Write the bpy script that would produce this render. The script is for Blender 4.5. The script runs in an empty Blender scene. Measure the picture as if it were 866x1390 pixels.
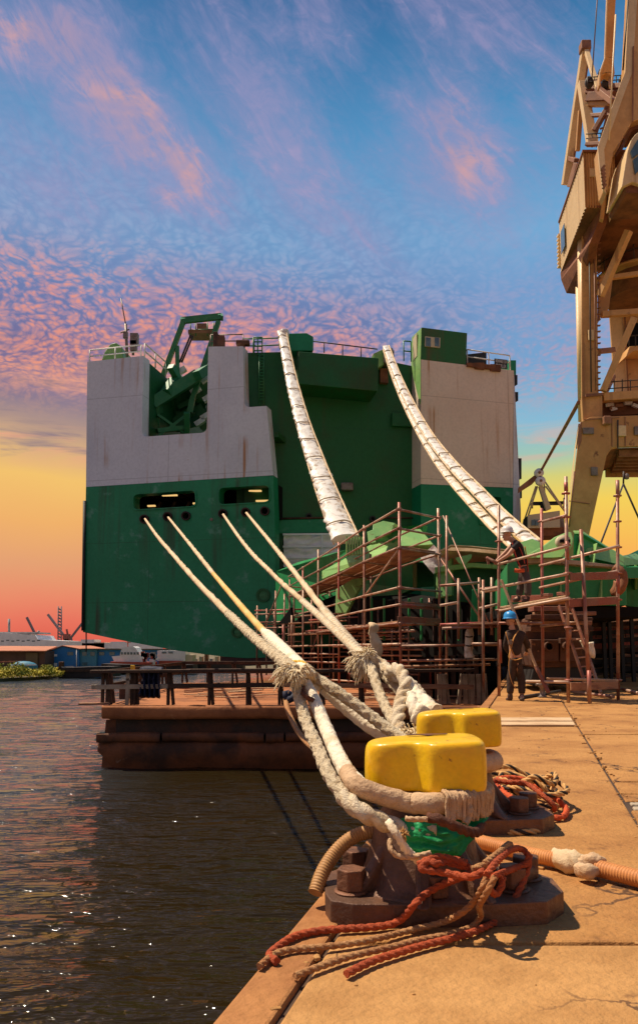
import bpy, bmesh, math, random
from mathutils import Vector, Matrix, noise
from mathutils.geometry import tessellate_polygon
random.seed(7)
R = math.radians
SC = bpy.context.scene
COL = SC.collection
# ------------------------------------------------------------------ camera model (used to survey the place from the photograph)
F, PX, PY, TH = 1050.0, 433.0, 775.0, math.atan(0.1)
CAM = Vector((0, 0, 1.02))
cT, sT = math.cos(TH), math.sin(TH)
def ray(px, py):
    x, y = (px-PX)/F, -(py-PY)/F
    return Vector((x, cT - y*sT, sT + y*cT))
def at(px, py, Y):
    d = ray(px, py); return CAM + d*(Y/d.y)
def gnd(px, py, z=0.0):
    d = ray(px, py); return CAM + d*((z-CAM.z)/d.z)
def onplane(px, py, p0, n):
    d = ray(px, py); return CAM + d*((p0-CAM).dot(n)/d.dot(n))
V = Vector
# ------------------------------------------------------------------ object helpers
ORG = {}
def tag(o, label=None, cat=None, group=None, kind=None):
    if label: o['label'] = label
    if cat: o['category'] = cat
    if group: o['group'] = group
    if kind: o['kind'] = kind
    return o
def thing(name, label, cat, loc=(0,0,0), group=None):
    o = bpy.data.objects.new(name, None); COL.objects.link(o)
    o.empty_display_size = .2
    o.location = loc; ORG[o.name] = V(loc)
    return tag(o, label, cat, group)
class MB:
    def __init__(s): s.v = []; s.f = []; s.sm = []
    def add(s, vs, fs, smooth=False):
        b = len(s.v); s.v += [V(p) for p in vs]
        for f in fs: s.f.append(tuple(i+b for i in f)); s.sm.append(smooth)
        return s
    def hexa(s, p):   # 8 points: bottom 4 ccw, top 4 ccw
        return s.add(p, [(3,2,1,0),(4,5,6,7),(0,1,5,4),(1,2,6,5),(2,3,7,6),(3,0,4,7)])
    def box(s, c, size, ax=None):
        c = V(c); hx, hy, hz = [q/2 for q in size]
        X, Y, Z = ax if ax else (V((1,0,0)), V((0,1,0)), V((0,0,1)))
        P = [c + X*(a*hx) + Y*(b*hy) + Z*(d*hz) for d in (-1,1) for a,b in ((-1,-1),(1,-1),(1,1),(-1,1))]
        return s.hexa(P)
    def beam(s, a, b, w, h=None, up=(0,0,1)):
        a, b = V(a), V(b); h = h or w
        d = (b-a); L = d.length; d.normalize(); up = V(up)
        if abs(d.dot(up)) > .99: up = V((0,1,0))
        sd = d.cross(up).normalized(); u2 = sd.cross(d).normalized()
        return s.box((a+b)/2, (L, w, h), (d, sd, u2))
    def tube(s, a, b, r, seg=8, r2=None, cap=True):
        a, b = V(a), V(b); r2 = r if r2 is None else r2
        d = (b-a).normalized(); up = V((0,0,1)) if abs(d.z) < .95 else V((1,0,0))
        x = d.cross(up).normalized(); y = d.cross(x)
        vs = []
        for p, q in ((a, r), (b, r2)):
            for i in range(seg):
                t = 2*math.pi*i/seg; vs.append(p + x*(q*math.cos(t)) + y*(q*math.sin(t)))
        s.add(vs, [(i, (i+1)%seg, seg+(i+1)%seg, seg+i) for i in range(seg)], True)
        if cap: s.add(vs, [tuple(range(seg-1,-1,-1)), tuple(range(seg, 2*seg))])
        return s
    def prism(s, pts, ext, holes=()):
        ext = V(ext); loops = [[V(p) for p in pts]] + [[V(p) for p in h] for h in holes]
        tri = tessellate_polygon(loops); flat = [p for l in loops for p in l]; n = len(flat)
        vs = flat + [p+ext for p in flat]
        fs = []
        for t in tri:
            fs.append(tuple(t)); fs.append(tuple(i+n for i in reversed(t)))
        b = 0
        for l in loops:
            m = len(l)
            for i in range(m):
                j = (i+1) % m; fs.append((b+i, b+j, b+j+n, b+i+n))
            b += m
        return s.add(vs, fs)
    def lathe(s, prof, c=(0,0,0), seg=24, sx=1, sy=1):
        c = V(c); vs = []
        for r, z in prof:
            for i in range(seg):
                t = 2*math.pi*i/seg; vs.append(c + V((r*math.cos(t)*sx, r*math.sin(t)*sy, z)))
        fs = []
        for k in range(len(prof)-1):
            for i in range(seg):
                j = (i+1)%seg; fs.append((k*seg+i, k*seg+j, (k+1)*seg+j, (k+1)*seg+i))
        s.add(vs, fs, True)
        m = (len(prof)-1)*seg
        s.add(vs, [tuple(range(seg-1,-1,-1)), tuple(range(m, m+seg))])
        return s
    def sphere(s, c, r, seg=12, rings=8, sc=(1,1,1)):
        prof = []
        c = V(c); vs = [c + V((0,0,-r*sc[2]))]
        for k in range(1, rings):
            p = -math.pi/2 + math.pi*k/rings
            for i in range(seg):
                t = 2*math.pi*i/seg
                vs.append(c + V((r*sc[0]*math.cos(p)*math.cos(t), r*sc[1]*math.cos(p)*math.sin(t), r*sc[2]*math.sin(p))))
        vs.append(c + V((0,0,r*sc[2]))); fs = []
        for i in range(seg):
            j = (i+1)%seg; fs.append((0, 1+j, 1+i)); e = len(vs)-1
            fs.append((e, e-seg+i, e-seg+j))
            for k in range(rings-2):
                a = 1+k*seg; fs.append((a+i, a+j, a+seg+j, a+seg+i))
        return s.add(vs, fs, True)
    def rope(s, pts, r, kind='twist', seg=14, step=None, lobes=3, pitch=None, sub=True, flat=(1,1), seed=0, cap=True, up=None, helix=None):
        """sweep a rope section through pts (smoothed); r is one radius or one per point"""
        pts = [V(p) for p in pts]; rad = r if isinstance(r, (list, tuple)) else [r]*len(pts)
        rm = sum(rad)/len(rad); step = step or rm*.45
        P, Q = [], []
        n = len(pts)
        for i in range(n-1):
            p0, p1, p2, p3 = pts[max(i-1,0)], pts[i], pts[i+1], pts[min(i+2,n-1)]
            m = max(2, int((p2-p1).length/step))
            for k in range(m):
                t = k/m; t2, t3 = t*t, t*t*t
                P.append(.5*((2*p1) + (p2-p0)*t + (2*p0-5*p1+4*p2-p3)*t2 + (3*p1-p0-3*p2+p3)*t3))
                Q.append(rad[i]*(1-t) + rad[i+1]*t)
        P.append(pts[-1]); Q.append(rad[-1])
        pitch = pitch or rm*7
        d = (P[1]-P[0]).normalized(); u0 = V(up) if up else (V((0,0,1)) if abs(d.z) < .9 else V((1,0,0)))
        x = (u0 - d*u0.dot(d)).normalized(); L = 0; vs = []
        for i, p in enumerate(P):
            dn = (P[min(i+1, len(P)-1)] - P[max(i-1,0)]).normalized()
            if dn.length < .5: dn = d
            x = (x - dn*x.dot(dn)).normalized(); y = dn.cross(x); d = dn
            if i: L += (p-P[i-1]).length
            ph = 2*math.pi*L/pitch
            if helix: p = p + (x*math.cos(ph+helix[1]) + y*math.sin(ph+helix[1]))*helix[0]
            for j in range(seg):
                a = 2*math.pi*j/seg; q = Q[i]
                if kind == 'twist':
                    q *= .66 + .40*abs(math.cos((lobes*(a-ph))/2.0))**.8
                elif kind == 'braid':
                    q *= .78 + .28*max(abs(math.cos(2*a+ph/2)), abs(math.cos(2*a-ph/2)))**3
                elif kind == 'fuzz':
                    q *= .76 + .30*max(abs(math.cos(2*a+ph/2)), abs(math.cos(2*a-ph/2)))**4 + .20*noise.noise(p/(rm*.45) + V((math.cos(a), math.sin(a), seed))*1.8)
                elif kind == 'wrap':
                    w = noise.noise(V((L/(rm*.55), a*.6, seed))); q *= .95 + .07*w + .04*math.sin(L/(rm*.32) + 1.5*math.sin(a+seed)) * (.5+noise.noise(V((L/rm/3, a, seed+3))))
                elif kind == 'crinkle':
                    q *= .90 + .26*noise.noise(p*(1.0/rm)*.9 + V((math.cos(a), math.sin(a), seed))*1.1) + .2*noise.noise(p*(2.6/rm) + V((math.cos(a), math.sin(a), seed))*2)
                elif kind == 'rib':
                    q *= .94 + .06*math.cos(ph)
                vs.append(p + x*(q*flat[0]*math.cos(a)) + y*(q*flat[1]*math.sin(a)))
        m = len(P); fs = []
        for i in range(m-1):
            for j in range(seg):
                k = (j+1)%seg; fs.append((i*seg+j, i*seg+k, (i+1)*seg+k, (i+1)*seg+j))
        s.add(vs, fs, True)
        if cap: s.add([vs[j] for j in range(seg)] + [vs[(m-1)*seg+j] for j in range(seg)], [tuple(range(seg-1,-1,-1)), tuple(range(seg,2*seg))])
        return s
    def fibres(s, c, n, length, th=.003, axis=None, spread=1.0, droop=.4):
        c = V(c)
        for i in range(n):
            d = V((random.gauss(0,1), random.gauss(0,1), random.gauss(0,1))).normalized()
            if axis: d = (d*spread + V(axis)).normalized()
            l = length*random.uniform(.5,1.1); o = c + d*length*.15
            mid = o + d*l*.5; end = o + d*l + V((0,0,-droop*l*random.random()))
            sd = d.cross(V((random.random(), random.random(), 1))).normalized()*th
            s2 = d.cross(sd).normalized()*th
            vs = [o-sd, o+sd*.5+s2, o+sd*.5-s2, mid-sd, mid+sd*.5+s2, mid+sd*.5-s2, end]
            s.add(vs, [(0,1,4,3),(1,2,5,4),(2,0,3,5),(3,4,6),(4,5,6),(5,3,6)], True)
        return s
    def tuft(s, c, n, length, r, axis, spread=.6, droop=.5, seed=0):
        rg = random.Random(seed); c = V(c); ax = V(axis).normalized()
        for i in range(n):
            d = (V((rg.gauss(0,1), rg.gauss(0,1), rg.gauss(0,1))).normalized()*spread + ax).normalized(); l = length*rg.uniform(.55,1.1)
            o = c + V((rg.gauss(0,1), rg.gauss(0,1), rg.gauss(0,1)))*length*.12; side = V((rg.gauss(0,1), rg.gauss(0,1), rg.gauss(0,1)))*l*.12
            P = [o, o+d*l*.4+side*.5, o+d*l*.75+side-V((0,0,droop*l*.15)), o+d*l*.95+side*1.5-V((0,0,droop*l*.5))]
            s.rope(P, [r, r, r*.85, r*.5], 'twist', seg=5, step=l*.12)
        return s
    def build(s, name, mat, parent=None, bevel=0, subsurf=0, seg=2, loc=None):
        me = bpy.data.meshes.new(name)
        root = parent
        while root is not None and root.parent is not None: root = root.parent
        org = ORG.get(root.name, V((0,0,0))) if root is not None else V((0,0,0))
        if root is None and loc is not None: org = V(loc)
        me.from_pydata([tuple(p-org) for p in s.v], [], s.f)
        me.polygons.foreach_set('use_smooth', s.sm)
        bm = bmesh.new(); bm.from_mesh(me)
        bmesh.ops.remove_doubles(bm, verts=bm.verts, dist=1e-5)
        bmesh.ops.recalc_face_normals(bm, faces=bm.faces)
        bm.to_mesh(me); bm.free()
        me.update()
        o = bpy.data.objects.new(name, me); COL.objects.link(o)
        if mat: me.materials.append(mat)
        if parent is not None: o.parent = parent
        elif loc is not None: o.location = org; ORG[o.name] = org
        else: ORG[o.name] = V((0,0,0))
        if bevel:
            m = o.modifiers.new('bevel', 'BEVEL'); m.width = bevel; m.segments = seg; m.limit_method = 'ANGLE'; m.angle_limit = R(40)
        if subsurf:
            m = o.modifiers.new('sub', 'SUBSURF'); m.levels = m.render_levels = subsurf
        return o
def struct(o): o['kind'] = 'structure'; return o
def rep(o, label, cat, group=None): return tag(o, label, cat, group)
def copy_tree(o, parent=None):
    c = o.copy(); COL.objects.link(c)
    if parent is not None: c.parent = parent
    for ch in list(o.children): copy_tree(ch, c)
    return c
# ------------------------------------------------------------------ materials
class NT:
    def __init__(s, tree): s.t = tree; tree.nodes.clear()
    def n(s, typ, ins=None, **kw):
        nd = s.t.nodes.new(typ)
        for k, v in kw.items(): setattr(nd, k, v)
        for k, v in (ins or {}).items(): s.put(nd.inputs[k], v)
        return nd
    def put(s, sock, v):
        if isinstance(v, bpy.types.NodeSocket): s.t.links.new(v, sock)
        else:
            if sock.type == 'RGBA' and len(v) == 3: v = (*v, 1)
            sock.default_value = v
    def m(s, op, a, b=0.0, c=0.0, clamp=False):
        nd = s.t.nodes.new('ShaderNodeMath'); nd.operation = op; nd.use_clamp = clamp
        s.put(nd.inputs[0], a); s.put(nd.inputs[1], b); s.put(nd.inputs[2], c); return nd.outputs[0]
    def vm(s, op, a, b=(0,0,0), scale=None):
        nd = s.t.nodes.new('ShaderNodeVectorMath'); nd.operation = op
        s.put(nd.inputs[0], a)
        if scale is not None: s.put(nd.inputs['Scale'], scale)
        else: s.put(nd.inputs[1], b)
        return nd.outputs[0]
    def mix(s, f, a, b, mode='MIX'):
        nd = s.t.nodes.new('ShaderNodeMix'); nd.data_type = 'RGBA'; nd.blend_type = mode; nd.clamp_factor = True
        s.put(nd.inputs[0], f); s.put(nd.inputs[6], a); s.put(nd.inputs[7], b); return nd.outputs[2]
    def smooth(s, v, lo, hi):
        nd = s.t.nodes.new('ShaderNodeMapRange'); nd.interpolation_type = 'SMOOTHSTEP'
        s.put(nd.inputs[0], v); s.put(nd.inputs[1], lo); s.put(nd.inputs[2], hi); return nd.outputs[0]
    def ramp(s, v, stops, interp='LINEAR'):
        nd = s.t.nodes.new('ShaderNodeValToRGB'); cr = nd.color_ramp; cr.interpolation = interp
        while len(cr.elements) < len(stops): cr.elements.new(.5)
        for e, (p, c) in zip(cr.elements, stops): e.position = p; e.color = (*c, 1)
        s.put(nd.inputs[0], v); return nd.outputs[0]
    def noise(s, vec, scale, detail=4, rough=.55, dist=0.0):
        nd = s.n('ShaderNodeTexNoise', {'Vector': vec, 'Scale': scale, 'Detail': detail, 'Roughness': rough, 'Distortion': dist}); return nd.outputs[0]
def mat(name, col, rough=.6, metal=0.0, col2=None, vs=3.0, lo=.4, hi=.65, streak=None, spot=None, bump=0.0, bs=30.0, seam=None, crack=None, spec=.4, wear=None, coat=0.0, grain=None):
    """procedural paint / rust / stone: colour mottling, vertical run marks, spots, plate seams, bump"""
    m = bpy.data.materials.new(name); m.use_nodes = True; T = NT(m.node_tree)
    out = T.n('ShaderNodeOutputMaterial'); bs_ = T.n('ShaderNodeBsdfPrincipled')
    T.t.links.new(bs_.outputs[0], out.inputs[0])
    co = T.n('ShaderNodeTexCoord').outputs['Object']
    if grain: co2 = T.n('ShaderNodeMapping', {'Vector': co, 'Scale': grain}).outputs[0]
    else: co2 = co
    c = (*col, 1)
    if col2 is not None:
        f = T.smooth(T.noise(co2, vs, 6, .62), lo, hi); c = T.mix(f, c, col2)
    fine = T.noise(co2, vs*9+3, 3, .6)
    c = T.mix(T.m('MULTIPLY', T.smooth(fine, .35, .75), .28), c, tuple(q*.6 for q in col))
    if streak:
        sc_, amt, sl, sh, sz = streak       # colour, amount, thresholds, frequency
        mp = T.n('ShaderNodeMapping', {'Vector': co, 'Scale': (sz, sz, sz*.035)}).outputs[0]
        f = T.smooth(T.noise(mp, 1.0, 3, .6), sl, sh)
        g = T.smooth(T.noise(co, sz*.12, 2, .5), .4, .6)
        c = T.mix(T.m('MULTIPLY', T.m('MULTIPLY', f, g), amt), c, sc_)
    if spot:
        pc, ps, pl, ph = spot
        f = T.smooth(T.noise(co2, ps, 5, .65), pl, ph); c = T.mix(f, c, pc)
    if crack:
        cs, cw, cc_ = crack
        wv = T.vm('ADD', co2, T.vm('SCALE', T.n('ShaderNodeTexNoise', {'Vector': co2, 'Scale': 5.0, 'Detail': 5}).outputs[1], scale=.35))
        ve = T.n('ShaderNodeTexVoronoi', {'Vector': wv, 'Scale': cs}, feature='DISTANCE_TO_EDGE').outputs['Distance']
        gate = T.smooth(T.noise(co2, cs*1.3, 2), .50, .60)
        c = T.mix(T.m('MULTIPLY', T.smooth(ve, cw, cw*.3), gate), c, cc_)
    if seam:
        rz, w, h, scol, amt = seam
        mp = T.n('ShaderNodeMapping', {'Vector': co, 'Rotation': (0,0,rz)}).outputs[0]
        sx = T.n('ShaderNodeSeparateXYZ', {0: mp}).outputs
        fz = T.m('ABSOLUTE', T.m('SUBTRACT', T.m('FRACT', T.m('DIVIDE', sx[2], h)), .5))
        fx = T.m('ABSOLUTE', T.m('SUBTRACT', T.m('FRACT', T.m('DIVIDE', sx[0], w)), .5))
        f = T.m('MAXIMUM', T.m('LESS_THAN', fz, .018/h*1.6), T.m('LESS_THAN', fx, .018/w*1.6))
        c = T.mix(T.m('MULTIPLY', f, amt), c, scol)
    T.put(bs_.inputs['Base Color'], c)
    rr = T.m('MULTIPLY_ADD', fine, .3, rough-.15, True)
    T.put(bs_.inputs['Roughness'], rr); bs_.inputs['Metallic'].default_value = metal
    bs_.inputs['Specular IOR Level'].default_value = spec
    bs_.inputs['Coat Weight'].default_value = coat; bs_.inputs['Coat Roughness'].default_value = .12
    if bump:
        b = T.n('ShaderNodeBump', {'Height': T.noise(co2, bs, 5, .6), 'Strength': min(1, bump), 'Distance': .02})
        T.put(bs_.inputs['Normal'], b.outputs[0])
    return m
def emis(name, col, st):
    m = bpy.data.materials.new(name); m.use_nodes = True; T = NT(m.node_tree)
    e = T.n('ShaderNodeEmission', {'Color': col, 'Strength': st}); o = T.n('ShaderNodeOutputMaterial'); T.t.links.new(e.outputs[0], o.inputs[0]); return m
def sr(r, g, b):   # 0-255 display colour to linear
    f = lambda c: c/12.92 if c <= .04045 else ((c+.055)/1.055)**2.4
    return tuple(f(q/255) for q in (r, g, b))
RUST = (.16,.045,.014)
m = {}
m['white_hull_shade'] = mat('white_hull_paint_shade', (.66,.67,.71), .5, col2=(.59,.60,.65), vs=.25, streak=((.42,.20,.08), 1.0, .53, .71, 2.1), seam=(R(-13.7), 7.2, 6.3, (.3,.29,.31), .45), spot=((.33,.16,.06), .9, .73, .8))  # white plating out of the sun, its cool shade put into the colour
m['white_hull_lit'] = mat('white_hull_paint_lit', (.78,.62,.49), .5, col2=(.74,.57,.44), vs=.25, streak=((.46,.22,.08), .9, .57, .74, 2.2), seam=(R(15.5), 9, 6.3, (.36,.25,.18), .45), spot=((.3,.14,.05), .9, .74, .8))  # the same white plating, warm light put into a creamier colour
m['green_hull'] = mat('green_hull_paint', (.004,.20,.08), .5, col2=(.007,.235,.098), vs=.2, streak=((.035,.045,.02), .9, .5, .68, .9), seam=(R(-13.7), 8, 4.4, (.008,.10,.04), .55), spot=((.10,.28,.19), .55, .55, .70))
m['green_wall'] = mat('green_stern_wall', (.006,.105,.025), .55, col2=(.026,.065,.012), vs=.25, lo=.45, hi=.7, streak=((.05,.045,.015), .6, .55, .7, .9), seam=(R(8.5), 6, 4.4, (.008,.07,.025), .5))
m['green_cabin'] = mat('green_cabin_paint', (.02,.13,.025), .5, col2=(.055,.10,.02), vs=.5, streak=((.12,.06,.015), .7, .52, .68, 2.2))
m['green_gear'] = mat('green_gear_paint', (.02,.17,.06), .5, col2=(.05,.2,.07), vs=2)
m['pale_green'] = mat('pale_sunlit_green', (.27,.47,.14), .5, col2=(.19,.41,.12), vs=1.2, spot=((.16,.10,.03), 2.2, .6, .7), streak=((.15,.1,.03), .5, .55, .7, 3))  # sunlight on green plates put into a paler colour
m['ramp_green'] = mat('ramp_green_paint', (.015,.22,.065), .5, col2=(.03,.28,.09), vs=.7, spot=((.07,.06,.02), 1.4, .62, .72), streak=((.06,.06,.02), .6, .55, .7, 2))
m['dark_red_hull'] = mat('antifouling_red', (.05,.015,.01), .7, col2=(.02,.012,.01), vs=.6)
m['tuft'] = mat('cream_frayed_strands', (.84,.70,.47), .9, col2=(.7,.55,.34), vs=9)
m['dark'] = mat('dark_shade_paint', (.010,.009,.008), .9, spec=.1)  # near-black: shade of holes, interiors and undersides put into the colour
m['black_paint'] = mat('black_paint', (.018,.017,.016), .6)
m['white_paint'] = mat('white_paint', (.75,.73,.68), .5, col2=(.6,.56,.5), vs=2)
m['wrap_white'] = mat('white_plastic_wrap', (.80,.75,.68), .35, col2=(.42,.30,.2), vs=2.6, lo=.50, hi=.66, bump=1, bs=7)
m['curtain'] = mat('grey_tarpaulin', (.88,.84,.83), .6, col2=(.78,.74,.74), vs=1.0, bump=.6, bs=3)
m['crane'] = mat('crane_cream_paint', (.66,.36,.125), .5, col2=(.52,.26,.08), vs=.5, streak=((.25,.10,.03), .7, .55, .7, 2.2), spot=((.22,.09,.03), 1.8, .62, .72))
m['crane_light'] = mat('crane_pale_sunlit', (.78,.56,.30), .5, col2=(.72,.5,.25), vs=.6, streak=((.35,.17,.06), .5, .55, .7, 2.5))  # paler crane cream, with the sunlight on left faces put into it
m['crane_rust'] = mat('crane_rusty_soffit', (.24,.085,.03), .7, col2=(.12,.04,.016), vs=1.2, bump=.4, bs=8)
m['crane_brown'] = mat('crane_red_brown_beam', (.34,.16,.08), .6, col2=(.22,.09,.045), vs=1.5)
m['glass'] = mat('dark_window_glass', (.05,.09,.11), .08, col2=(.12,.18,.2), vs=.8, spec=.9)
m['pole'] = mat('scaffold_tube_rusty', (.42,.27,.19), .45, .25, col2=(.28,.10,.06), vs=1.6, lo=.42, hi=.58, spot=((.13,.06,.04), 3, .6, .7))
m['pole_red'] = mat('scaffold_tube_red', (.36,.075,.055), .45, .2, col2=(.33,.19,.13), vs=1.6)
m['ledger'] = mat('scaffold_ledger_pale', (.60,.41,.29), .5, .2, col2=(.36,.15,.09), vs=1.4, spot=((.2,.08,.05), 3, .6, .7))
m['plank'] = mat('scaffold_plank_wood', (.40,.20,.10), .75, col2=(.22,.09,.05), vs=1.0, grain=(2,2,8), bump=.5, bs=12)
m['toe'] = mat('red_toe_board', (.29,.085,.05), .7, col2=(.24,.13,.08), vs=2, bump=.4)
m['pale_wood'] = mat('pale_weathered_wood', (.62,.42,.24), .8, col2=(.45,.27,.14), vs=2, bump=.5, bs=20)
m['grey_wood'] = mat('grey_weathered_timber', (.42,.33,.23), .8, col2=(.26,.19,.13), vs=3, bump=.6, bs=20, spot=((.07,.05,.035), 5, .6, .66))
m['dark_wood'] = mat('dark_tarred_timber', (.075,.034,.016), .75, col2=(.03,.016,.009), vs=2.5, bump=.6, bs=14)
m['deck_rust'] = mat('pontoon_rusty_deck', (.42,.15,.05), .8, col2=(.22,.075,.026), vs=.9, bump=.5, bs=10, spot=((.5,.24,.1), 2.6, .62, .7))
m['pontoon'] = mat('pontoon_rusty_side', (.20,.068,.022), .75, col2=(.045,.022,.012), vs=.9, bump=.8, bs=7, streak=((.3,.085,.025), .7, .5, .66, 1.4), spot=((.26,.15,.09), 2.5, .66, .7))
m['pontoon_dark'] = mat('pontoon_dark_band', (.040,.027,.018), .75, col2=(.10,.038,.016), vs=1.4, bump=.7, bs=8)
m['concrete'] = mat('quay_concrete', (.47,.225,.066), .9, col2=(.34,.145,.038), vs=1.3, lo=.36, hi=.66, bump=.9, bs=30, spot=((.15,.062,.02), 2.6, .57, .74), crack=(.8, .012, (.10,.045,.018)))
m['concrete_pale'] = mat('quay_concrete_pale', (.50,.255,.085), .9, col2=(.37,.175,.052), vs=2.0, bump=.7, bs=36, spot=((.22,.10,.035), 3, .60, .74), crack=(1.1, .01, (.14,.065,.025)))
m['coping'] = mat('quay_coping', (.40,.17,.052), .85, col2=(.30,.115,.034), vs=2.5, bump=.7, bs=26, spot=((.52,.3,.12), 5, .66, .74))
m['quay_side'] = mat('quay_wall_dark', (.085,.045,.025), .9, col2=(.045,.026,.018), vs=1)
m['soil'] = mat('far_bank_soil', (.16,.12,.07), .9, col2=(.1,.09,.05), vs=.1)
m['yellow'] = mat('yellow_bollard_paint', (.86,.53,.006), .34, col2=(.80,.43,.004), vs=5, coat=.15, bump=.22, bs=14, spot=((.30,.11,.012), 11, .64, .70), streak=((.42,.17,.015), .8, .54, .7, 16))
m['bollard'] = mat('bollard_brown_iron', (.115,.058,.036), .5, .25, col2=(.19,.085,.045), vs=4, bump=.5, bs=26, spot=((.24,.105,.045), 6, .6, .7))
m['bolt'] = mat('rusty_bolt_iron', (.21,.088,.045), .55, .25, col2=(.11,.05,.03), vs=9, bump=.5, bs=40)
m['rope'] = mat('off_white_rope', (.82,.67,.47), .85, col2=(.64,.47,.28), vs=14, lo=.45, hi=.62, bump=.8, bs=120)
m['rope_far'] = mat('off_white_rope_far', (.72,.54,.34), .85, col2=(.56,.39,.22), vs=2, bump=.5, bs=40)
m['rope_fuzz'] = mat('frayed_cream_rope', (.82,.66,.44), .9, col2=(.58,.42,.24), vs=22, lo=.5, hi=.66, bump=.9, bs=150)
m['sleeve'] = mat('canvas_chafe_sleeve', (.86,.74,.56), .8, col2=(.64,.47,.29), vs=5, lo=.48, hi=.68, bump=.8, bs=28, spot=((.46,.31,.17), 7, .64, .74))
m['sleeve_brown'] = mat('brown_canvas_sleeve', (.62,.41,.24), .8, col2=(.46,.28,.15), vs=6, bump=.8, bs=34, spot=((.62,.46,.28), 6, .62, .72))
m['sleeve_amber'] = mat('amber_rope_sleeve', (.72,.42,.1), .6, col2=(.78,.52,.2), vs=3, bump=.4)
m['yellow_twine'] = mat('yellow_twine', (.75,.42,.04), .8, bump=.5, bs=80)
m['orange_rope'] = mat('orange_rope', (.50,.085,.022), .8, col2=(.36,.06,.018), vs=12, bump=.7, bs=140)
m['bright_orange'] = mat('bright_orange_rope', (.72,.10,.02), .7, col2=(.6,.085,.02), vs=12, bump=.6, bs=140)
m['tan_rope'] = mat('tan_rope', (.50,.25,.10), .85, col2=(.38,.15,.05), vs=10, bump=.7, bs=140)
m['brown_rope'] = mat('brown_rope', (.17,.055,.024), .85, col2=(.1,.035,.018), vs=12, bump=.7, bs=140)
m['black_rope'] = mat('black_strand', (.03,.02,.015), .8)
m['straw_rope'] = mat('straw_strand', (.62,.34,.12), .8)
m['green_sheet'] = mat('green_tarpaulin', (.005,.30,.085), .55, col2=(.01,.22,.055), vs=7, bump=.6, bs=18, spot=((.17,.09,.03), 16, .66, .72))
m['hose'] = mat('orange_corrugated_hose', (.62,.25,.07), .6, col2=(.52,.2,.06), vs=6)
m['hose_red'] = mat('reddish_hose_section', (.55,.12,.05), .6)
m['hose_tan'] = mat('tan_corrugated_hose', (.48,.25,.09), .6, col2=(.4,.2,.07), vs=6)
m['rust_machine'] = mat('rusty_steel_block', (.12,.048,.024), .75, col2=(.05,.022,.013), vs=1.8, bump=.6, bs=10, spot=((.36,.16,.07), 3, .62, .7))
m['blue_shed'] = mat('blue_cladding', (.015,.17,.44), .6, col2=(.012,.14,.37), vs=.3, streak=((.02,.10,.2), .4, .5, .7, 1.5))
m['teal_shed'] = mat('teal_cladding', (.05,.22,.33), .6, col2=(.04,.18,.28), vs=.3)
m['brick'] = mat('brown_brick_wall', (.13,.075,.055), .85, col2=(.09,.055,.045), vs=.7)
m['roof_red'] = mat('salmon_roof', (.52,.20,.11), .8, col2=(.42,.16,.09), vs=.4)
m['ship_white'] = mat('ship_white_paint', (.86,.83,.82), .5, col2=(.74,.71,.7), vs=.4)
m['ship_grey'] = mat('ship_grey_paint', (.38,.36,.36), .5, col2=(.3,.28,.28), vs=.4)
m['ship_red'] = mat('ship_red_paint', (.42,.07,.04), .6, col2=(.3,.05,.03), vs=.6)
m['ship_cream'] = mat('ship_cream_paint', (.6,.5,.33), .6)
m['barge_black'] = mat('black_barge_paint', (.018,.016,.018), .7, col2=(.04,.03,.025), vs=.8)
m['far_crane'] = mat('far_crane_red', (.25,.08,.06), .7)
m['far_grey'] = mat('far_crane_grey', (.22,.17,.18), .7)
m['leaf'] = mat('bank_grass_leaf', (.50,.43,.04), .8, col2=(.55,.42,.06), vs=.8)
m['leaf_dark'] = mat('bank_bush_leaf', (.24,.27,.035), .8, col2=(.34,.31,.05), vs=.8)
m['skin'] = mat('skin', (.52,.27,.17), .55)
m['black_cloth'] = mat('black_shirt_cloth', (.022,.018,.018), .85, bump=.4, bs=40)
m['grey_trouser'] = mat('grey_work_trousers', (.085,.06,.05), .85, bump=.4, bs=40)
m['dark_overall'] = mat('dark_brown_overall', (.038,.022,.016), .85, col2=(.06,.034,.022), vs=9, bump=.5, bs=30)
m['boot'] = mat('brown_work_boots', (.06,.03,.02), .7)
m['helmet_white'] = mat('white_helmet', (.75,.7,.64), .35)
m['helmet_blue'] = mat('blue_helmet', (.03,.27,.62), .35)
m['strap'] = mat('orange_harness_strap', (.55,.24,.05), .7)
m['strap_red'] = mat('red_harness_strap', (.55,.05,.02), .7)
m['steel'] = mat('grey_steel', (.25,.2,.17), .5, .4, col2=(.16,.11,.08), vs=3)
m['cable'] = mat('dark_cable', (.06,.045,.035), .6)
m['cable_pale'] = mat('pale_cable', (.45,.33,.2), .6)
m['lamp'] = emis('lit_lamp', (1,.62,.22), .75)
m['navy_cloth'] = mat('navy_tarpaulin', (.012,.014,.04), .7, bump=.6, bs=6)
m['plastic_yellow'] = mat('yellow_plastic', (.7,.42,.03), .5)
m['brick_red'] = mat('red_brick', (.28,.06,.035), .85, col2=(.2,.045,.03), vs=.6)
m['cream_wall'] = mat('cream_render', (.6,.45,.3), .85, col2=(.5,.36,.24), vs=.3)
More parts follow.
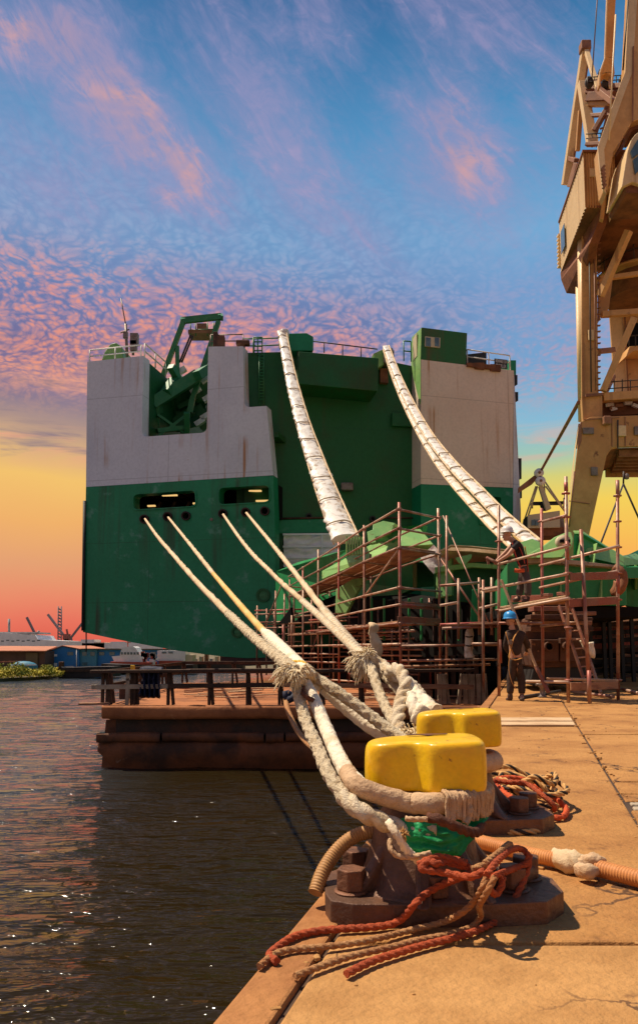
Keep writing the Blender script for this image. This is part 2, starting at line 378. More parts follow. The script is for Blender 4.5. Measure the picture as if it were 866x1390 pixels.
# ------------------------------------------------------------------ camera, sun, sky
cam = bpy.data.cameras.new('camera'); cam.sensor_fit = 'AUTO'; cam.sensor_width = 36
cam.lens = 36*F/1390.0; cam.shift_y = (PY-695)/1390.0; cam.shift_x = 0
cam.clip_start = .05; cam.clip_end = 9000
co = bpy.data.objects.new('camera', cam); COL.objects.link(co)
co.location = CAM; co.rotation_euler = (math.pi/2+TH, 0, 0); SC.camera = co
S = V((-.43, .17, .885)).normalized()
sl = bpy.data.lights.new('sun', 'SUN'); sl.energy = 5.0; sl.angle = R(.53); sl.color = (1, .86, .66)
so = bpy.data.objects.new('sun', sl); COL.objects.link(so); so.location = (-20, 10, 60)
so.rotation_euler = S.to_track_quat('Z', 'Y').to_euler()
SC.view_settings.view_transform = 'Standard'; SC.view_settings.look = 'None'; SC.view_settings.exposure = .25; SC.view_settings.gamma = 1
SC.cycles.max_bounces = 6; SC.cycles.diffuse_bounces = 3; SC.cycles.glossy_bounces = 3
SC.cycles.use_denoising = True
w = bpy.data.worlds.new('World'); SC.world = w; w.use_nodes = True
T = NT(w.node_tree)
wo = T.n('ShaderNodeOutputWorld')
d = T.n('ShaderNodeTexCoord').outputs['Generated']
xyz = T.n('ShaderNodeSeparateXYZ', {0: d}).outputs
az = T.m('MULTIPLY', T.m('ARCTAN2', xyz[0], xyz[1]), 180/math.pi)
el = T.m('MULTIPLY', T.m('ARCSINE', xyz[2]), 180/math.pi)
wob = T.m('MULTIPLY', T.m('SUBTRACT', T.noise(d, 5.0, 3), .5), 2.6)
elw = T.m('ADD', el, wob)
e01 = T.m('DIVIDE', T.m('ADD', elw, 2), 52.0, 0, True)
def E(deg): return (deg+2)/52.0
left = T.ramp(e01, [(E(0), sr(222,84,66)), (E(1.6), sr(230,100,76)), (E(3.6), sr(232,125,84)), (E(6), sr(227,150,92)), (E(9), sr(240,170,78)), (E(12), sr(244,190,84)), (E(14), sr(214,168,112)), (E(15.6), sr(172,138,120)), (E(17), sr(146,122,126)), (E(18.6), sr(190,146,138)), (E(21), sr(134,124,154)), (E(24), sr(122,136,180)), (E(28), sr(124,166,204)), (E(33), sr(98,152,196)), (E(38), sr(62,124,174)), (E(43), sr(38,98,150))])
right = T.ramp(e01, [(E(0), sr(243,118,80)), (E(2), sr(246,130,76)), (E(5), sr(250,152,60)), (E(8), sr(250,186,54)), (E(10.2), sr(246,206,62)), (E(12), sr(214,206,104)), (E(13.8), sr(160,196,172)), (E(16), sr(132,184,208)), (E(20), sr(116,160,202)), (E(25), sr(112,154,200)), (E(29), sr(112,166,208)), (E(35), sr(72,142,190)), (E(43), sr(18,88,142))])
saz = T.smooth(T.m('ADD', az, T.m('MULTIPLY', wob, 2)), -16, 14)
sky = T.mix(saz, left, right)
back = T.ramp(e01, [(E(0), sr(168,146,130)), (E(8), sr(156,146,142)), (E(20), sr(128,134,150)), (E(45), sr(60,100,145))])
behind = T.smooth(T.m('ABSOLUTE', az), 45, 95)
sky = T.mix(behind, sky, back)
# high clouds are laid out on a level sheet overhead
def gauss(a0, e0, sa, se, rot=0):
    da = T.m('SUBTRACT', az, a0); de = T.m('SUBTRACT', el, e0); c_, s_ = math.cos(R(rot)), math.sin(R(rot))
    u = T.m('DIVIDE', T.m('ADD', T.m('MULTIPLY', da, c_), T.m('MULTIPLY', de, s_)), sa); v = T.m('DIVIDE', T.m('SUBTRACT', T.m('MULTIPLY', de, c_), T.m('MULTIPLY', da, s_)), se)
    return T.m('EXPONENT', T.m('MULTIPLY', T.m('ADD', T.m('MULTIPLY', u, u), T.m('MULTIPLY', v, v)), -1.0))
inv = T.m('DIVIDE', 1.0, T.m('ADD', T.m('MAXIMUM', xyz[2], 0.0), .30))
cp = T.vm('SCALE', d, scale=inv)
warp = T.vm('SCALE', T.vm('SUBTRACT', T.n('ShaderNodeTexNoise', {'Vector': cp, 'Scale': 9.0, 'Detail': 3}).outputs[1], (.5,.5,.5)), scale=.10)
cpw = T.vm('ADD', cp, warp)
vo = T.n('ShaderNodeTexVoronoi', {'Vector': cpw, 'Scale': 84.0, 'Randomness': 1.0}, feature='F1').outputs['Distance']
vo2 = T.n('ShaderNodeTexVoronoi', {'Vector': T.vm('ADD', cpw, (3.3,1.7,.4)), 'Scale': 50.0, 'Randomness': 1.0}, feature='F1').outputs['Distance']
puff = T.m('SUBTRACT', 1.0, T.m('ADD', T.m('MULTIPLY', vo, .62), T.m('MULTIPLY', vo2, .30)))
flake = T.m('ADD', T.m('MULTIPLY', puff, .46), T.m('MULTIPLY', T.noise(cpw, 34, 6, .72), .62))
patch = T.noise(cp, 4.0, 4, .6, .6)
pb = T.m('MULTIPLY', T.m('SUBTRACT', patch, .5), .42)
cells = T.smooth(T.m('ADD', flake, pb), .40, .78)
low = T.m('ADD', el, T.m('MULTIPLY', az, .10))
band = T.m('MULTIPLY', T.smooth(el, 15.5, 19.5), T.m('ADD', T.m('MULTIPLY', T.smooth(low, 36, 28), .5), T.m('MULTIPLY', T.smooth(low, 29, 22), .5)))
core = T.m('MULTIPLY', T.smooth(el, 17, 19.5), T.smooth(T.m('ADD', low, T.m('MULTIPLY', T.m('SUBTRACT', patch, .5), 10)), 28.5, 21.5))
warm = T.m('MULTIPLY', core, T.smooth(az, 13, 0))
under = T.mix(T.smooth(el, 18.5, 29), sr(104,84,132), sr(92,122,174))
sky = T.mix(T.m('MULTIPLY', T.m('MULTIPLY', band, T.smooth(az, 17, 3)), T.m('MULTIPLY', T.smooth(T.m('ADD', flake, T.m('MULTIPLY', pb, -.6)), .78, .40), .80)), sky, under)
ccol = T.mix(T.smooth(low, 19, 29), sr(232,140,122), sr(168,164,198))
ccol = T.mix(warm, ccol, sr(246,146,104))
cop = T.m('MULTIPLY', T.m('MULTIPLY', cells, band), T.m('ADD', .42, T.m('MULTIPLY', warm, .46)))
sky = T.mix(cop, sky, ccol)
# stretched low streaks on the left above the glow
mp = T.n('ShaderNodeMapping', {'Vector': d, 'Rotation': (0, R(9), 0), 'Scale': (5.0, 5.0, 34)}).outputs[0]
st = T.smooth(T.noise(mp, 1.0, 5, .6, .6), .46, .66)
sky = T.mix(T.m('MULTIPLY', T.m('MULTIPLY', st, T.m('MULTIPLY', T.smooth(el, 12, 15), T.smooth(el, 23, 19.5))), T.smooth(az, 6, -12)), sky, sr(238,160,120))
st2 = T.smooth(T.noise(T.vm('ADD', mp, (3.1,0,7.7)), 1.3, 4, .6, .4), .5, .68)
sky = T.mix(T.m('MULTIPLY', T.m('MULTIPLY', st2, T.m('MULTIPLY', T.smooth(el, 12, 14.5), T.smooth(el, 22, 18.5))), T.m('MULTIPLY', T.smooth(az, -3, -12), 1.0)), sky, sr(128,106,116))
st3 = T.smooth(T.noise(T.vm('ADD', mp, (1.1,0,2.7)), 1.0, 5, .6, .8), .47, .62)
sky = T.mix(T.m('MULTIPLY', T.m('MULTIPLY', st3, gauss(13, 14.5, 9, 1.3)), .8), sky, sr(226,170,150))
# broad wisps high up
def streak_noise(rot, su, sv, det, off=0):
    c_, s_ = math.cos(R(rot)), math.sin(R(rot))
    u = T.m('ADD', T.m('MULTIPLY', az, c_*su), T.m('MULTIPLY', el, s_*su)); v = T.m('ADD', T.m('MULTIPLY', az, -s_*sv), T.m('MULTIPLY', el, c_*sv))
    return T.noise(T.n('ShaderNodeCombineXYZ', {0: u, 1: v, 2: off}).outputs[0], 1.0, det, .66, 1.3)
wn = T.m('ADD', T.m('MULTIPLY', streak_noise(-38, .13, .42, 10), .62), T.m('MULTIPLY', streak_noise(-20, .45, .75, 6, 5), .38))
wn = T.m('MULTIPLY_ADD', T.m('SUBTRACT', wn, .5), 2.6, .5)
blobs = None
for (a, e, sa, se, k, rot) in ((-15.0, 35.2, 8.8, 4.3, 1.25, -35), (-11.5, 33.0, 6.8, 3.5, 1.2, -25), (-20.5, 38.3, 8.1, 3.2, 1.15, 8), (10.4, 34.0, 6.8, 4.3, 1.15, -38), (-3.5, 35, 12.2, 4.1, 1.0, -45), (12, 41, 9, 4, .9, -20), (0, 41, 5, 5, .7, -60), (18, 36, 5, 5, .7, -60), (-19, 31, 9, 3.5, .8, -15), (-3, 40, 5, 3, .7, -40), (3, 29, 7, 2.0, .7, -35), (-21, 43, 4, 2, .7, 10)):
    g = T.m('MULTIPLY', gauss(a, e, sa, se, rot), k); blobs = g if blobs is None else T.m('MAXIMUM', blobs, g)
wis = T.smooth(T.m('ADD', blobs, T.m('MULTIPLY', T.m('SUBTRACT', wn, .5), 1.25)), .60, 1.55)
soft = T.m('MULTIPLY', T.smooth(T.m('ADD', blobs, T.m('MULTIPLY', T.m('SUBTRACT', wn, .5), .8)), .10, 1.3), .72)
hot = T.m('MAXIMUM', T.m('MAXIMUM', gauss(-14.2, 35.2, 6.0, 2.6, -35), gauss(-11.3, 33.0, 4, 2.2, -25)), T.m('MAXIMUM', gauss(10.2, 34.2, 3.4, 2.6, -38), gauss(-20.5, 38.6, 5, 1.8)))
wcol = T.mix(T.m('MULTIPLY', hot, T.smooth(wis, .05, .5)), sr(172,156,190), sr(232,162,136))
hi = T.smooth(el, 22, 27)
sky = T.mix(T.m('MULTIPLY', soft, hi), sky, sr(150,142,184))
gate = T.smooth(T.noise(T.vm('ADD', d, (2.2,.7,0)), 7.5, 4, .6, .8), .40, .58)
sky = T.mix(T.m('MULTIPLY', T.m('MULTIPLY', wis, T.m('MULTIPLY', hi, T.m('MULTIPLY_ADD', gate, .75, .25))), .85), sky, wcol)
# the clear dome the clouds hang in, and the ground side
nis = T.n('ShaderNodeTexSky'); nis.sky_type = 'NISHITA'; nis.sun_disc = False
nis.sun_elevation = math.asin(S.z); nis.sun_rotation = math.atan2(S.x, S.y); nis.altitude = 0; nis.air_density = 1; nis.dust_density = 1.5
bg1 = T.n('ShaderNodeBackground', {'Color': nis.outputs[0], 'Strength': .010})
bg2 = T.n('ShaderNodeBackground', {'Color': sky, 'Strength': .80})
ad = T.n('ShaderNodeAddShader'); T.t.links.new(bg1.outputs[0], ad.inputs[0]); T.t.links.new(bg2.outputs[0], ad.inputs[1])
T.t.links.new(ad.outputs[0], wo.inputs[0])
# ------------------------------------------------------------------ water
WZ = -2.26
def water_material():
    mt = bpy.data.materials.new('harbour_water'); mt.use_nodes = True; T = NT(mt.node_tree)
    o = T.n('ShaderNodeOutputMaterial'); b = T.n('ShaderNodeBsdfPrincipled'); T.t.links.new(b.outputs[0], o.inputs[0])
    co = T.n('ShaderNodeTexCoord').outputs['Object']
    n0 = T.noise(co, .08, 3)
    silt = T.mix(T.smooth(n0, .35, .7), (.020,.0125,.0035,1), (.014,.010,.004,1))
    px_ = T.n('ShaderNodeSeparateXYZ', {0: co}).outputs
    T.put(b.inputs['Base Color'], T.mix(T.smooth(T.m('ADD', px_[0], T.m('MULTIPLY', n0, 3)), -1.5, -8), silt, (.040,.052,.066,1)))  # grey-blue away from the quay: reflected sky put into the water colour
    b.inputs['Roughness'].default_value = .035; b.inputs['IOR'].default_value = 1.33; b.inputs['Specular IOR Level'].default_value = .38
    mp = T.n('ShaderNodeMapping', {'Vector': co, 'Rotation': (0,0,R(-10)), 'Scale': (.8, 2.3, 1)}).outputs[0]
    h = T.m('ADD', T.m('MULTIPLY', T.noise(mp, 1.5, 2, .45, .3), 1.0), T.m('MULTIPLY', T.noise(mp, 4.6, 2, .5, .2), .30))
    bp = T.n('ShaderNodeBump', {'Height': h, 'Strength': 1.0, 'Distance': .17}); T.put(b.inputs['Normal'], bp.outputs[0])
    return mt
rows = [-12, -6, -3, -1, 0]; y = .6
while y < 4000: rows.append(y); y += max(.045, y*.0105) if y < 160 else y*.12
K = 190; vs = []; fs = []
for y in rows:
    for i in range(K+1):
        k = -1.6 + 2.5*i/K; x = k*(max(y, -13)+14) if y < 160 else k*(y+14)
        z = 0
        if 0 <= y < 120:
            a = .5*min(1, y/.5)
            p = V((x*.35+.05*y, y*1.0, 0)); q = V((x*.9+.2*y, y*2.7, 3))
            z = a*(.13*noise.noise(p) + .075*noise.noise(q) + .02*noise.noise(q*2.3))
        vs.append((x, y, WZ+z))
for r_ in range(len(rows)-1):
    for i in range(K): a = r_*(K+1)+i; fs.append((a, a+1, a+K+2, a+K+1))
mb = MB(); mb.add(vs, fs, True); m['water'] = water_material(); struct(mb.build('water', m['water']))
# ------------------------------------------------------------------ quay
E0 = V((-.184, 2.65, 0))
def q(Y, b, z=0.0):   # a point of the quay: depth Y, b metres in from its edge
    return V((E0.x + (Y-E0.y)*.2705 + b*1.036, Y, z))
mb = MB()
mb.prism([q(-8,.05,-.016), q(-8,90,-.016), q(420,90,-.016), q(420,.05,-.016)], (0,0,-4.5)); struct(mb.build('quay_wall', m['quay_side']))
mb = MB(); jit = random.Random(3)
def slab(mb, Y0, Y1, b0, b1, z=0.0, g=.008):
    t = [jit.uniform(-.004,.004) for _ in range(4)]
    P = [q(Y0+g,b0+g), q(Y0+g,b1-g), q(Y1-g,b1-g), q(Y1-g,b0+g)]
    mb.hexa([p+V((0,0,-.06)) for p in P] + [p+V((0,0,z+dz)) for p, dz in zip(P, t)])
mc = MB(); ys = [-8,-3,1.2,4.1,7.6,11.3,15.2,20,26,34,45,60,90,150,420]
for a, b in zip(ys, ys[1:]): slab(mc, a, b, .0, .17, .006)
struct(mc.build('quay_coping', m['coping'], bevel=.012))
ys = [2.80, 10.25, 17.3, 25, 40, 60, 100, 200, 420]
for a, b in zip(ys, ys[1:]): slab(mb, a, b, .175, 1.452)
ys = [2.80, 5.15]
slab(mb, 2.80, 5.05, 1.455, 12); 
for k, (a, b) in enumerate(((5.35,5.62),(5.62,6.1),(6.1,6.7),(6.7,7.9),(7.9,9.4),(9.4,11.6),(11.6,14.5),(14.5,20),(20,40),(40,100),(100,420))):
    slab(mb, a, b, 1.458, 60, jit.uniform(-.012,.004))
slab(mb, 5.62, 5.85, 12, 13)
struct(mb.build('quay_slabs', m['concrete'], bevel=.012))
mb = MB(); slab(mb, -8, 2.795, .175, 30); struct(mb.build('quay_apron', m['concrete_pale'], bevel=.012))
for (a, b, lab) in ((5.07,5.19,'grey squared timber let into the quay joint, nearer of the two'), (5.22,5.33,'grey squared timber let into the quay joint, farther of the two')):
    mb = MB(); slab(mb, a, b, 1.48, 3.4, -.005); rep(mb.build('let_in_timber', m['grey_wood'], bevel=.01, loc=q(a,1.52)), lab, 'timber', 'timbers let into the quay')
for (a, b, lab) in ((10.28,10.72,'pale plank strip across the quay walkway, nearer the camera'), (10.85,11.35,'pale plank strip across the quay walkway, nearer the workers')):
    mb = MB(); P = [q(a,.30), q(a,1.42), q(b,1.42), q(b,.30)]; mb.hexa([p+V((0,0,.006)) for p in P]+[p+V((0,0,.026)) for p in P]); rep(mb.build('ground_plank', m['pale_wood'], bevel=.006, loc=q(a,.3)), lab, 'plank', 'plank strips on the quay')
# crumbled edges, chips and grit along the joints
mb = MB(); rg = random.Random(5)
for i in range(420):
    Y = 2.3 + 16*rg.random()**1.8; b = rg.choice([1.455, .17, 1.46, 1.45]) + rg.gauss(0,.025) if rg.random() < .6 else rg.uniform(.2, 4)
    p = q(Y, b, .004); s_ = rg.uniform(.004,.016) if rg.random() < .9 else rg.uniform(.015,.035)
    mb.box(p, (s_*rg.uniform(.8,2), s_*rg.uniform(.8,1.6), s_*.7), [V((math.cos(t),math.sin(t),0)) for t in (i, i+math.pi/2)] + [V((0,0,1))])
tag(mb.build('concrete_grit', m['concrete_pale'], bevel=.002, seg=1), 'loose crumbs of concrete scattered along the quay joints', 'grit', kind='stuff')
# ------------------------------------------------------------------ the car carrier
U = V((.261,.965,0)).normalized()          # towards the bow
L0 = V((-17.2,57,0)); L1 = V((-3.2,53.6,0)); nL = V((-(L1-L0).y, (L1-L0).x, 0)).normalized()
R0 = V((7.35,56,0)); R1 = V((14.6,58,0)); nR = V((-(R1-R0).y, (R1-R0).x, 0)).normalized()
C0 = V((-6.0,55.8,0)); C1 = V((9.0,58.0,0)); nC = V((-(C1-C0).y, (C1-C0).x, 0)).normalized()
def pl(px, py, off=0): return onplane(px, py, L0+nL*off, nL)
def pr(px, py, off=0): return onplane(px, py, R0+nR*off, nR)
def pc(px, py, off=0): return onplane(px, py, C0+nC*off, nC)
ship = thing('car_carrier_ship', 'huge green and white car carrier ship moored stern on with its stern ramp lowered', 'ship', (0,56,WZ))
def rnd(poly, r=4, k=4):     # round the corners of a pixel polygon
    o = []; n = len(poly)
    for i in range(n):
        p = V((*poly[i],0)); a = V((*poly[i-1],0)); b = V((*poly[(i+1)%n],0))
        r1 = min(r, (a-p).length/2.2, (b-p).length/2.2)
        A = p+(a-p).normalized()*r1; B = p+(b-p).normalized()*r1
        for j in range(k+1):
            t = j/k; c = A*(1-t)**2 + p*2*t*(1-t) + B*t*t; o.append((c.x, c.y))
    return o
def arc(poly, idx, r, k=5):  # round chosen corners only
    o = []; n = len(poly)
    for i in range(n):
        if i not in idx: o.append(poly[i]); continue
        p = V((*poly[i],0)); a = V((*poly[i-1],0)); b = V((*poly[(i+1)%n],0))
        A = p+(a-p).normalized()*r; B = p+(b-p).normalized()*r
        for j in range(k+1):
            t = j/k; c = A*(1-t)**2 + p*2*t*(1-t) + B*t*t; o.append((c.x, c.y))
    return o
# port wing: white plating with the notch for the deck gear
wp = [(117.2,661),(119,491),(195,483),(193,593),(281,587),(283,470.5),(330,470),(332,553),(362,551),(371,645)]
wp = arc(wp, (3,4,7), 8)
mb = MB(); mb.prism([pl(*p) for p in wp], U*1.0); mb.build('wing_plating', m['white_hull_shade'], ship)
gp = [(117.2,661.2),(371,645.2),(373,700),(374,892),(335,893.5),(300,891),(240,883),(180,872),(150,866),(113,858)]
h1 = rnd([(181,671),(265,665),(266,687),(181,692)], 7); h2 = rnd([(297,662),(365,658),(366,681),(297,685)], 7)
holes = [(195.5,704.5),(227,701),(252,700),(302,697),(333,695),(359,693.5)]
def circ(x, y, r, k=12): return [(x+r*math.cos(2*math.pi*i/k), y+r*math.sin(2*math.pi*i/k)) for i in range(k)]
hs = [h1, h2] + [circ(x, y, 4.6) for x, y in holes]
mb = MB(); mb.prism([pl(*p) for p in gp], U*1.0, [[pl(*p) for p in h] for h in hs]); hull = mb.build('stern_plating', m['green_hull'], ship)
mb = MB(); mb.prism([pl(*p) for p in [(300,891.5),(335,894),(374,892.5),(374,902),(335,904),(300,897)]], U*30); mb.build('keel_plating', m['dark_red_hull'], ship)
# rim of each mooring opening, room behind, fairlead rings
for h in (h1, h2):
    cx = sum(p[0] for p in h)/len(h); cy = sum(p[1] for p in h)/len(h)
    big = [(cx+(x-cx)*1.03, cy+(y-cy)*1.1) for x, y in h]; sm = [(cx+(x-cx)*.992, cy+(y-cy)*.97) for x, y in h]
    mb = MB(); mb.prism([pl(*p, -.09) for p in big], U*.3, [[pl(*p, -.09) for p in sm]]); wn_ = mb.build('mooring_opening', m['green_hull'], ship)
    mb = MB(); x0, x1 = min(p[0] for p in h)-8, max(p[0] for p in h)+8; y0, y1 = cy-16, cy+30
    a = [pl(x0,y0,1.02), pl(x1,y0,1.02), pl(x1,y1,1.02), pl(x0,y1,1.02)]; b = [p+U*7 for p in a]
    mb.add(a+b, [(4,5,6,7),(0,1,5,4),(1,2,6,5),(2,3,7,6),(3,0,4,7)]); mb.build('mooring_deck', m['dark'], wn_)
    mb = MB()
    for k in range(5):
        xx = x0+18+k*(x1-x0)/6; mb.beam(pl(xx, cy-14, 1.4)+U*1.2, pl(xx+10, cy-13, 1.4)+U*5, .25, .3)
    for k in range(4): mb.beam(pl(x0+22+k*20, cy+12, 1.4)+U*2, pl(x0+30+k*20, cy-4, 1.4)+U*2, .22)
    mb.build('deck_beam', m['dark_wood'], wn_)
for (x0, x1, y) in ((216,236,670.5),(196,206,685),(258,266,681.5),(331,351,664.5),(344,364,678)):
    mb = MB(); mb.beam(pl(x0, y, 1.3)+U*.6, pl(x1, y-.4, 1.3)+U*.6, .2, .11); mb.build('deck_lamp', m['lamp'], ship)
for x, y in holes:
    mb = MB(); c = pl(x, y, -.14); d = (CAM-c).normalized(); ax = nL
    P = [pl(*p, -.16) for p in circ(x, y, 6.3, 16)]; I = [pl(*p, -.16) for p in circ(x, y, 4.3, 16)]
    mb.prism(P, U*.4, [I]); fr = mb.build('fairlead_ring', m['dark_red_hull'], ship, bevel=.05)
    mb = MB(); mb.prism([pl(*p, .6) for p in circ(x, y, 6, 12)], U*.1); mb.build('fairlead_throat', m['dark'], fr)
for (x, y, r) in ((357,808,9.5),(322,858,8)):
    mb = MB(); mb.prism([pl(*p, -.10) for p in circ(x, y, r, 18)], U*.2, [[pl(*p, -.10) for p in circ(x, y, r*.68, 18)]]); pt = mb.build('hull_recess', m['green_wall'], ship)
    mb = MB(); mb.prism([pl(*p, -.02) for p in circ(x, y, r*.7, 18)], U*.05); mb.prism([pl(x-4,y-2,-.06), pl(x+4,y-2,-.06), pl(x+4,y+2,-.06), pl(x-4,y+2,-.06)], U*.04); mb.build('recess_plate', m['green_gear'], pt)
mb = MB(); mb.prism([pl(*p, -.06) for p in circ(287,705,2.2,8)], U*.1); mb.build('hull_plate', m['steel'], ship)
mb = MB(); mb.tube(pl(115.3,680,-.1), pl(113,856,-.1), .12); mb.build('corner_pipe', m['black_paint'], ship)
mb = MB(); mb.tube(pl(117.5,858.5), pl(117.5,885), .05); mb.build('draught_pole', m['black_paint'], ship)
for (a, b) in (((180,578),(209,606)),((268,570),(297,602))):
    P = rnd([(a[0],a[1]),(b[0],a[1]-2),(b[0],b[1]-2),(a[0],b[1])], 5); cx = (a[0]+b[0])/2; cy = (a[1]+b[1])/2-1
    mb = MB(); mb.prism([pl(*p, -.012) for p in P], U*.01, [[pl(cx+(x-cx)*.96, cy+(y-cy)*.96, -.012) for x, y in P]])
    # insert plate weld line: only the part on the plating
# hull body behind
HB = at(200,598,57).z
mb = MB(); base = [L0+U*9, L1+U*9+V((-1.5,0,0)), V((C0.x,C0.y,0))+nC*.62, C1+nC*.62, R1+nR*1.8, R1+nR*1.8+U*100, L0+U*100]
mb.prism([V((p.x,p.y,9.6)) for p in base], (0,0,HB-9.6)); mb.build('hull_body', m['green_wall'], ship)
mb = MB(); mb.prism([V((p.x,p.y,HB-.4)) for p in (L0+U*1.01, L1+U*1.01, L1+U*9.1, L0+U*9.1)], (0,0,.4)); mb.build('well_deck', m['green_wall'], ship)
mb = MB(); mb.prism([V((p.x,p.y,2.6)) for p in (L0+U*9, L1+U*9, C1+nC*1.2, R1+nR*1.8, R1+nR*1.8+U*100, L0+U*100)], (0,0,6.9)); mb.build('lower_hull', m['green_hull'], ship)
mb = MB(); mb.prism([V((p.x,p.y,-8)) for p in (pl(300,892)+U*13, L1+U*13, C1+nC*3, R1+nR*2, R1+nR*2+U*95, L0+U*95)], (0,0,10.7)); mb.build('underwater_hull', m['dark_red_hull'], ship)
# counter under the port wing
mb = MB(); a = [pl(*p, .99) for p in [(113,858),(150,866),(180,872),(240,883),(300,891),(374,892)]]
b = [p+U*14+V((0,0,dz)) for p, dz in zip(a, (1.2,1.2,1.1,1.0,.4,-.9))]
mb.add(a+b, [(i,i+1,7+i,6+i) for i in range(5)]); mb.build('counter_plating', m['dark_red_hull'], ship)
# walls of the gear well
zt = at(194,484,57).z
def wall(px0, py0, offs, ln, z0, th=.25, drop=0):
    p = pl(px0, py0, offs); p.z = 0
    return [V((p.x,p.y,z0)), V((p.x,p.y,z0))+U*ln, (V((p.x,p.y,z0))+U*ln)+V((0,0,1)), p]
mb = MB(); p = pl(193.2,520,1.02); a = V((p.x,p.y,HB)); b = a+U*15
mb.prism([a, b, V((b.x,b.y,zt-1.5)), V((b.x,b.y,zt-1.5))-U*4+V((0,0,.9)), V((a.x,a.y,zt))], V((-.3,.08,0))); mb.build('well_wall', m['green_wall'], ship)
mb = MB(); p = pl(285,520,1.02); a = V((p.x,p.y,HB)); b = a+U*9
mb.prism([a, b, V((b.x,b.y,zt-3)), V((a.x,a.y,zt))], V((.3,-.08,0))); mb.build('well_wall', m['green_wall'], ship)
# rail along the well's left wall and the deck behind it
def railing(name, pts, mt, parent, h=1.1, r=.04, n=2, rails=2):
    mb = MB()
    for a, b in zip(pts, pts[1:]):
        k = max(1, int((V(b)-V(a)).length/1.6))
        for i in range(k+1): p = V(a).lerp(V(b), i/k); mb.tube(p, p+V((0,0,h)), r, 6)
        for j in range(rails): z = V((0,0,h*(j+1)/rails)); mb.tube(V(a)+z, V(b)+z, r, 6)
    return mb.build(name, mt, parent)
p = pl(193.2,520,1.02); a = V((p.x,p.y,zt)); railing('deck_railing', [a+U*.3, a+U*11+V((0,0,-.5))], m['white_paint'], ship, 1.2, .06)
# machinery in the well: sloping conveyor-like ramp gear and its gantry frame
Yg = 61
def g(px, py, Y=Yg): return at(px, py, Y)
gan = MB()
for a, b, w_ in (((249,437),(221,512),.36),((297,436),(262,540),.36),((247.5,436.5),(300.5,431),.34),((221,512),(207,548),.42),((262,540),(258,560),.42),((241,470),(241.5,520),.3)):
    gan.beam(g(*a), g(*b), w_, w_)
gan.beam(g(247.5,434,64), g(300.5,428.5,64), .36); gan.beam(g(249,437), g(248,433.5,65), .4); gan.beam(g(300,432), g(299,428.5,65), .4)
gf = gan.build('gantry_frame', m['green_gear'], ship)
mb = MB()
for a, b, w_ in (((207,549),(268,510),.9),((213,548),(213.5,597),.45),((254,560),(254.5,590),.45),((214,585),(255,580),.35),((215,592),(255,562),.2),((214,563),(253,590),.2),((206,551),(213,552),1.0),((226,535),(239,517),.8),((232,497),(242,515),.5),((268,510),(283,500),.7)):
    mb.beam(g(*a, 59.5), g(*b, 60.5), w_, w_)
mb.build('ramp_support', m['green_gear'], gf)
mb = MB(); rg = random.Random(11)
for k in range(9):
    x = 214+k*8; y = 552-k*4.6
    mb.beam(g(x, y-6, 62), g(x+3, y+34, 63.5), .9, .5)
for k in range(7): mb.beam(g(208, 556+k*6, 63), g(285, 515+k*9, 65), .5, .5)
for k in range(26):
    c = g(rg.uniform(216,284), rg.uniform(522,584), rg.uniform(62,64)); mb.box(c, (rg.uniform(.5,1.8), 1, rg.uniform(.3,1.1)), [V((math.cos(.5),0,math.sin(.5))), V((0,1,0)), V((-math.sin(.5),0,math.cos(.5)))])
mb.build('hoisting_gear', m['green_wall'], gf)
mb = MB()
for (x, y) in ((236,517),(246,504),(281,497),(254,519),(280,514),(266,530),(283,540),(280,565),(272,573)):  # sunlit spots on the gear, their brightness put into white boxes
    mb = MB(); mb.box(g(x, y, 61.4), (.9,.5,.4), [V((.84,0,.54)), V((0,1,0)), V((-.54,0,.84))]); mb.build('sunlit_fitting', m['white_paint'], gf)
mb = MB(); mb.box(g(274,455,62.5), (2.0,1.6,.3)); mb.box(g(275,447,62.5), (.8,.8,.7)); cage = mb.build('service_cage', m['crane_brown'], gf)
mb = MB()
for x in (259,266,282,290): mb.tube(g(x, 456, 61.8), g(x, 438, 61.8), .05, 6)
for y in (448,452): mb.tube(g(259,y,61.8), g(290,y-1,61.8), .05, 6)
mb.build('cage_rail', m['green_gear'], cage)
mb = MB(); mb.tube(g(259,455), g(244,492), .08); mb.tube(g(262,456), g(247,492), .08); mb.build('lifting_wire', m['cable'], gf)
# aft deck things above the port wing
mb = MB(); P = [at(138,489,60), at(142,478,60), at(150,467,60), at(158,465,60), at(165,470,60), at(168,489,60)]; mb.prism(P, (.3,3,0)); mb.build('winch_house', m['pale_green'], ship, bevel=.08)
railing('deck_railing', [pl(120,491,1)+U*.2+V((0,0,-.0)), pl(190,484,1)+U*.2], m['white_paint'], ship, 1.0, .05)
mast = MB(); mast.tube(at(173,484,60), at(171,440,60), .12, 8); mast.tube(at(171,440,60), at(164.5,405,60), .05, 6); mast.tube(at(164,452,60), at(176,447,60), .05, 6); mast.tube(at(181,482,59), at(182,458,59), .1, 8); mast.box(at(183,461,59), (.6,.5,.9)); mast.box(at(182,470,59), (.5,.5,.8)); mast.box(at(171,455,60), (.35,.3,.5))
mast.build('radio_mast', m['steel'], ship)
railing('deck_railing', [pl(284,470,1)+U*.3, pl(328,469.5,1)+U*.3], m['steel'], ship, 1.0, .045)
mb = MB(); mb.box(at(330,466,55), (1.0,.6,.35)); mb.box(at(330,470,55), (.3,.4,.9)); mb.build('winch_drum', m['rust_machine'], ship, bevel=.08)
for x, y, sz in ((300,465,(.6,.6,.9)),(293,462,(.35,.5,1.2))): mb = MB(); mb.box(at(x,y,56), sz); mb.build('vent_box', m['rust_machine'], ship, bevel=.05)
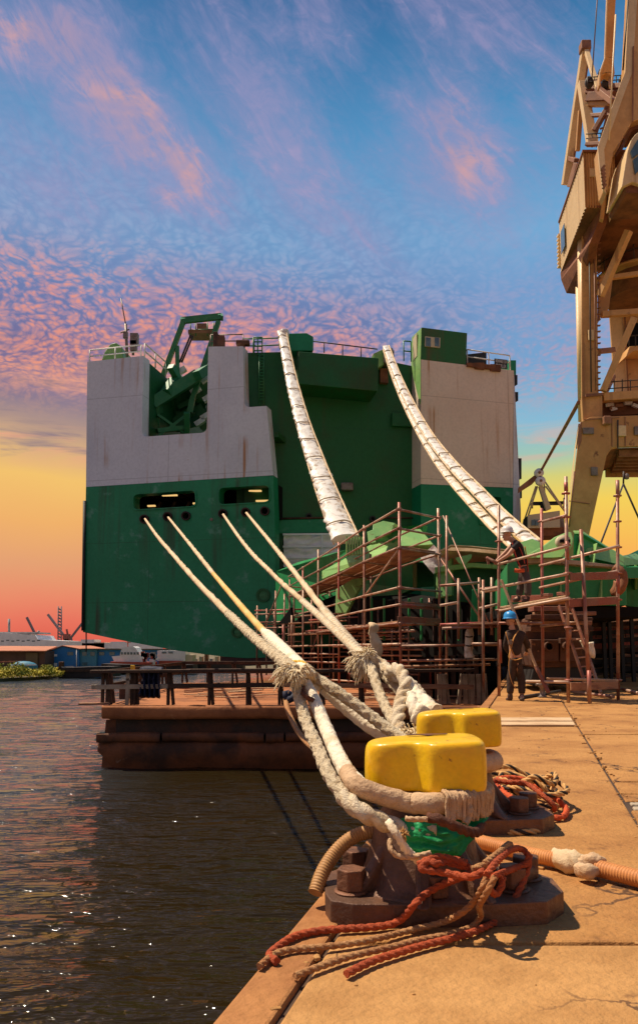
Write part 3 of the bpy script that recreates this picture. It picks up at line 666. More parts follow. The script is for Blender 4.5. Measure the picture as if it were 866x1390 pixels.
# centre wall (recess above the ramp)
cw = [(332,479),(395,477.5),(512,487),(575,500),(600,500),(600,880),(332,880)]
dh = [(384,728),(455,726),(455,800),(384,800)]
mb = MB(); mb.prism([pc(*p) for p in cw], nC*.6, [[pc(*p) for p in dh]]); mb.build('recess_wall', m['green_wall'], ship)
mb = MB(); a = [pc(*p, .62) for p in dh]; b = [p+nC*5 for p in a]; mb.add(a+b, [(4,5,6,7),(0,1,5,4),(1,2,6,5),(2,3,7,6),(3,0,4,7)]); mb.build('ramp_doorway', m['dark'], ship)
mb = MB(); vs = []; nx, ny = 34, 22
for j in range(ny+1):
    for i in range(nx+1):
        p = pc(385+75*i/nx, 725.5+44*j/ny, -.12); k = noise.noise(V((i*.13, j*.3, 2)))*.16 + .10*math.sin(j*1.1+.25*i+noise.noise(V((i*.1,j*.1,0)))*4); vs.append(p-nC*k)
mb.add(vs, [(j*(nx+1)+i, j*(nx+1)+i+1, (j+1)*(nx+1)+i+1, (j+1)*(nx+1)+i) for j in range(ny) for i in range(nx)], True); cu = mb.build('door_sheet', m['curtain'], ship)
mb = MB()
for y in (725.5, 742, 757): mb.beam(pc(384,y,-.3), pc(461,y-.6,-.3), .1, .14)
mb.beam(pc(437,725,-.3), pc(437.5,768,-.3), .1); mb.build('sheet_batten', m['curtain'], cu)
mb = MB(); mb.prism([pc(*p,-.12) for p in [(379,706),(470,704),(470,722.5),(379,724)]], nC*.1); mb.build('door_header', m['green_hull'], ship, bevel=.02)
mb = MB(); mb.tube(pc(374,704,-.15), pc(475,702,-.15), .07); mb.tube(pc(520,703,-.15), pc(570,703,-.15), .07); mb.build('wall_pipe', m['rust_machine'], ship)
for (x, y) in ((419.5,700.5),(506,704)):
    mb = MB(); mb.prism([pc(*p,-.2) for p in circ(x,y,4.2,12)], nC*.3, [[pc(*p,-.2) for p in circ(x,y,2.4,12)]]); fr = mb.build('fairlead_ring', m['black_paint'], ship)
    mb = MB(); mb.prism([pc(*p,-.05) for p in circ(x,y,2.8,12)], nC*.04); mb.build('fairlead_throat', m['dark'], fr)
mb = MB(); mb.box(pc(471,661,-.3), (.9,.5,.6)); mb.build('wall_lamp', m['steel'], ship, bevel=.08)
mb = MB(); mb.prism([pc(*p,-.35) for p in [(532,560),(560,561),(560,579),(532,578)]], nC*.3); mb.build('wall_box', m['green_wall'], ship, bevel=.04)
mb = MB()
for y in range(482, 545, 4): mb.tube(pc(352,y,-.25), pc(358,y,-.25), .04, 6)
mb.tube(pc(352,480,-.25), pc(352,548,-.25), .04, 6); mb.tube(pc(358,480,-.25), pc(358,548,-.25), .04, 6)
for y in range(458, 482, 6): mb.tube(pc(344,y,-.1), pc(356,y,-.1), .05, 6)
for x in (344,350,356): mb.tube(pc(x,458,-.1), pc(x,482,-.1), .05, 6)
mb.build('wall_ladder', m['green_gear'], ship)
# overhanging winch box
Pf = [(405.5,477),(514,486),(512.5,531),(404.5,521)]
mb = MB(); mb.prism([pc(*p,-2.6) for p in Pf], nC*2.58); mb.build('winch_box', m['green_wall'], ship, bevel=.06)
mb = MB(); mb.prism([pc(*p,-1.2) for p in [(392.5,452.5),(416,451.8),(425.5,457),(425.5,476),(393,476)]], nC*2.4); mb.build('deck_house', m['green_hull'], ship, bevel=.05)
rl = railing('deck_railing', [pc(330,479,.3), pc(345,479,.3), pc(392,477.5,.3)], m['green_gear'], ship, 1.1, .05)
mb = MB(); mb.tube(pc(424,463,-.5), pc(512,474,-.5), .05); 
for x, y in ((440,465),(465,468),(490,471)): mb.tube(pc(x,y,-.5), pc(x,y+14,-.5), .04)
for x, y in ((405,470),(409,461)): mb.tube(pc(x,y,-1), pc(x-1,y+16,-1), .05)
mb.build('deck_stay', m['cable'], ship)
for (x, y, c) in ((386,450,'wrap_white'),(527,475,'steel')):
    mb = MB(); mb.box(pc(x,y+12,-.6), (.8,1.0,1.0)); mb.lathe([(.1,-.25),(.36,-.25),(.36,.25),(.1,.25)], pc(x,y+3,-1.2), 14); mb.build('cable_sheave', m[c], ship, bevel=.05)
mb = MB(); mb.prism([pc(*p,-.8) for p in [(507,480),(520,474),(524,492),(512,500)]], nC*1.2); mb.build('sheave_bracket', m['pale_green'], ship)
mb = MB(); mb.prism([pc(*p,-.4) for p in [(516,500),(526,500),(527,520),(516,519)]], nC*.5); mb.build('sheave_bracket', m['crane_rust'], ship)
# starboard block
bp = [(571.2,488),(697,503),(700,580),(706,691),(706,700),(571.2,660)]
mb = MB(); mb.prism([pr(*p) for p in [(571.2,488),(697,503),(695.8,662),(571.2,657)]], nR*1.9); mb.build('quarter_plating', m['white_hull_lit'], ship)
mb = MB(); mb.prism([pr(*p,-.004) for p in [(697.2,503),(700,560),(703,620),(706.5,692),(706.5,720),(696,716)]], nR*1.9); mb.build('side_plating', m['white_hull_shade'], ship)
oh = rnd([(652,673),(680,675),(679,702),(649,694)], 3)
mb = MB(); mb.prism([pr(*p) for p in [(571.2,657.1),(695.8,662.1),(695.8,880),(571.2,880)]], nR*1.9, [[pr(*p) for p in oh]]); mb.build('quarter_hull', m['green_hull'], ship)
mb = MB(); mb.prism([pr(*p,1.92) for p in [(640,664),(690,666),(690,712),(640,708)]], nR*.1); mb.build('quarter_opening', m['dark'], ship)
mb = MB(); mb.prism([pr(*p,-.12) for p in [(649,696),(676,700),(676,716),(651,712)]], nR*.1); fp = mb.build('fairlead_plate', m['green_hull'], ship)
mb = MB(); mb.prism([pr(*p,-.3) for p in circ(659,705,3.6,12)], nR*.3, [[pr(*p,-.3) for p in circ(659,705,2.2,12)]]); mb.build('fairlead_ring', m['dark_red_hull'], fp)
mb = MB(); mb.prism([pr(*p,-.012) for p in [(571.2,489),(571.2,657),(571.2,700)]][:3] and [pr(572.6,444.3), pr(634,452), pr(632.2,495), pr(571.2,487.9)], nR*1.9); cb = mb.build('control_cabin', m['green_cabin'], ship, bevel=.03)
mb = MB(); P = [(577,456.5),(597.5,458.5),(597,472),(576.5,470)]; mb.prism([pr(*p,-.1) for p in P], nR*.08); wf = mb.build('cabin_window', m['ship_cream'], cb)
for a, b in ((578,584.5),(590,596)):
    mb = MB(); mb.prism([pr(*p,-.13) for p in [(a,458),(b,458.6),(b,470.6),(a,469.6)]], nR*.06); mb.build('window_pane', m['glass'], wf)
mb = MB(); a = pr(572,465)+nR*.3; mb.prism([a+nR*t+V((-.12,-.03,z)) for t, z in ((.35,-.8),(1.1,-.9),(1.1,.8),(.35,1.0))], V((.06,.02,0))); mb.build('window_pane', m['ship_cream'], wf)
# lit side of the block (its edge towards the recess), light put into paler green
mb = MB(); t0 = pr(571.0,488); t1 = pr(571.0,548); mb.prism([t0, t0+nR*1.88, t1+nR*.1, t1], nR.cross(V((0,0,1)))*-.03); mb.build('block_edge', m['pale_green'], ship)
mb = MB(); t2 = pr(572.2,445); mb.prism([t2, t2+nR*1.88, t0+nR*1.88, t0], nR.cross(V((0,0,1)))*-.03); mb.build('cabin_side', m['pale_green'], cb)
railing('deck_railing', [pr(634,494,.4), pr(692,502,.4)], m['white_paint'], ship, 1.15, .05)
railing('deck_railing', [pc(548,490,-.2), pc(558,491,-.2)], m['green_gear'], ship, 1.6, .05)
mb = MB(); mb.prism([pr(*p,1.0) for p in [(633,481),(660,478),(660,499),(633,495)]], nR*.3); mb.build('wind_screen', m['black_paint'], ship)
mb = MB(); mb.prism([pr(*p,1.3) for p in [(690,489),(700,489),(700,520),(690,520)]], nR*1.5); mb.build('corner_post', m['green_hull'], ship)
for y0, y1, x in ((509,522,697.5),(532,544,698.5),(622,650,703),(662,676,703.5)): mb = MB(); mb.prism([pr(*p,.5) for p in [(x,y0),(x+4.5,y0),(x+4.5,y1),(x,y1)]], nR*.8); mb.build('side_fender', m['black_paint'], ship)
mb = MB(); rg = random.Random(4)
for k in range(9): x = 636+k*4.5; mb.box(pr(x, 495.5+(x-634)*.12+1, .1), (rg.uniform(.3,.8), .6, rg.uniform(.25,.55)))
mb.build('rusty_scrap', m['crane_rust'], ship)
mb = MB(); P = [(671,486.5),(688.5,488.5),(688.3,501),(671,499)]; mb.prism([pr(*p,.25) for p in P], nR*.06); bd = mb.build('warning_board', m['black_paint'], ship)
def text_mesh(s, size):
    cu_ = bpy.data.curves.new('t', 'FONT'); cu_.body = s; cu_.size = size; cu_.align_x = 'CENTER'; cu_.extrude = .012
    o = bpy.data.objects.new('t', cu_); COL.objects.link(o); dg = bpy.context.evaluated_depsgraph_get()
    me = bpy.data.meshes.new_from_object(o.evaluated_get(dg)); bpy.data.objects.remove(o); bpy.data.curves.remove(cu_); return me
def lettering(s, size, c, xa, ya, na, mt, parent, sx=1):
    me = text_mesh(s, size); mb = MB()
    vs = [c + xa*(v.co.x*sx) + ya*v.co.y + na*v.co.z for v in me.vertices]; mb.add(vs, [tuple(p.vertices) for p in me.polygons]); bpy.data.meshes.remove(me)
    return mb.build('lettering', mt, parent)
xr = (R1-R0).normalized()
for s, y in (('BEWARE OF', 492.6), ('PROPELLER', 498.6)):
    lettering(s, .36, pr(679.7, y, .22), (xr+V((0,0,-.035))).normalized(), V((0,0,1)), -nR, m['white_paint'], bd, .48)
# ------------------------------------------------------------------ stern ramp cables
for (nm, px, flat, lab) in (
    ('a', [(383,450,55.2,.36),(389,482,52.5,.38),(397,520,49.5,.42),(409,566,46,.47),(424,612,42.5,.53),(444,668,38,.60),(470,733,33,.66)], (.42,1.0), 'thick white wrapped cable hanging down the dark recess from beside the winch box'),
    ('b', [(524,470,54.5,0.259),(536,502,51,0.259),(553,540,47,0.274),(580,588,42,0.288),(612,629,37,0.302),(646,664,32.5,0.302),(680,699,28.5,0.288),(724,737,24.5,0.288)], (.4,1.0), 'upper of two white wrapped ramp cables running down past the starboard plating to the bracket'),
    ('c', [(523,474,54.6,0.187),(533,505,51.2,0.202),(549,545,47.2,0.216),(574,594,42.2,0.216),(603,639,37.2,0.216),(636,678,32.7,0.216),(668,712,28.7,0.216),(700,742,25.5,0.216)], (.4,1.0), 'lower of two white wrapped ramp cables running down past the starboard plating to the bracket')):
    P = [at(x, y, Y) for x, y, Y, r_ in px]
    t = thing('ramp_cable', lab, 'cable', P[-1], 'white wrapped cables holding the stern ramp')
    mb = MB(); mb.rope(P, [p[3] for p in px], 'crinkle', seg=18, step=.16, flat=flat); mb.build('wrapping', m['wrap_white'], t)
    for k in range(len(P)-1):
        for f_ in (.25, .75):
            c_ = P[k].lerp(P[k+1], f_); r_ = px[k][3]*(1-f_)+px[k+1][3]*f_; d_ = (P[k+1]-P[k]).normalized(); s1 = d_.cross(V((0,0,1))).normalized(); s2 = s1.cross(d_)
            mb = MB(); mb.rope([c_+s1*(r_*1.0*math.cos(q_/10*2*math.pi))+s2*(r_*.46*math.sin(q_/10*2*math.pi))+d_*(.08*math.sin(q_*2+k)) for q_ in range(11)], .035, 'twist', seg=6, step=.08, cap=False); mb.build('tie_band', m['cable_pale'], t)
    # wire edges showing beside the wrapping
    for s_ in (-1, 1):
        mb = MB(); mb.rope([at(x+s_*(r_*.80)*F/Y, y-s_*.5*r_*F/Y*.5, Y-.15) for x, y, Y, r_ in px], .05, 'twist', seg=6, step=.35); mb.build('wire_strand', m['rope_far'], t)
    if nm == 'a':
        for k in range(7):
            mb = MB(); a = at(470+k*3.6, 728, 32.2); mb.prism([a, a+V((.06,0,0)), a+V((.06,0,-.75)), a+V((0,0,-.75))], (0,.5,0)); mb.build('anchor_plate', m['pale_green'], t)
# ------------------------------------------------------------------ stern ramp (landed on the quay)
ramp = thing('stern_ramp', 'long green steel stern ramp let down from the ship onto the quay behind the scaffolding', 'ramp', (6,30,0))
TILT = {'side_plate': 1.0, 'link_plate': .8, 'fold_plate': 1.3, 'lifting_lug': .75, 'deck_edge': .6, 'flap_plate': 1.0, 'stiffener': .4, 'web_plate': .45, 'bracing_plate': .5, 'end_flap': .8}
def poly(px, Y, ext, name, mt, parent=ramp, bevel=.02):
    """a plate: pixel outline surveyed at depth Y (one number or one per corner), ext = its true thickness"""
    Ys = Y if isinstance(Y, (list, tuple)) else [Y]*len(px)
    yb = max(p[1] for p in px); k = TILT.get(name, 0)     # plates tipped back to catch the sun: their upper edge stands farther back
    mb = MB(); mb.prism([at(x, y, d_*(1+k*(yb-y)/F)) for (x, y), d_ in zip(px, Ys)], ext); return mb.build(name, mt, parent, bevel=bevel)
# inner section from the doorway down to the fold
poly([(374,776),(404,763),(470,746),(524,728),(536,716),(575,712),(560,760),(560,800),(470,836),(374,846)], [50,46,38,33,32,32,33,34,40,50], (.25,.5,0), 'side_girder', m['ramp_green'])
poly([(437,775),(470,757),(505,738),(540,722),(545,716),(545,737),(520,752),(470,772),(437,786)], [37,35,33,31.5,31,31,32,35,37], (.1,.35,0), 'side_plate', m['pale_green'])
poly([(378,846),(395,824),(397,846),(430,818),(475,800),(478,830),(430,850),(400,852)][:5]+[(478,830),(430,848)], 40, (.1,.4,0), 'bracing_plate', m['dark'])
poly([(455,832),(456,800),(478,786),(496,784),(480,812),(470,832)], 30.5, (.1,.35,0), 'bracing_plate', m['pale_green'])
poly([(506,712),(520,707),(536,710),(530,724),(505,730)], 32.4, (.2,.6,0), 'link_plate', m['pale_green'])
poly([(498,722),(508,718),(510,736),(500,738)], 32.2, (.15,.5,0), 'link_plate', m['pale_green'])
poly([(545,720),(570,718),(588,739),(560,741),(543,741)], 28.5, (.3,1.5,0), 'fold_plate', m['pale_green'])
mb = MB(); Q = [at(*p) for p in ((569,756,27.5),(588,740,27.2),(612,768,26.8),(596,790,27.0))]
nx = 14; vs = []
for j in range(nx+1):
    for i in range(nx+1):
        u_, v_ = i/nx, j/nx; p = Q[0]*(1-u_)*(1-v_)+Q[1]*u_*(1-v_)+Q[2]*u_*v_+Q[3]*(1-u_)*v_; vs.append(p+V((0,-.12*noise.noise(p*1.6)-.05*noise.noise(p*5),.06*noise.noise(p*4))))
mb.add(vs, [(j*(nx+1)+i, j*(nx+1)+i+1, (j+1)*(nx+1)+i+1, (j+1)*(nx+1)+i) for j in range(nx) for i in range(nx)], True); mb.build('hanging_wrap', m['wrap_white'], ramp)
# outer section: deck edge, box girder, brackets
poly([(596,747),(612,740),(640,741),(690,746),(722,751),(722,759),(690,754),(640,749),(612,748)], 25, (.3,4,0), 'deck_edge', m['pale_wood'])
poly([(596,747),(612,739.5),(640,741),(690,746),(722,751),(722,752.5),(690,747.5),(640,742.5),(612,741.5),(598,749)], 24.8, (.05,.3,0), 'edge_flange', m['pale_wood'])
poly([(617,757),(640,752),(640,757),(630,768),(622,764)], 24.9, (.02,.1,0), 'gusset', m['pale_green'])
poly([(590,770),(640,764),(722,770),(722,775),(640,770),(590,778)], 25.4, (.05,.3,0), 'lower_flange', m['pale_green'])
poly([(588,778),(650,770),(722,774),(722,812),(650,820),(590,812)], 26, (.3,.4,0), 'side_girder', m['green_wall'])
poly([(591,812),(592,776),(613,757),(613,808)], 25.2, (.1,.25,0), 'web_plate', m['pale_green'])
poly([(640,800),(652,800),(652,846),(646,852),(638,842)], 24.9, (.1,.3,0), 'support_leg', m['ramp_green'])
poly([(688,766),(692,760),(850,768),(850,822),(688,822)], 19.6, (1,6,0), 'box_girder', m['ramp_green'])
for x, w_ in ((712,3),(760,2.2),(815,2.4)):
    poly([(x,766),(x+w_,766),(x+w_,821),(x-.5,821)], 19.35, (.0,.25,0), 'stiffener', m['pale_green'])
poly([(741,812),(760,811),(760,821),(741,821)], 19.4, (.02,.2,0), 'stiffener_foot', m['pale_green'])
poly([(716,757),(740,755),(800,763),(846,768.5),(846,770.5),(800,768),(740,763),(712,765)], 19.2, (.8,5,0), 'deck_plate', m['grey_wood'], bevel=.01)
lug = [(706,757),(716,752),(735,742),(752,729),(768,722.5),(775,722),(778,732),(776,741),(764,756),(752,757)]
poly(lug, 19.0, (.1,.35,0), 'lifting_lug', m['pale_green'], bevel=.03)
mb = MB(); c = at(763,735.5,18.95); mb.lathe([(.01,-.14),(.16,-.14),(.16,.1),(.01,.1)], (0,0,0), 20); mb.v = [V((p.x, p.z, p.y))+c for p in mb.v]; mb.build('lug_boss', m['ship_cream'], ramp)
mb = MB(); a = at(760,734.5,18.78); mb.box(a+V((.11,0,0)), (.24,.1,.075)); mb.build('lug_slot', m['dark'], ramp)
poly([(696,752),(706,736),(722,731),(733,737),(733,752),(712,757)], 21.5, (.1,.5,0), 'lifting_lug', m['pale_green'])
poly([(778,724),(790,724),(846,757),(846,768),(800,764),(777,762)], [20.5,20.5,21.5,21.5,20.5,20.3], (.3,.4,0), 'flap_web', m['ramp_green'])
poly([(778,722),(790,722),(846,756),(866,752),(890,750),(890,765),(846,768),(800,757)], [20.2,20.2,21,23,24,24,21,20.3], (0,.06,.05), 'flap_plate', m['pale_green'])
for x, y0 in ((786,728),(806,737)): poly([(x-2,y0+28),(x+3,y0),(x+5,y0),(x+1,y0+28)], 20.2, (0,.25,0), 'stiffener', m['pale_green'])
poly([(843,757),(866,746),(900,731),(900,765),(846,768)], [22,23,24,24,22], (.2,.4,0), 'end_flap', m['ramp_green'])
poly([(848,768),(900,762),(900,830),(848,822)], 22.5, (.2,.5,0), 'end_girder', m['ramp_green'])
poly([(861,764),(865,764),(865,800),(861,800)], 22.2, (0,.2,0), 'stiffener', m['pale_green'])
mb = MB(); mb.tube(at(842,783.5,21.6), at(900,783.5,21.8), .045); mb.build('grab_bar', m['plastic_yellow'], ramp)
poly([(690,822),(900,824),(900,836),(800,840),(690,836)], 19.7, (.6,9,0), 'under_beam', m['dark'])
mb = MB(); mb.prism([at(470,748,37), at(560,752,32), at(700,768,25.6), at(846,770,20.5), at(1000,768,22), at(1000,760,34), at(600,790,55), at(400,800,55)], (0,0,-.3)); mb.build('ramp_deck', m['ramp_green'], ramp)
mb = MB(); mb.rope([at(*p) for p in ((834,770,19.0),(842,776,18.9),(846,786,18.9),(843,798,18.9),(834,805,19),(838,790,19))], .12, 'crinkle', seg=10, step=.06); mb.build('wrapped_hinge', m['crane_rust'], ramp)
# rusty landing block that carries the ramp end, with timbers packed on top
blk = thing('rusty_support_block', 'big rusty steel support block with two round holes under the ramp end', 'support', at(755,925,18.6))
mb = MB(); mb.prism([at(*p, 18.6) for p in [(716,838),(806,838),(800,860),(797,906),(722,906),(712,860)]], (.3,3,0)); b_ = mb.build('block_body', m['rust_machine'], blk, bevel=.05)
mb = MB(); mb.prism([at(*p, 18.35) for p in [(720,868),(758,868),(758,898),(722,898)]], (.0,.25,0)); mb.build('face_plate', m['rust_machine'], blk, bevel=.02)
mb = MB(); mb.prism([at(*p, 18.35) for p in [(760,866),(790,866),(790,898),(760,898)]], (.0,.25,0)); mb.build('face_plate', m['rust_machine'], blk, bevel=.02)
for x, y in ((745.5,877.5),(771,877)):
    mb = MB(); mb.prism([at(px, py, 18.2) for px, py in circ(x, y, 6.2, 18)], (0,.2,0), [[at(px, py, 18.2) for px, py in circ(x, y, 4.6, 18)]]); rg_ = mb.build('hole_rim', m['rust_machine'], blk)
    mb = MB(); mb.prism([at(px, py, 18.33) for px, py in circ(x, y, 4.8, 18)], (0,.02,0)); mb.build('hole', m['dark'], rg_)
mb = MB(); mb.prism([at(*p, 18.7) for p in [(724,905),(794,905),(800,930),(718,930)]], (.3,2.5,0)); mb.build('block_foot', m['black_paint'], blk, bevel=.03)
mb = MB(); mb.rope([at(*p) for p in ((790,868,18.2),(797,880,18.15),(803,890,18.2),(800,872,18.2))], .09, 'crinkle', seg=8, step=.05); mb.build('hanging_rag', m['sleeve'], blk)
for i, (x0, x1, y, Y, mt) in enumerate(((722,800,819,17.9,'plank'),(720,772,827,17.7,'toe'),(726,804,833,17.9,'plank'),(716,790,838,17.6,'rust_machine'),(722,798,846,17.8,'plank'),(716,800,854,17.9,'rust_machine'))):
    mb = MB(); mb.box((at(x0,y,Y)+at(x1,y,Y))/2, (at(x0,y,Y)-at(x1,y,Y)).length and ((at(x1,y,Y)-at(x0,y,Y)).length, .5, .09+.02*(i%2)))
    rep(mb.build('packing_timber', m[mt], bevel=.012, loc=(at(x0,y,Y)+at(x1,y,Y))/2), ('topmost','second','third','fourth','fifth','lowest')[i]+' packing timber stacked between ramp and rusty support block', 'timber', 'packing timbers under the ramp')
poly([(470,812),(560,806),(690,824),(690,905),(470,902)], [36,33,24.8,24.8,36], (.4,4,0), 'under_ramp_shade', m['dark'])  # near-black sheet added for the shade under the ramp
for k in range(12): poly([(486+k*17,812),(489+k*17,812),(489+k*17,870),(486+k*17,870)], 32-k*.62, (.0,.2,0), 'frame_rib', m['ramp_green' if k % 3 else 'dark_red_hull'])
# ------------------------------------------------------------------ scaffolds
def tubep(name, a, b, mt, parent, r=.026, clamps=True):
    mb = MB(); mb.tube(a, b, r, 8); return mb.build(name, m[mt], parent)
def plank(parent, a, b, wv, n=3, th=.05, mt='plank', name='plank'):
    """n boards side by side from edge line a-b across wv"""
    for k in range(n):
        mb = MB(); o = wv*((k+.5)/n); e = random.uniform(-.12,.12); d_ = (b-a).normalized(); up = V((0,0,1))
        sd = wv.normalized(); mb.box((a+b)/2+o+V((0,0,random.uniform(-.01,.01))), ((b-a).length+.1+e, wv.length/n*.93, th), (d_, sd, d_.cross(sd).normalized()))
        mb.build(name, m[mt], parent, bevel=.008, seg=1)
def couplers(parent, pts, r=.05):
    for p in pts:
        mb = MB(); mb.box(p, (r*2.2, r*2, r*1.8)); mb.build('coupler', m['pole_red'], parent, bevel=.01, seg=1)
# long scaffold on the pontoon beside the ramp
sc1 = thing('scaffold', 'long rusty tube scaffold with two plank walkways running back along the ramp from the pontoon', 'scaffold', (2.36,22.5,-.56))
PA = [(543.6,22.5,682),(495,26.3,713),(460,30.8,736),(432,35.2,746),(411,39.3,769),(393,44,785)]
off = V((1.38,1.5,0)); ZD = -.56
zl = {'top': 4.07+1.02, 'mid': 3.50+1.02, 'deck': 2.92+1.02, 'r2': 1.76+1.02, 'toe': 1.26+1.02, 'd2': .72+1.02, 'low': .12+1.02}
A = []
for i, (px, Y, yt) in enumerate(PA):
    a = at(px, 880, Y); top = at(px, yt, Y).z
    A.append(V((a.x, a.y, 0)))
    tubep('upright', V((a.x,a.y,ZD)), V((a.x,a.y,top)), 'pole' if i % 2 else 'pole_red', sc1, .042)
    b = V((a.x,a.y,0))+off
    tubep('upright', V((b.x,b.y,ZD)), V((b.x,b.y, at(597,690,24).z if i == 0 else top-.3)), 'pole_red' if i % 2 else 'pole', sc1, .042)
for i in range(5):
    a, b = A[i], A[i+1]
    for k, z in zl.items():
        Z = V((0,0,z)); dv = (b-a).normalized()
        if k == 'toe' and i > 1: continue
        tubep('ledger', a+Z+V((-.06,0,0))-dv*.25, b+Z+V((-.06,0,0))+dv*.25, 'ledger' if k in ('top','r2','toe','low') else 'pole', sc1, .034)
        if k in ('mid','top','deck','low') : tubep('ledger', a+off+Z-dv*.2, b+off+Z+dv*.2, 'pole', sc1, .034)
    plank(sc1, a+V((0,0,zl['deck']+.06)), b+V((0,0,zl['deck']+.06)), off*.92, 4)
    plank(sc1, a+V((0,0,zl['d2']+.06)), b+V((0,0,zl['d2']+.06)), off*.92, 3)
for i, a in enumerate(A):
    for k in ('top','mid','deck','r2','d2','low')[: 6 if i < 3 else 4]:
        if k in ('top','mid','r2') and i not in (0,5): continue
        Z = V((0,0,zl[k])); tubep('transom', a+Z-off*.06, a+off*1.06+Z, 'pole', sc1, .034)
    if i < 4: couplers(sc1, [a+V((0,0,zl[k])) for k in ('top','mid','deck','r2','d2')], .06)
tubep('transom', A[0]+V((0,0,zl['toe'])), A[0]+off+V((0,0,zl['toe'])), 'pole_red', sc1, .05)
plank(sc1, A[0]+V((-.04,-.06,zl['toe']-.1)), A[0]+off+V((-.04,-.06,zl['toe']-.1)), V((0,.001,.2)), 1, .03, 'toe', 'toe_board')
plank(sc1, A[0]+V((-.04,-.06,zl['d2'])), A[0]+off+V((-.04,-.06,zl['d2'])), V((0,.001,.2)), 1, .03, 'toe', 'toe_board')
tubep('diagonal', A[1]+V((0,.05,zl['r2'])), A[0]+V((0,.05,zl['deck'])), 'ledger', sc1, .03)
tubep('diagonal', A[4]+V((0,0,ZD)), A[3]+V((0,0,zl['d2'])), 'pole', sc1, .03)
tubep('diagonal', A[0]+off+V((.02,-.05,zl['deck']-.1)), at(656,845,22.5), 'pole', sc1, .034)
# low scaffold far left under the wing
sc2 = thing('scaffold', 'low open tube scaffold under the dark green wing at the far end of the pontoon', 'scaffold', at(375,935,46))
P2 = [(349,47,822),(362,46,826),(374,45,802),(386,44.5,806),(399,43.5,800),(372,49,830),(392,48,815)]
for x, Y, yt in P2:
    a = at(x, 880, Y); tubep('upright', V((a.x,a.y,ZD)), V((a.x,a.y,at(x,yt,Y).z)), 'pole', sc2, .05)
for y, Y in ((829,46.5),(834,46),(845,46),(853,45.5),(862,46),(873,46)):
    tubep('ledger', at(346,y,Y), at(412,y-2,Y-1.5), 'pole_red' if y in (829,862) else 'pole', sc2, .045)
plank(sc2, at(346,848,46), at(410,846,44.5), V((0,1.2,0)), 3)
tubep('diagonal', at(352,868,46.5), at(384,790,44), 'pole', sc2, .04)
# scaffold between the long one and the quay
sc3 = thing('scaffold', 'narrow tube scaffold tied between the long walkway and the workers scaffold', 'scaffold', at(640,930,20.5))
for x, Y, y0, y1 in ((622,20.5,868,785),(650,21,862,784),(655.5,19.3,940,787),(606,22.5,940,700),(667,20.5,862,784)):
    tubep('upright', at(x,y0,Y), at(x,y1,Y), 'pole', sc3, .036)
for x0, y0, x1, y1, Y, mt in ((597,795,650,791,20.8,'pole'),(597,822,620,818,20.6,'ledger'),(650,800,676,797,20,'ledger'),(652,804,676,800,19.4,'pale_wood'),(650,826,676,820,20,'ledger'),(597,848,676,845,20.7,'pole_red'),(543,905,665,902,22.2,'plank'),(545,877,676,875,21.5,'pole'),(545,897,676,895,22.3,'pole'),(600,853,676,850,20.5,'pole'),(640,874,676,874,20,'pole')):
    tubep('ledger', at(x0,y0,Y), at(x1,y1,Y), mt, sc3, .036)
plank(sc3, at(597,848.5,20.7), at(674,846,20.2), V((.2,1.1,0)), 3)
tubep('diagonal', at(601,700,23), at(667,855,20.3), 'pole', sc3, .02)
# the workers' scaffold on the quay
sc4 = thing('scaffold', 'tall red and rust tube scaffold on the quay with a plank deck carrying a worker', 'scaffold', gnd(757,950))
G1 = gnd(677,945); G2 = gnd(771,953.5); G3 = gnd(838.5,950); G4 = V((at(735,880,16.9).x, 16.9, 0)); G5 = V((at(690,880,18).x,18,0))
ZK = 2.0
tubep('upright', G1, at(676.5,686,G1.y), 'pole', sc4, .034); tubep('upright', G2, at(767.5,647,G2.y), 'pole', sc4, .036)
tubep('upright', G3, at(837.5,652,G3.y), 'pole', sc4, .036); tubep('upright', G4, at(734.5,690,G4.y), 'pole_red', sc4, .034)
tubep('upright', gnd(800,955), at(788,719,15.0), 'pole', sc4, .038)
for (x, y0, y1, Y) in ((767.5,655,667,G2.y),(837.5,652,676,G3.y),(838,778,806,G3.y),(678,868,900,G1.y),(772,850,868,G2.y),(799,910,950,14.4),(769,735,760,G2.y)):
    tubep('upright_sleeve', at(x,y0,Y), at(x+.5,y1,Y), 'pole_red', sc4, .041)
for (x, y, Y) in ((767.5,670,G2.y),(768,702,G2.y),(837.5,673,G3.y),(837.5,708,G3.y),(768.5,740,G2.y),(770,778,G2.y),(770.5,813,G2.y),(771,852,G2.y),(771.5,923,G2.y),(838,743,G3.y),(838,778,G3.y),(838,814,G3.y),(838,923,G3.y),(677,766,G1.y),(677,828,G1.y),(734.5,708,G4.y),(734.5,814,G4.y),(676.5,735,G1.y)):
    c = at(x,y,Y); mb = MB(); mb.lathe([(.04,-.02),(.085,-.012),(.085,.012),(.04,.02)], c, 10); mb.build('coupler', m['pole_red'], sc4)
for x0, y0, Y0, x1, y1, Y1, mt in ((676,766,16.4,771,741,14.6,'ledger'),(732,768,16.9,840,741,15.2,'ledger'),(655,801,17.5,770,779,14.6,'ledger'),(732,798,16.9,838,775,15.2,'ledger'),(678,829,16.4,772,812,14.6,'ledger'),(714,925,15.6,772,926,14.7,'ledger'),(742,921,16.2,838,924,15.2,'pale_wood'),(734,850,16.8,772,846,15,'pole'),(676,846,16.6,735,846,16.8,'pole'),(735,708,16.9,768,700,14.7,'pole')):
    tubep('ledger', at(x0,y0,Y0), at(x1,y1,Y1), mt, sc4, .03)
a, b = at(680,825,16.3), at(768,810,14.8)
plank(sc4, a, b, V((.35,1.2,0)), 4, .045, 'pale_wood'); plank(sc4, at(768,814,14.8), at(838,811,15.2), V((0,1.2,0)), 3, .045)
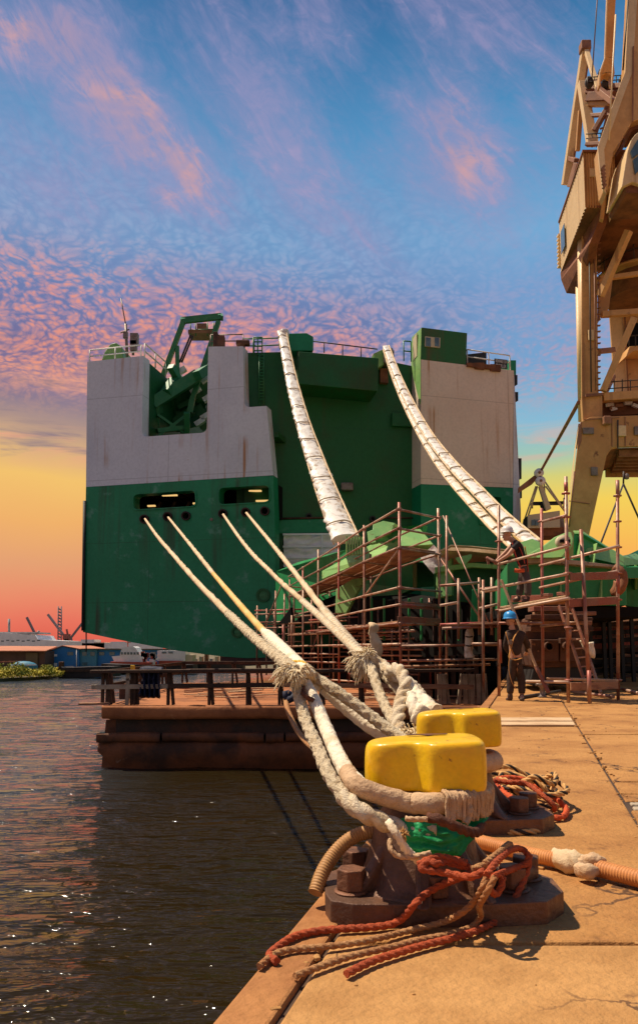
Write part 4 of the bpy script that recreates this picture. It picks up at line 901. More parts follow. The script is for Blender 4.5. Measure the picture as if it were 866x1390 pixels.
for x0, y0, Y0, x1, y1, Y1 in ((773,783,14.75,838,781,15.2),(772,819,14.7,838,815,15.2),(694,813,17.3,745,812,16.6),(774,932,14.6,838,930,15.2)):
    mb = MB(); p_, q_ = at(x0,y0,Y0), at(x1,y1,Y1); mb.beam(p_, q_, .035, .15); mb.build('toe_board', m['toe' if y0 < 900 else 'plank'], sc4, bevel=.006, seg=1)
for (x,y,Y) in ((742,808,16.4),(764,806,15),(706,812,16.6)):
    mb = MB(); mb.box(at(x,y,Y), (.16,.2,.07), [V((.8,.6,0)),V((-.6,.8,0)),V((0,0,1))]); mb.build('board_clip', m['toe'], sc4, bevel=.01)
# ladder leaning inside it
lad = thing('wooden_ladder', 'wooden ladder leaning against the deck of the workers scaffold', 'ladder', gnd(805,945))
la0, la1 = at(758,822,16.6), at(775,822,16.4); lb0, lb1 = at(799,944,15.6), at(815,941,15.5)
for a, b in ((la0,lb0),(la1,lb1)): mb = MB(); mb.beam(a, b, .045, .07); mb.build('side_rail', m['pole'], lad, bevel=.008, seg=1)
for k in range(1, 10): t = k/10; mb = MB(); mb.tube(la0.lerp(lb0,t), la1.lerp(lb1,t), .018, 6); mb.build('rung', m['ledger'], lad)

# dense inner scaffold in the shade below the ramp
sc5 = thing('scaffold', 'dense shaded tube scaffold filling the space under the ramp behind the long walkway', 'scaffold', at(500,930,30))
rs = random.Random(17)
for k in range(17):
    x = 384+k*13.2+rs.uniform(-3,3); Y = 38-k*.62+rs.uniform(-1,1); a = at(x, 880, Y)
    tubep('upright', V((a.x,a.y,ZD)), V((a.x,a.y,at(x, rs.uniform(800,850), Y).z)), 'pole_red' if k % 3 == 0 else 'pole', sc5, .04)
for k in range(26):
    x = rs.uniform(384,520); y = rs.uniform(826,922); l_ = rs.uniform(50,110); Y = 38-(x-384)*.047+rs.uniform(-2,1)
    tubep('ledger', at(x,y,Y), at(x+l_, y+(880-y)*-.10*l_/60, Y-l_*.047), ('pole','ledger','pole_red')[k % 3], sc5, .036)
for k in range(5):
    y = 842+k*16; plank(sc5, at(392,y+4,37), at(470+k*12,y,33), V((.1,1.0,0)), 2)
# ------------------------------------------------------------------ portal crane
cr = thing('portal_crane', 'tall cream painted portal crane towering over the right side of the quay', 'crane', (13,36,0))
def plate(px, Y, ext, name, mt='crane', parent=cr, bevel=.03):
    Ys = Y if isinstance(Y, (list, tuple)) else [Y]*len(px)
    mb = MB(); mb.prism([at(x, y, d_) for (x, y), d_ in zip(px, Ys)], ext); return mb.build(name, m[mt], parent, bevel=bevel)
YC = 35
# portal: near leg and beam, box of 5 m depth
leg_px = [(787,573),(818,566),(960,560),(960,603),(838,607),(829,609),(824,616),(790,757),(771,900),(757,900),(772,700)]
plate([(787,573),(800,566),(960,560),(960,602),(838,606.5),(829,609),(823,618),(800,722),(770,905),(735,905),(770,722)], YC, U*.25, 'portal_frame')
P = [at(x,y,YC) for x,y in ((787,573),(770,722),(735,905))]
mb = MB(); a = [p+V((.02,.25,0)) for p in P]; b = [p+U*4.6 for p in P]; mb.add(a+b, [(0,1,4,3),(1,2,5,4)]); mb.v += []; lf = mb.build('leg_side', m['crane_light'], cr)
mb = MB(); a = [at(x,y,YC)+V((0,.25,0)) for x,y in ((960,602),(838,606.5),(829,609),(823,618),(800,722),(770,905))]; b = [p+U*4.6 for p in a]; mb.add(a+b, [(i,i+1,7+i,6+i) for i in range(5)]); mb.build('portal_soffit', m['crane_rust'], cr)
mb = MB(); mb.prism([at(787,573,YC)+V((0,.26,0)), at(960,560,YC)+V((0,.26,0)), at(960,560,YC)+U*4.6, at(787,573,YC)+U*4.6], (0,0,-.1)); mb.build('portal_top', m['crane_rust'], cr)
for k in range(6):
    mb = MB(); z = at(850,612,YC).z; y = YC+.7+k*.68; mb.beam((at(829,600,YC).x+.4+(y-YC)*.27, y, z+.05), (at(960,600,YC).x, y, z+.1), .12, .3); mb.build('soffit_rib', m['crane_brown'], cr)
mb = MB(); mb.beam((at(829,612,YC).x+.2+1.2, YC+4.5, at(838,607,YC).z-.15), (at(960,612,YC).x, YC+4.5, at(838,607,YC).z-.15), .12, .5); mb.build('soffit_edge', m['crane'], cr)
plate([(785,578),(789,571),(789,598),(786,606),(783.5,612),(783.5,590)], YC-.05, (.2,.6,0), 'leg_gusset', 'crane_brown')
for (x0,y0,x1,y1,Y) in ((792,570,840,566.5,YC-.06),(772,680,800,684,YC-.03),(848,566,848,606,YC-.03),(830,567,830,606,YC-.03)):
    mb = MB(); mb.beam(at(x0,y0,Y), at(x1,y1,Y), .035, .035); mb.build('weld_seam', m['crane_brown'], cr)
mb = MB(); mb.box(at(823,571,YC-.2), (.35,.3,.4)); mb.build('hook_eye', m['crane_brown'], cr, bevel=.05)
# main column and its collar, rear column
plate([(789,310),(809,312),(812,533),(817,535),(817,570),(791,572),(789,540)], YC+.3, U*1.0, 'column')
mb = MB(); mb.tube(at(791.5,312,YC+.8), at(795,540,YC+.8), .3, 14); mb.build('column_corner', m['crane_light'], cr)
mb = MB(); mb.tube(at(784.5,378,YC+2.2), at(788.5,572,YC+2.2), .15, 12); mb.build('drain_pipe', m['crane_light'], cr)
mb = MB(); mb.beam(at(794,537,YC+.15), at(817.5,535,YC+.15), .1, .12); mb.build('column_flange', m['crane_brown'], cr)
for k in range(7):
    mb = MB(); x = 790.5+k*2.8; mb.prism([at(x,311,YC+.2), at(x+1.2,311,YC+.2), at(x+.8,318+1.5*(k%2),YC+.28)], (0,.1,0)); mb.build('collar_rib', m['crane_light'], cr, bevel=0)
plate([(826,420),(833,388),(841,388),(852,560),(836,560)], YC+4.5, (.1,.1,0), 'rear_leg', 'crane_light')
plate([(841,388),(856,386),(900,380),(900,560),(852,560)], YC+4.6, (.1,2,0), 'rear_panel')
plate([(812,380),(818,372),(832,372),(826,418),(818,425),(812,436)], YC+.9, (.05,.3,0), 'corner_web')
plate([(850,442),(858,438),(880,438),(880,470),(850,470)], YC+4.4, (.05,.1,0), 'cabinet_opening', 'dark')
mb = MB(); mb.prism([at(849,484,YC+3.2), at(854,470,YC+3.2), at(900,466,YC+3.2), at(900,474,YC+3.2), at(860,476,YC+3.2)], (0,1.2,0)); bl = mb.build('balcony', m['crane'], cr, bevel=.02)
mb = MB()
for x in (853,862,872): mb.tube(at(x,470,YC+3.1), at(x,455,YC+3.1), .03, 6)
mb.tube(at(853,456,YC+3.1), at(900,452,YC+3.1), .03, 6); mb.build('balcony_rail', m['cable'], bl)
for x0,y0,Y0,x1,y1,Y1,w_,mt in ((816,427,YC+.4,905,421,YC+.4,.28,'crane'),(812,477,YC+2,832,475,YC+3,.25,'crane_brown'),(860,432,YC-.2,818,531,YC+.2,.3,'crane'),(832,510,YC+3,819,536,YC+2,.22,'crane_brown'),(817,540,YC+.6,905,534,YC+.6,.4,'crane'),(853,313,YC-1.2,814,402,YC+.1,.3,'crane'),(813,379,YC+1,905,366,YC+1,.22,'crane'),(795,306,YC+3,788,372,YC+3,.16,'crane')):
    mb = MB(); mb.beam(at(x0,y0,Y0), at(x1,y1,Y1), w_, w_); mb.build('brace', m[mt], cr, bevel=.02)
# walkway on top of the portal
wk = plate([(818,536),(905,530),(905,537),(818,542)], YC+.7, (0,1.6,0), 'walkway', 'crane_brown')
mb = MB()
for x in range(822, 900, 11): mb.tube(at(x,536,YC+.75), at(x,515,YC+.75), .025, 6)
for dy in (0, 9, 17): mb.tube(at(820,519+dy,YC+.75), at(905,513+dy,YC+.75), .025, 6)
mb.build('walkway_rail', m['cable'], wk)
plate([(818,545),(905,541),(905,559),(818,565)], YC+1.5, (0,2.5,0), 'walkway_beam', 'crane_rust')
rg = random.Random(8)
for k in range(9):
    mb = MB(); x = rg.uniform(820,862); y = rg.uniform(540,556); mb.beam(at(x,y,YC+1.2), at(x+rg.uniform(5,16),y-rg.uniform(-3,3),YC+1.3), .12, .16); mb.build('pipe_run', m['crane_brown' if k % 2 else 'ship_white'], wk)
# slewing ring platform
mb = MB(); C_ = at(866,302,YC+3); rr = 2.75
prof = [(.2,-.75),(rr-1.1,-.75),(rr-.25,-.15),(rr,-.12),(rr,.42),(.2,.42)]
mb.lathe(prof, C_+V((.05,.2,-.15)), 28); mb.build('slewing_ring', m['crane_light'], cr)
mb = MB(); mb.lathe([(1.7,-4.2),(1.75,-1.2),(2.0,-.8)], C_, 24); mb.build('king_tower', m['crane_rust'], cr)
mb = MB(); mb.lathe([(2.2,-3.1),(2.3,-3.1),(2.3,-3.0),(2.2,-3.0)], C_, 24); tw = mb.build('tower_walkway', m['crane'], cr)
mb = MB()
for k in range(18): t = k/18*2*math.pi; p = C_+V((2.3*math.cos(t),2.3*math.sin(t),-3)); mb.tube(p, p+V((0,0,1.05)), .022, 5)
for h in (.5,1.05): mb.rope([C_+V((2.3*math.cos(k/18*2*math.pi),2.3*math.sin(k/18*2*math.pi),-3+h)) for k in range(19)], .025, 'smooth', seg=5, step=.3)
mb.build('tower_rail', m['cable'], tw)
# machinery house (cladding ribs are its own surface)
mh = MB()
def corr(mb, a, b, z0a, z1a, z0b, z1b, n, dep):
    """corrugated wall from a to b with sloping bottom/top edges"""
    nrm = V((-(b-a).y, (b-a).x, 0)).normalized(); vs = []
    for i in range(n*4+1):
        t = i/(n*4); p = a.lerp(b, t); o = nrm*(dep if i % 4 in (1,2) else 0)
        vs += [V((p.x,p.y,z0a+(z0b-z0a)*t))+o, V((p.x,p.y,z1a+(z1b-z1a)*t))+o]
    mb.add(vs, [(2*i,2*i+2,2*i+3,2*i+1) for i in range(n*4)])
Yn, Yf = 33.0, 38.6
n0, n1 = at(793.8,281,Yn), at(791.6,206.8,Yn); f0, f1 = at(760.6,370,Yf), at(758.3,303,Yf)
z0, z1 = (n0.z+f0.z)/2, (n1.z+f1.z)/2
a, b = V((n0.x,n0.y,0)), V((f0.x,f0.y,0))
corr(mh, a, b, n0.z, n1.z, f0.z, f1.z, 22, -.05); hs_ = mh.build('house_side', m['crane_light'], cr)
e0 = at(836,277,Yn+.2); e1 = at(836,208,Yn+.2); mb = MB(); corr(mb, V((e0.x,e0.y,0)), a, n0.z, n1.z, n0.z, n1.z, 12, -.06); mb.build('house_front', m['crane'], cr)
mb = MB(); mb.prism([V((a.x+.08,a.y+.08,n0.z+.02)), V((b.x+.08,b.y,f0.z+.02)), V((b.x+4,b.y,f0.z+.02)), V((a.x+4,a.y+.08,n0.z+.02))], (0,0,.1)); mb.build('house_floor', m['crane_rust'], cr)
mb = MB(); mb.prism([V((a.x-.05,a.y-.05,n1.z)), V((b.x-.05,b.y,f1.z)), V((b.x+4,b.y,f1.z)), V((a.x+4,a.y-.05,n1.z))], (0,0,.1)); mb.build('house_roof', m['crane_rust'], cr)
corr_b = MB(); corr(corr_b, b, V((b.x+4,b.y,0)), f0.z, f1.z, f0.z, f1.z, 14, -.06); corr_b.build('house_back', m['crane_light'], cr)
t0, t1 = .72, .88
wp_ = a.lerp(b,t0); wq_ = a.lerp(b,t1); hz = (f1.z+f0.z)/2-.1
mb = MB(); mb.prism([V((wp_.x-.06,wp_.y,hz-.62)), V((wq_.x-.06,wq_.y,hz-.62)), V((wq_.x-.06,wq_.y,hz+.55)), V((wp_.x-.06,wp_.y,hz+.55))], (-.03,0,0)); mb.build('house_window', m['glass'], hs_)
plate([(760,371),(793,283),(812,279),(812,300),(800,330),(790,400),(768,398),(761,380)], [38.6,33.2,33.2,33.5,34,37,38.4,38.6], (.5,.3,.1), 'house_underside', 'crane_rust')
# boom, A-frame and links
bm_px = [(856,-60),(849.5,98),(843,114),(812.5,199),(814.5,222),(819,258),(823,264),(825,250),(829,200),(858,166),(905,166),(905,-60)]
plate([(857.5,-60),(849.5,98),(843,114),(812.5,199),(814.5,222),(819,258),(823,264),(824,258),(832,206),(858,165),(900,150),(900,-60)], 31.2, (.1,.9,0), 'boom')
mb = MB(); 
lp = [at(*p, 31.15) for p in [(856,-60),(848,98),(841.5,114),(811,199),(813,222),(818,258)]]; rp_ = [at(*p, 31.15) for p in [(868,-60),(858,98),(850,118),(819.5,203),(821,224),(822,262)]]
mb.add([p for p in lp]+[p for p in rp_]+[p+V((0,.08,0)) for p in lp]+[p+V((0,.08,0)) for p in rp_], [(i,i+1,7+i,6+i) for i in range(5)]+[(12+i,13+i,19+i,18+i) for i in range(5)]+[(i,i+1,13+i,12+i) for i in range(5)]+[(6+i,7+i,19+i,18+i) for i in range(5)]+[(0,6,18,12),(5,11,23,17)]); mb.build('boom_flange', m['crane_light'], cr)
for k in range(6):
    mb = MB(); y = 228+k*5; mb.beam(at(815.5+k*.5,y+3,31.05), at(820+k*.3,y-3,31.05), .1, .1); mb.build('boom_rung', m['crane_brown'], cr)
mb = MB(); mb.prism([at(*p,31.6) for p in [(843,185),(858,166),(890,166),(890,172),(858,176),(846,190)]], (.1,1.2,0)); mb.build('boom_bottom', m['crane_rust'], cr)
mb = MB(); mb.beam(at(859,63,31.1), at(858,165,31.1), .05, .05); mb.build('weld_seam', m['crane_brown'], cr)
plate([(825.5,-50),(821,78),(831,78),(838,-50)], 32.5, (.05,.35,0), 'tie_rod')
plate([(820,78),(832,78),(834,98),(831,113),(829,113),(828,102),(822,99),(816,103),(815,116),(812.5,116),(813,98)], 32.45, (.05,.4,0), 'tie_foot')
plate([(824.6,-50),(820,78),(813,98),(812.3,116),(814,116),(815,99),(822,78),(827,-50)], 32.38, (0,.06,0), 'tie_edge', 'crane_light')
for x0,y0,x1,y1,Y0,Y1,w_,mt in ((793.5,66,766.5,251,36,38.5,.34,'crane_light'),(795,66,771,235,36.2,38.7,.4,'crane_brown'),(794.5,66,811,121,36,34,.22,'crane_light'),(811,121,833.5,139,34,32.6,.3,'crane_brown'),(790,113,803,196,36,35,.44,'crane_light'),(790,115,800,165,36.3,35.6,.3,'crane'),(787.5,150,783.5,205,36.5,37,.22,'crane'),(770,214,782,218,38.2,37,.25,'crane_brown'),(786,222,777,255,37,37.6,.5,'crane_brown'),(797,119,845,117,35.5,34,.28,'crane_brown'),(797,124,842,123,35.6,34.2,.35,'crane_rust'),(800,133,835,131,35.4,34,.5,'crane_rust'),(800,141,828,141,35.4,34.4,.3,'crane'),(800,157,830,155,35.4,34.4,.2,'crane_brown'),(828,140,806,178,34.5,35,.26,'crane_brown'),(826,155,815,200,34.6,35,.22,'crane_brown'),(795,196,815,195,34.4,33.8,.2,'crane_brown')):
    mb = MB(); mb.beam(at(x0,y0,Y0), at(x1,y1,Y1), w_, w_*.8); mb.build('frame_member', m[mt], cr, bevel=.02)
mb = MB(); mb.box(at(793.5,64.5,36), (.5,.5,.5)); mb.build('frame_head', m['crane_brown'], cr, bevel=.06)
for x, y in ((799,112),(821.5,112),(845,110)):
    mb = MB(); c = at(x,y,34.4); mb.lathe([(.05,-.06),(.2,-.06),(.2,.06),(.05,.06)], (0,0,0), 12); mb.v = [V((p.x,p.z,p.y*1.5))+c for p in mb.v]; mb.build('rope_sheave', m['cable'], cr)
mb = MB()
for x in (803,809,815,822,828): mb.tube(at(x,200,34.9), at(x,182,34.9), .025, 5)
for y in (183,189,195): mb.tube(at(795,y-1,34.9), at(828,y-3,34.9), .025, 5)
for x in (797,806,836,842): mb.tube(at(x,118,34.3), at(x,104,34.3), .025, 5)
for y in (105,111): mb.tube(at(797,y,34.3), at(846,y-3,34.3), .025, 5)
mb.build('platform_rail', m['cable'], cr)
rg = random.Random(21)
for k in range(24):
    x, y = rg.uniform(798,828), rg.uniform(118,200); mb = MB(); a_ = at(x,y,35+rg.random()); mb.beam(a_, a_+V((rg.uniform(-.3,.6),.2,rg.uniform(.3,1.3))), .06, .08); mb.build('frame_fitting', m[rg.choice(['crane_brown','cable','crane','steel'])], cr)
for k in range(40):
    x, y = rg.uniform(832,848), rg.uniform(188,258); mb = MB(); a_ = at(x,y,33.6+rg.random()); mb.beam(a_, a_+V((rg.uniform(-.1,.3),.2,rg.uniform(.2,.9))), .07, .09); mb.build('machinery_piece', m[rg.choice(['black_paint','cable','crane','steel','crane_rust'])], cr)
plate([(826,252),(843,252),(843,257),(826,256)], 32.6, (0,.8,0), 'machinery_sill')
# operator cab
cab = plate([(843,254),(846,236),(851,205),(856,190),(862,182),(905,150),(905,246),(868,250),(858,247)], 30.2, (.1,2,0), 'operator_cab', 'crane_light')
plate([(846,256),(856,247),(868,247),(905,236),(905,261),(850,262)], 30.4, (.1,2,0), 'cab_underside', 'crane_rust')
for px in ([(855.5,205),(866,188),(900,170),(900,195),(870,205),(858,214)], [(859,217),(870,208),(900,198),(900,222),(870,228),(862,236)]):
    plate(px, 30.1, (0,.08,0), 'cab_window', 'glass', cab, 0)
plate([(825,266),(829,258),(832,290),(828,298)], 33, (.05,.3,0), 'link_arm', 'crane_light')
plate([(818,262),(823,266),(819,298),(814,296)], 33, (.05,.3,0), 'link_arm')
for (x0,y0,x1,y1) in ((812,-30,803,104),(855.5,-30,846,100)):
    mb = MB(); mb.tube(at(x0,y0,33), at(x1,y1,34), .03, 5); mb.build('hoist_rope', m['far_grey'], cr)
for k in range(9):
    mb = MB(); y = 320+k*5.2; mb.box(at(758.2+.3*k*.3,y,38.7), (.16,.3,.09)); mb.build('ladder_hoop', m['crane_light'], cr)
# lifting sling that hangs from the crane
sl_ = thing('lifting_sling', 'two legged lifting sling hanging from the crane portal over the ramp flap', 'sling', at(846,656,24))
mb = MB(); mb.lathe([(.03,-.09),(.07,-.07),(.07,.06),(.03,.1)], at(850,647,24), 12); mb.build('hook_block', m['steel'], sl_)
mb = MB(); mb.tube(at(845.5,657,24), at(846,640,24), .03); mb.build('hook_shackle', m['cable'], sl_)
for a, b in (((845.5,657),(812,745)),((845.5,657),(872,716))):
    mb = MB(); mb.tube(at(*a,24), at(*b,21 if b[0]<850 else 24), .03, 6); mb.build('sling_leg', m['cable'], sl_)
# ------------------------------------------------------------------ small crane behind the ramp
dc = thing('slewing_deck_crane', 'small cream deck crane with white sheaves and a red brown jib beside the ship', 'crane', at(740,730,56))
def dplate(px, Y, ext, name, mt, bevel=.03): return plate(px, Y, ext, name, mt, dc, bevel)
dplate([(716,699),(759.5,693),(760,716),(716,717)], 56, (.4,3,0), 'crane_cabin', 'ship_cream')
for x0, x1 in ((721,726),(726.6,730.5)): dplate([(x0,706),(x1,705.2),(x1,713),(x0,713.5)], 55.9, (0,.06,0), 'cabin_window', 'glass', 0)
dplate([(711,704),(716,700),(716,717),(713,717)], 56.3, (.05,.5,0), 'grille', 'black_paint', 0)
dplate([(716,717),(766,714),(767,726),(722,728)], 56.2, (.2,2.6,0), 'crane_base', 'crane_rust')
dplate([(760,703),(765,702),(766,716),(760,716)], 56.2, (.1,1.5,0), 'engine_box', 'steel')
for (x,y,r_) in ((731,642,6.2),(733,653,6.6)):
    mb = MB(); c = at(x,y,55.6); mb.lathe([(.06,-.14),(r_*.053,-.14),(r_*.053,.14),(.06,.14)], (0,0,0), 20); mb.v = [V((p.x,p.z,p.y))+c for p in mb.v]; sv = mb.build('jib_sheave', m['ship_white'], dc)
    mb = MB(); mb.lathe([(.02,-.2),(.1,-.2),(.1,.2),(.02,.2)], (0,0,0), 10); mb.v = [V((p.x,p.z,p.y))+c for p in mb.v]; mb.build('sheave_hub', m['crane_brown'], sv)
dplate([(703,662),(730,641),(732,645.5),(722,656),(703,668)], 55.8, (.1,.5,0), 'jib', 'crane_brown')
dplate([(731,660),(736,658),(748,690),(741,693)], 55.7, (.05,.4,0), 'mast_arm', 'ship_cream')
dplate([(722,681),(765,680),(766,682.5),(722,683)], 56.5, (.1,1,0), 'gallery', 'black_paint'); dplate([(733,683),(745,683),(742,692),(736,692)], 56.4, (.1,.6,0), 'pivot', 'black_paint')
for a, b in (((738,652),(764,690)),((740,660),(766,694)),((727,660),(712,704)),((729,660),(716,702)),((722,678),(722,690)),((765,676),(765,690)),((738,656),(739,672))):
    mb = MB(); mb.tube(at(*a,56), at(*b,56.4), .06, 6); mb.build('stay_wire', m['ship_cream'], dc)
st_ = thing('hauling_cable', 'taut pale cable running from the small crane sheaves up to the portal crane leg', 'cable', at(735,637,55))
mb = MB(); mb.tube(at(735,637,55.5), at(785,546,37), .10, 8); mb.build('cable_line', m['crane_brown'], st_)

# cable runs, ladder and small fittings on the crane
for (x0,y0,Y0,x1,y1,Y1,mt) in ((799,320,YC+.1,802,532,YC+.1,'cable'),(806,330,YC+.1,808,530,YC+.1,'crane_brown'),(838,608,YC-.1,838,570,YC-.1,'cable'),(779,640,YC-.06,772,715,YC-.06,'crane_brown'),(846,392,YC+4.3,853,555,YC+4.3,'crane_brown'),(835,20,31.0,826,190,31.0,'crane_light'),(852,0,31.05,845,95,31.05,'cable')):
    mb = MB(); mb.tube(at(x0,y0,Y0), at(x1,y1,Y1), .035, 6); mb.build('conduit', m[mt], cr)
for k in range(26):
    mb = MB(); y = 330+k*8; mb.box(at(812.4+.2*(k%2),y,YC+.25), (.12,.12,.05)); mb.build('step_iron', m['crane_brown'], cr)
for (x,y,Y,w_,h_) in ((803,455,YC+.2,.35,.5),(798,585,YC-.06,.5,.3),(843,585,YC-.06,.4,.5),(806,640,YC-.06,.3,.4),(866,585,YC-.06,.4,.4),(803,235,33.1,.3,.4)):
    mb = MB(); mb.box(at(x,y,Y), (w_,.12,h_)); mb.build('junction_box', m['crane_light' if x % 2 else 'steel'], cr, bevel=.02)
for k in range(14):
    mb = MB(); x = 800+k*4.6; mb.box(at(x,305,YC-.2), (.06,.1,.3)); mb.build('ring_bolt', m['crane_brown'], cr)
# ------------------------------------------------------------------ bollards
def make_bollard(label, loc, rz, sheet=True):
    t = thing('mooring_bollard', label, 'bollard', (0,0,0), 'yellow capped bollards on the quay edge')
    # foot casting: plate with lobes carrying bolts
    mb = MB()
    out = [(-.40,-.14),(-.38,-.23),(-.30,-.27),(-.05,-.275),(.22,-.27),(.42,-.24),(.52,-.12),(.53,.05),(.46,.18),(.30,.26),(-.05,.28),(-.30,.24),(-.40,.12)]
    mb.prism([(x,y,.0) for x,y in out], (0,0,.085)); foot = mb.build('foot_plate', m['bollard'], t, bevel=.03, seg=3)
    mb = MB(); rr = [(.40,.08),(.345,.09),(.315,.115),(.285,.16),(.262,.22),(.245,.28),(.225,.34),(.18,.40),(.14,.45),(.125,.56)]
    # stem flares into the foot
    mb.lathe([(r*(.80 if z < .12 else .82), z) for r, z in rr], (.0,.02,0), 40); mb.build('stem', m['bollard'], t)
    for a in (-150, -98, -52, -10, 60, 120):
        c, s_ = math.cos(R(a)), math.sin(R(a)); n_ = V((-s_, c, 0))*.03; d_ = V((c,s_,0))
        mb = MB(); mb.prism([d_*.19+V((0,.02,.27))-n_, d_*.235+V((0,.02,.21))-n_, d_*.31+V((0,.02,.125))-n_, d_*.37+V((0,.02,.08))-n_, d_*.15+V((0,.02,.08))-n_], n_*2); mb.build('stem_rib', m['bollard'], t, bevel=.02, seg=3)
    for x, y in ((-.30,-.13),(.015,-.205),(.33,-.10),(.42,.05),(-.27,.15),(.2,.2)):
        mb = MB(); c = V((x,y,.085))
        mb.lathe([(.066,0),(.066,.012)], c, 20)
        hx = [(c.x+.058*math.cos(R(60*k+14)), c.y+.058*math.sin(R(60*k+14)), c.z+.012) for k in range(6)]
        mb.prism(hx, (0,0,.078)); mb.build('anchor_bolt', m['bolt'], foot, bevel=.007, seg=2)
    # head: a two lobed tee
    out = [(-.24,.04),(-.238,-.04),(-.205,-.098),(-.12,-.112),(-.062,-.108),(-.03,-.122),(.0,-.17),(.022,-.186),(.10,-.192),(.195,-.187),(.228,-.165),(.242,-.08),(.242,.09),(.228,.15),(.10,.168),(-.10,.165),(-.205,.135)]
    rings = [(.86,.458),(.965,.462),(1,.478),(1.0,.55),(.995,.615),(.965,.642),(.90,.653),(.6,.657),(.2,.659)]
    mb = MB(); n = len(out); vs = []
    for sc_, z in rings:
        for x, y in out: vs.append((x*sc_+.01*(1-sc_), y*sc_, z + .012*(x/.24)*(sc_ if z > .55 else .3)))
    fs = [(k*n+i, k*n+(i+1)%n, (k+1)*n+(i+1)%n, (k+1)*n+i) for k in range(len(rings)-1) for i in range(n)]
    mb.add(vs, fs, True); mb.add(vs[:n], [tuple(range(n-1,-1,-1))], True); e = (len(rings)-1)*n; mb.add(vs[e:], [tuple(range(n))], True)
    h = mb.build('head', m['yellow'], t, subsurf=2)
    mb = MB(); mb.prism([(-.06,.045,.662),(.02,.052,.664),(.075,.046,.665),(.11,.05,.666),(.10,.028,.666),(.05,.026,.664),(.025,.012,.663),(-.01,.03,.663),(-.06,.028,.661)], (0,0,.0025)); mb.build('worn_patch', m['bolt'], h)
    t.location = loc; t.rotation_euler = (0,0,rz); ORG[t.name] = V(loc)
    return t
B1 = V((.424,3.22,0)); B2 = V((.81,4.62,0))
b1 = make_bollard('nearest yellow capped mooring bollard with green tarpaulin wrapped round its brown stem', B1, 0)
b2 = copy_tree(b1); b2.location = B2; ORG[b2.name] = B2
b2['label'] = 'farther yellow capped mooring bollard half hidden behind the nearest one'
# ------------------------------------------------------------------ mooring lines
def nb(x, y, Y): return at(x, y, Y + .28*max(0, min(1, (4.2-Y)/.9)))
def along(px, Y0, Y1, xs=None, extra=0.0):
    """image survey points of a line running straight from depth Y0 to Y1 (1/Y is linear along it)"""
    L = [0]
    for a, b in zip(px, px[1:]): L.append(L[-1]+math.hypot(b[0]-a[0], b[1]-a[1]))
    tot = L[-1]; return [at(x, y, 1/((1-l/tot)/Y0 + (l/tot)/Y1)) for (x, y), l in zip(px, L)]
def ring_pts(c, r, z, a0, a1, n=14, dz=0):
    return [V((c.x+r*math.cos(R(a0+(a1-a0)*k/n)), c.y+.02+r*math.sin(R(a0+(a1-a0)*k/n)), z+dz*k/n)) for k in range(n+1)]
def taper(n, a, b): return [a+(b-a)*i/(n-1) for i in range(n)]
# line 1: braided, from the outermost fairlead
p1 = [(197,704),(211,724),(236,754),(271,793),(310,833),(350,870),(384,897),(402,912)]
P1 = along(p1, 56.3, 3.75)
l1 = thing('mooring_line', 'braided off white mooring line from the outermost fairlead to the nearest bollard', 'mooring line', B1+V((0,0,.3)), 'mooring lines from the ship to the bollards')
mb = MB(); mb.rope(P1[:5], [0.0800,0.0560,0.0395,0.0334,0.0296], 'twist', seg=8, step=.22, pitch=.5); mb.build('far_length', m['rope_far'], l1)
mb = MB(); mb.rope(P1[4:], [0.0296,0.0296,0.0319,0.0327], 'fuzz', seg=22, step=.009, pitch=.085); mb.build('near_length', m['rope_fuzz'], l1)
c1 = P1[-1]
mb = MB(); mb.tuft(c1+V((-.02,-.02,.01)), 150, .075, .0032, (-.9,-.3,-.1), .6, .9, 1); mb.tuft(c1+V((.0,-.05,.0)), 120, .06, .003, (.1,-.6,-.5), .9, .7, 2); mb.tuft(c1+V((.03,-.04,.02)), 60, .05, .003, (.6,-.4,.0), .7, .6, 3); mb.build('frayed_splice', m['tuft'], l1)
# its eye: the outer leg goes down the near side and round the stem low, the inner leg to the far side
le = [c1, nb(404,935,3.55), nb(415,978,3.3), nb(431,1015,3.08), nb(446,1050,2.9), nb(466,1080,2.78), nb(492,1103,2.70)]
ringA = ring_pts(B1, .245, .335, -128, 10, 10, -.02)
mb = MB(); mb.rope(le, [0.0319,0.0281,0.0274,0.0274,0.0274,0.0289,0.0296], 'fuzz', seg=28, step=.007, pitch=.075, seed=4); mb.build('eye_leg', m['rope_fuzz'], l1)
mb = MB(); mb.rope(le[-2:]+ringA[1:4], .034, 'twist', seg=28, step=.008, lobes=3, pitch=.2); mb.build('eye_bight', m['rope'], l1)
li = [c1+V((.03,0,.0)), nb(428,920,3.72), nb(456,938,3.65), nb(490,962,3.58), nb(520,985,3.5), nb(548,1006,3.38), nb(580,1035,3.25)]
mb = MB(); mb.rope(li, .028, 'fuzz', seg=28, step=.008, pitch=.08, seed=9); mb.build('eye_leg', m['rope_fuzz'], l1)
mb = MB(); mb.rope([nb(412,927,3.6), nb(411,938,3.5), nb(416,946,3.4), nb(428,952,3.45)], .012, 'twist', seg=8, step=.006); mb.build('lashing', m['brown_rope'], l1)
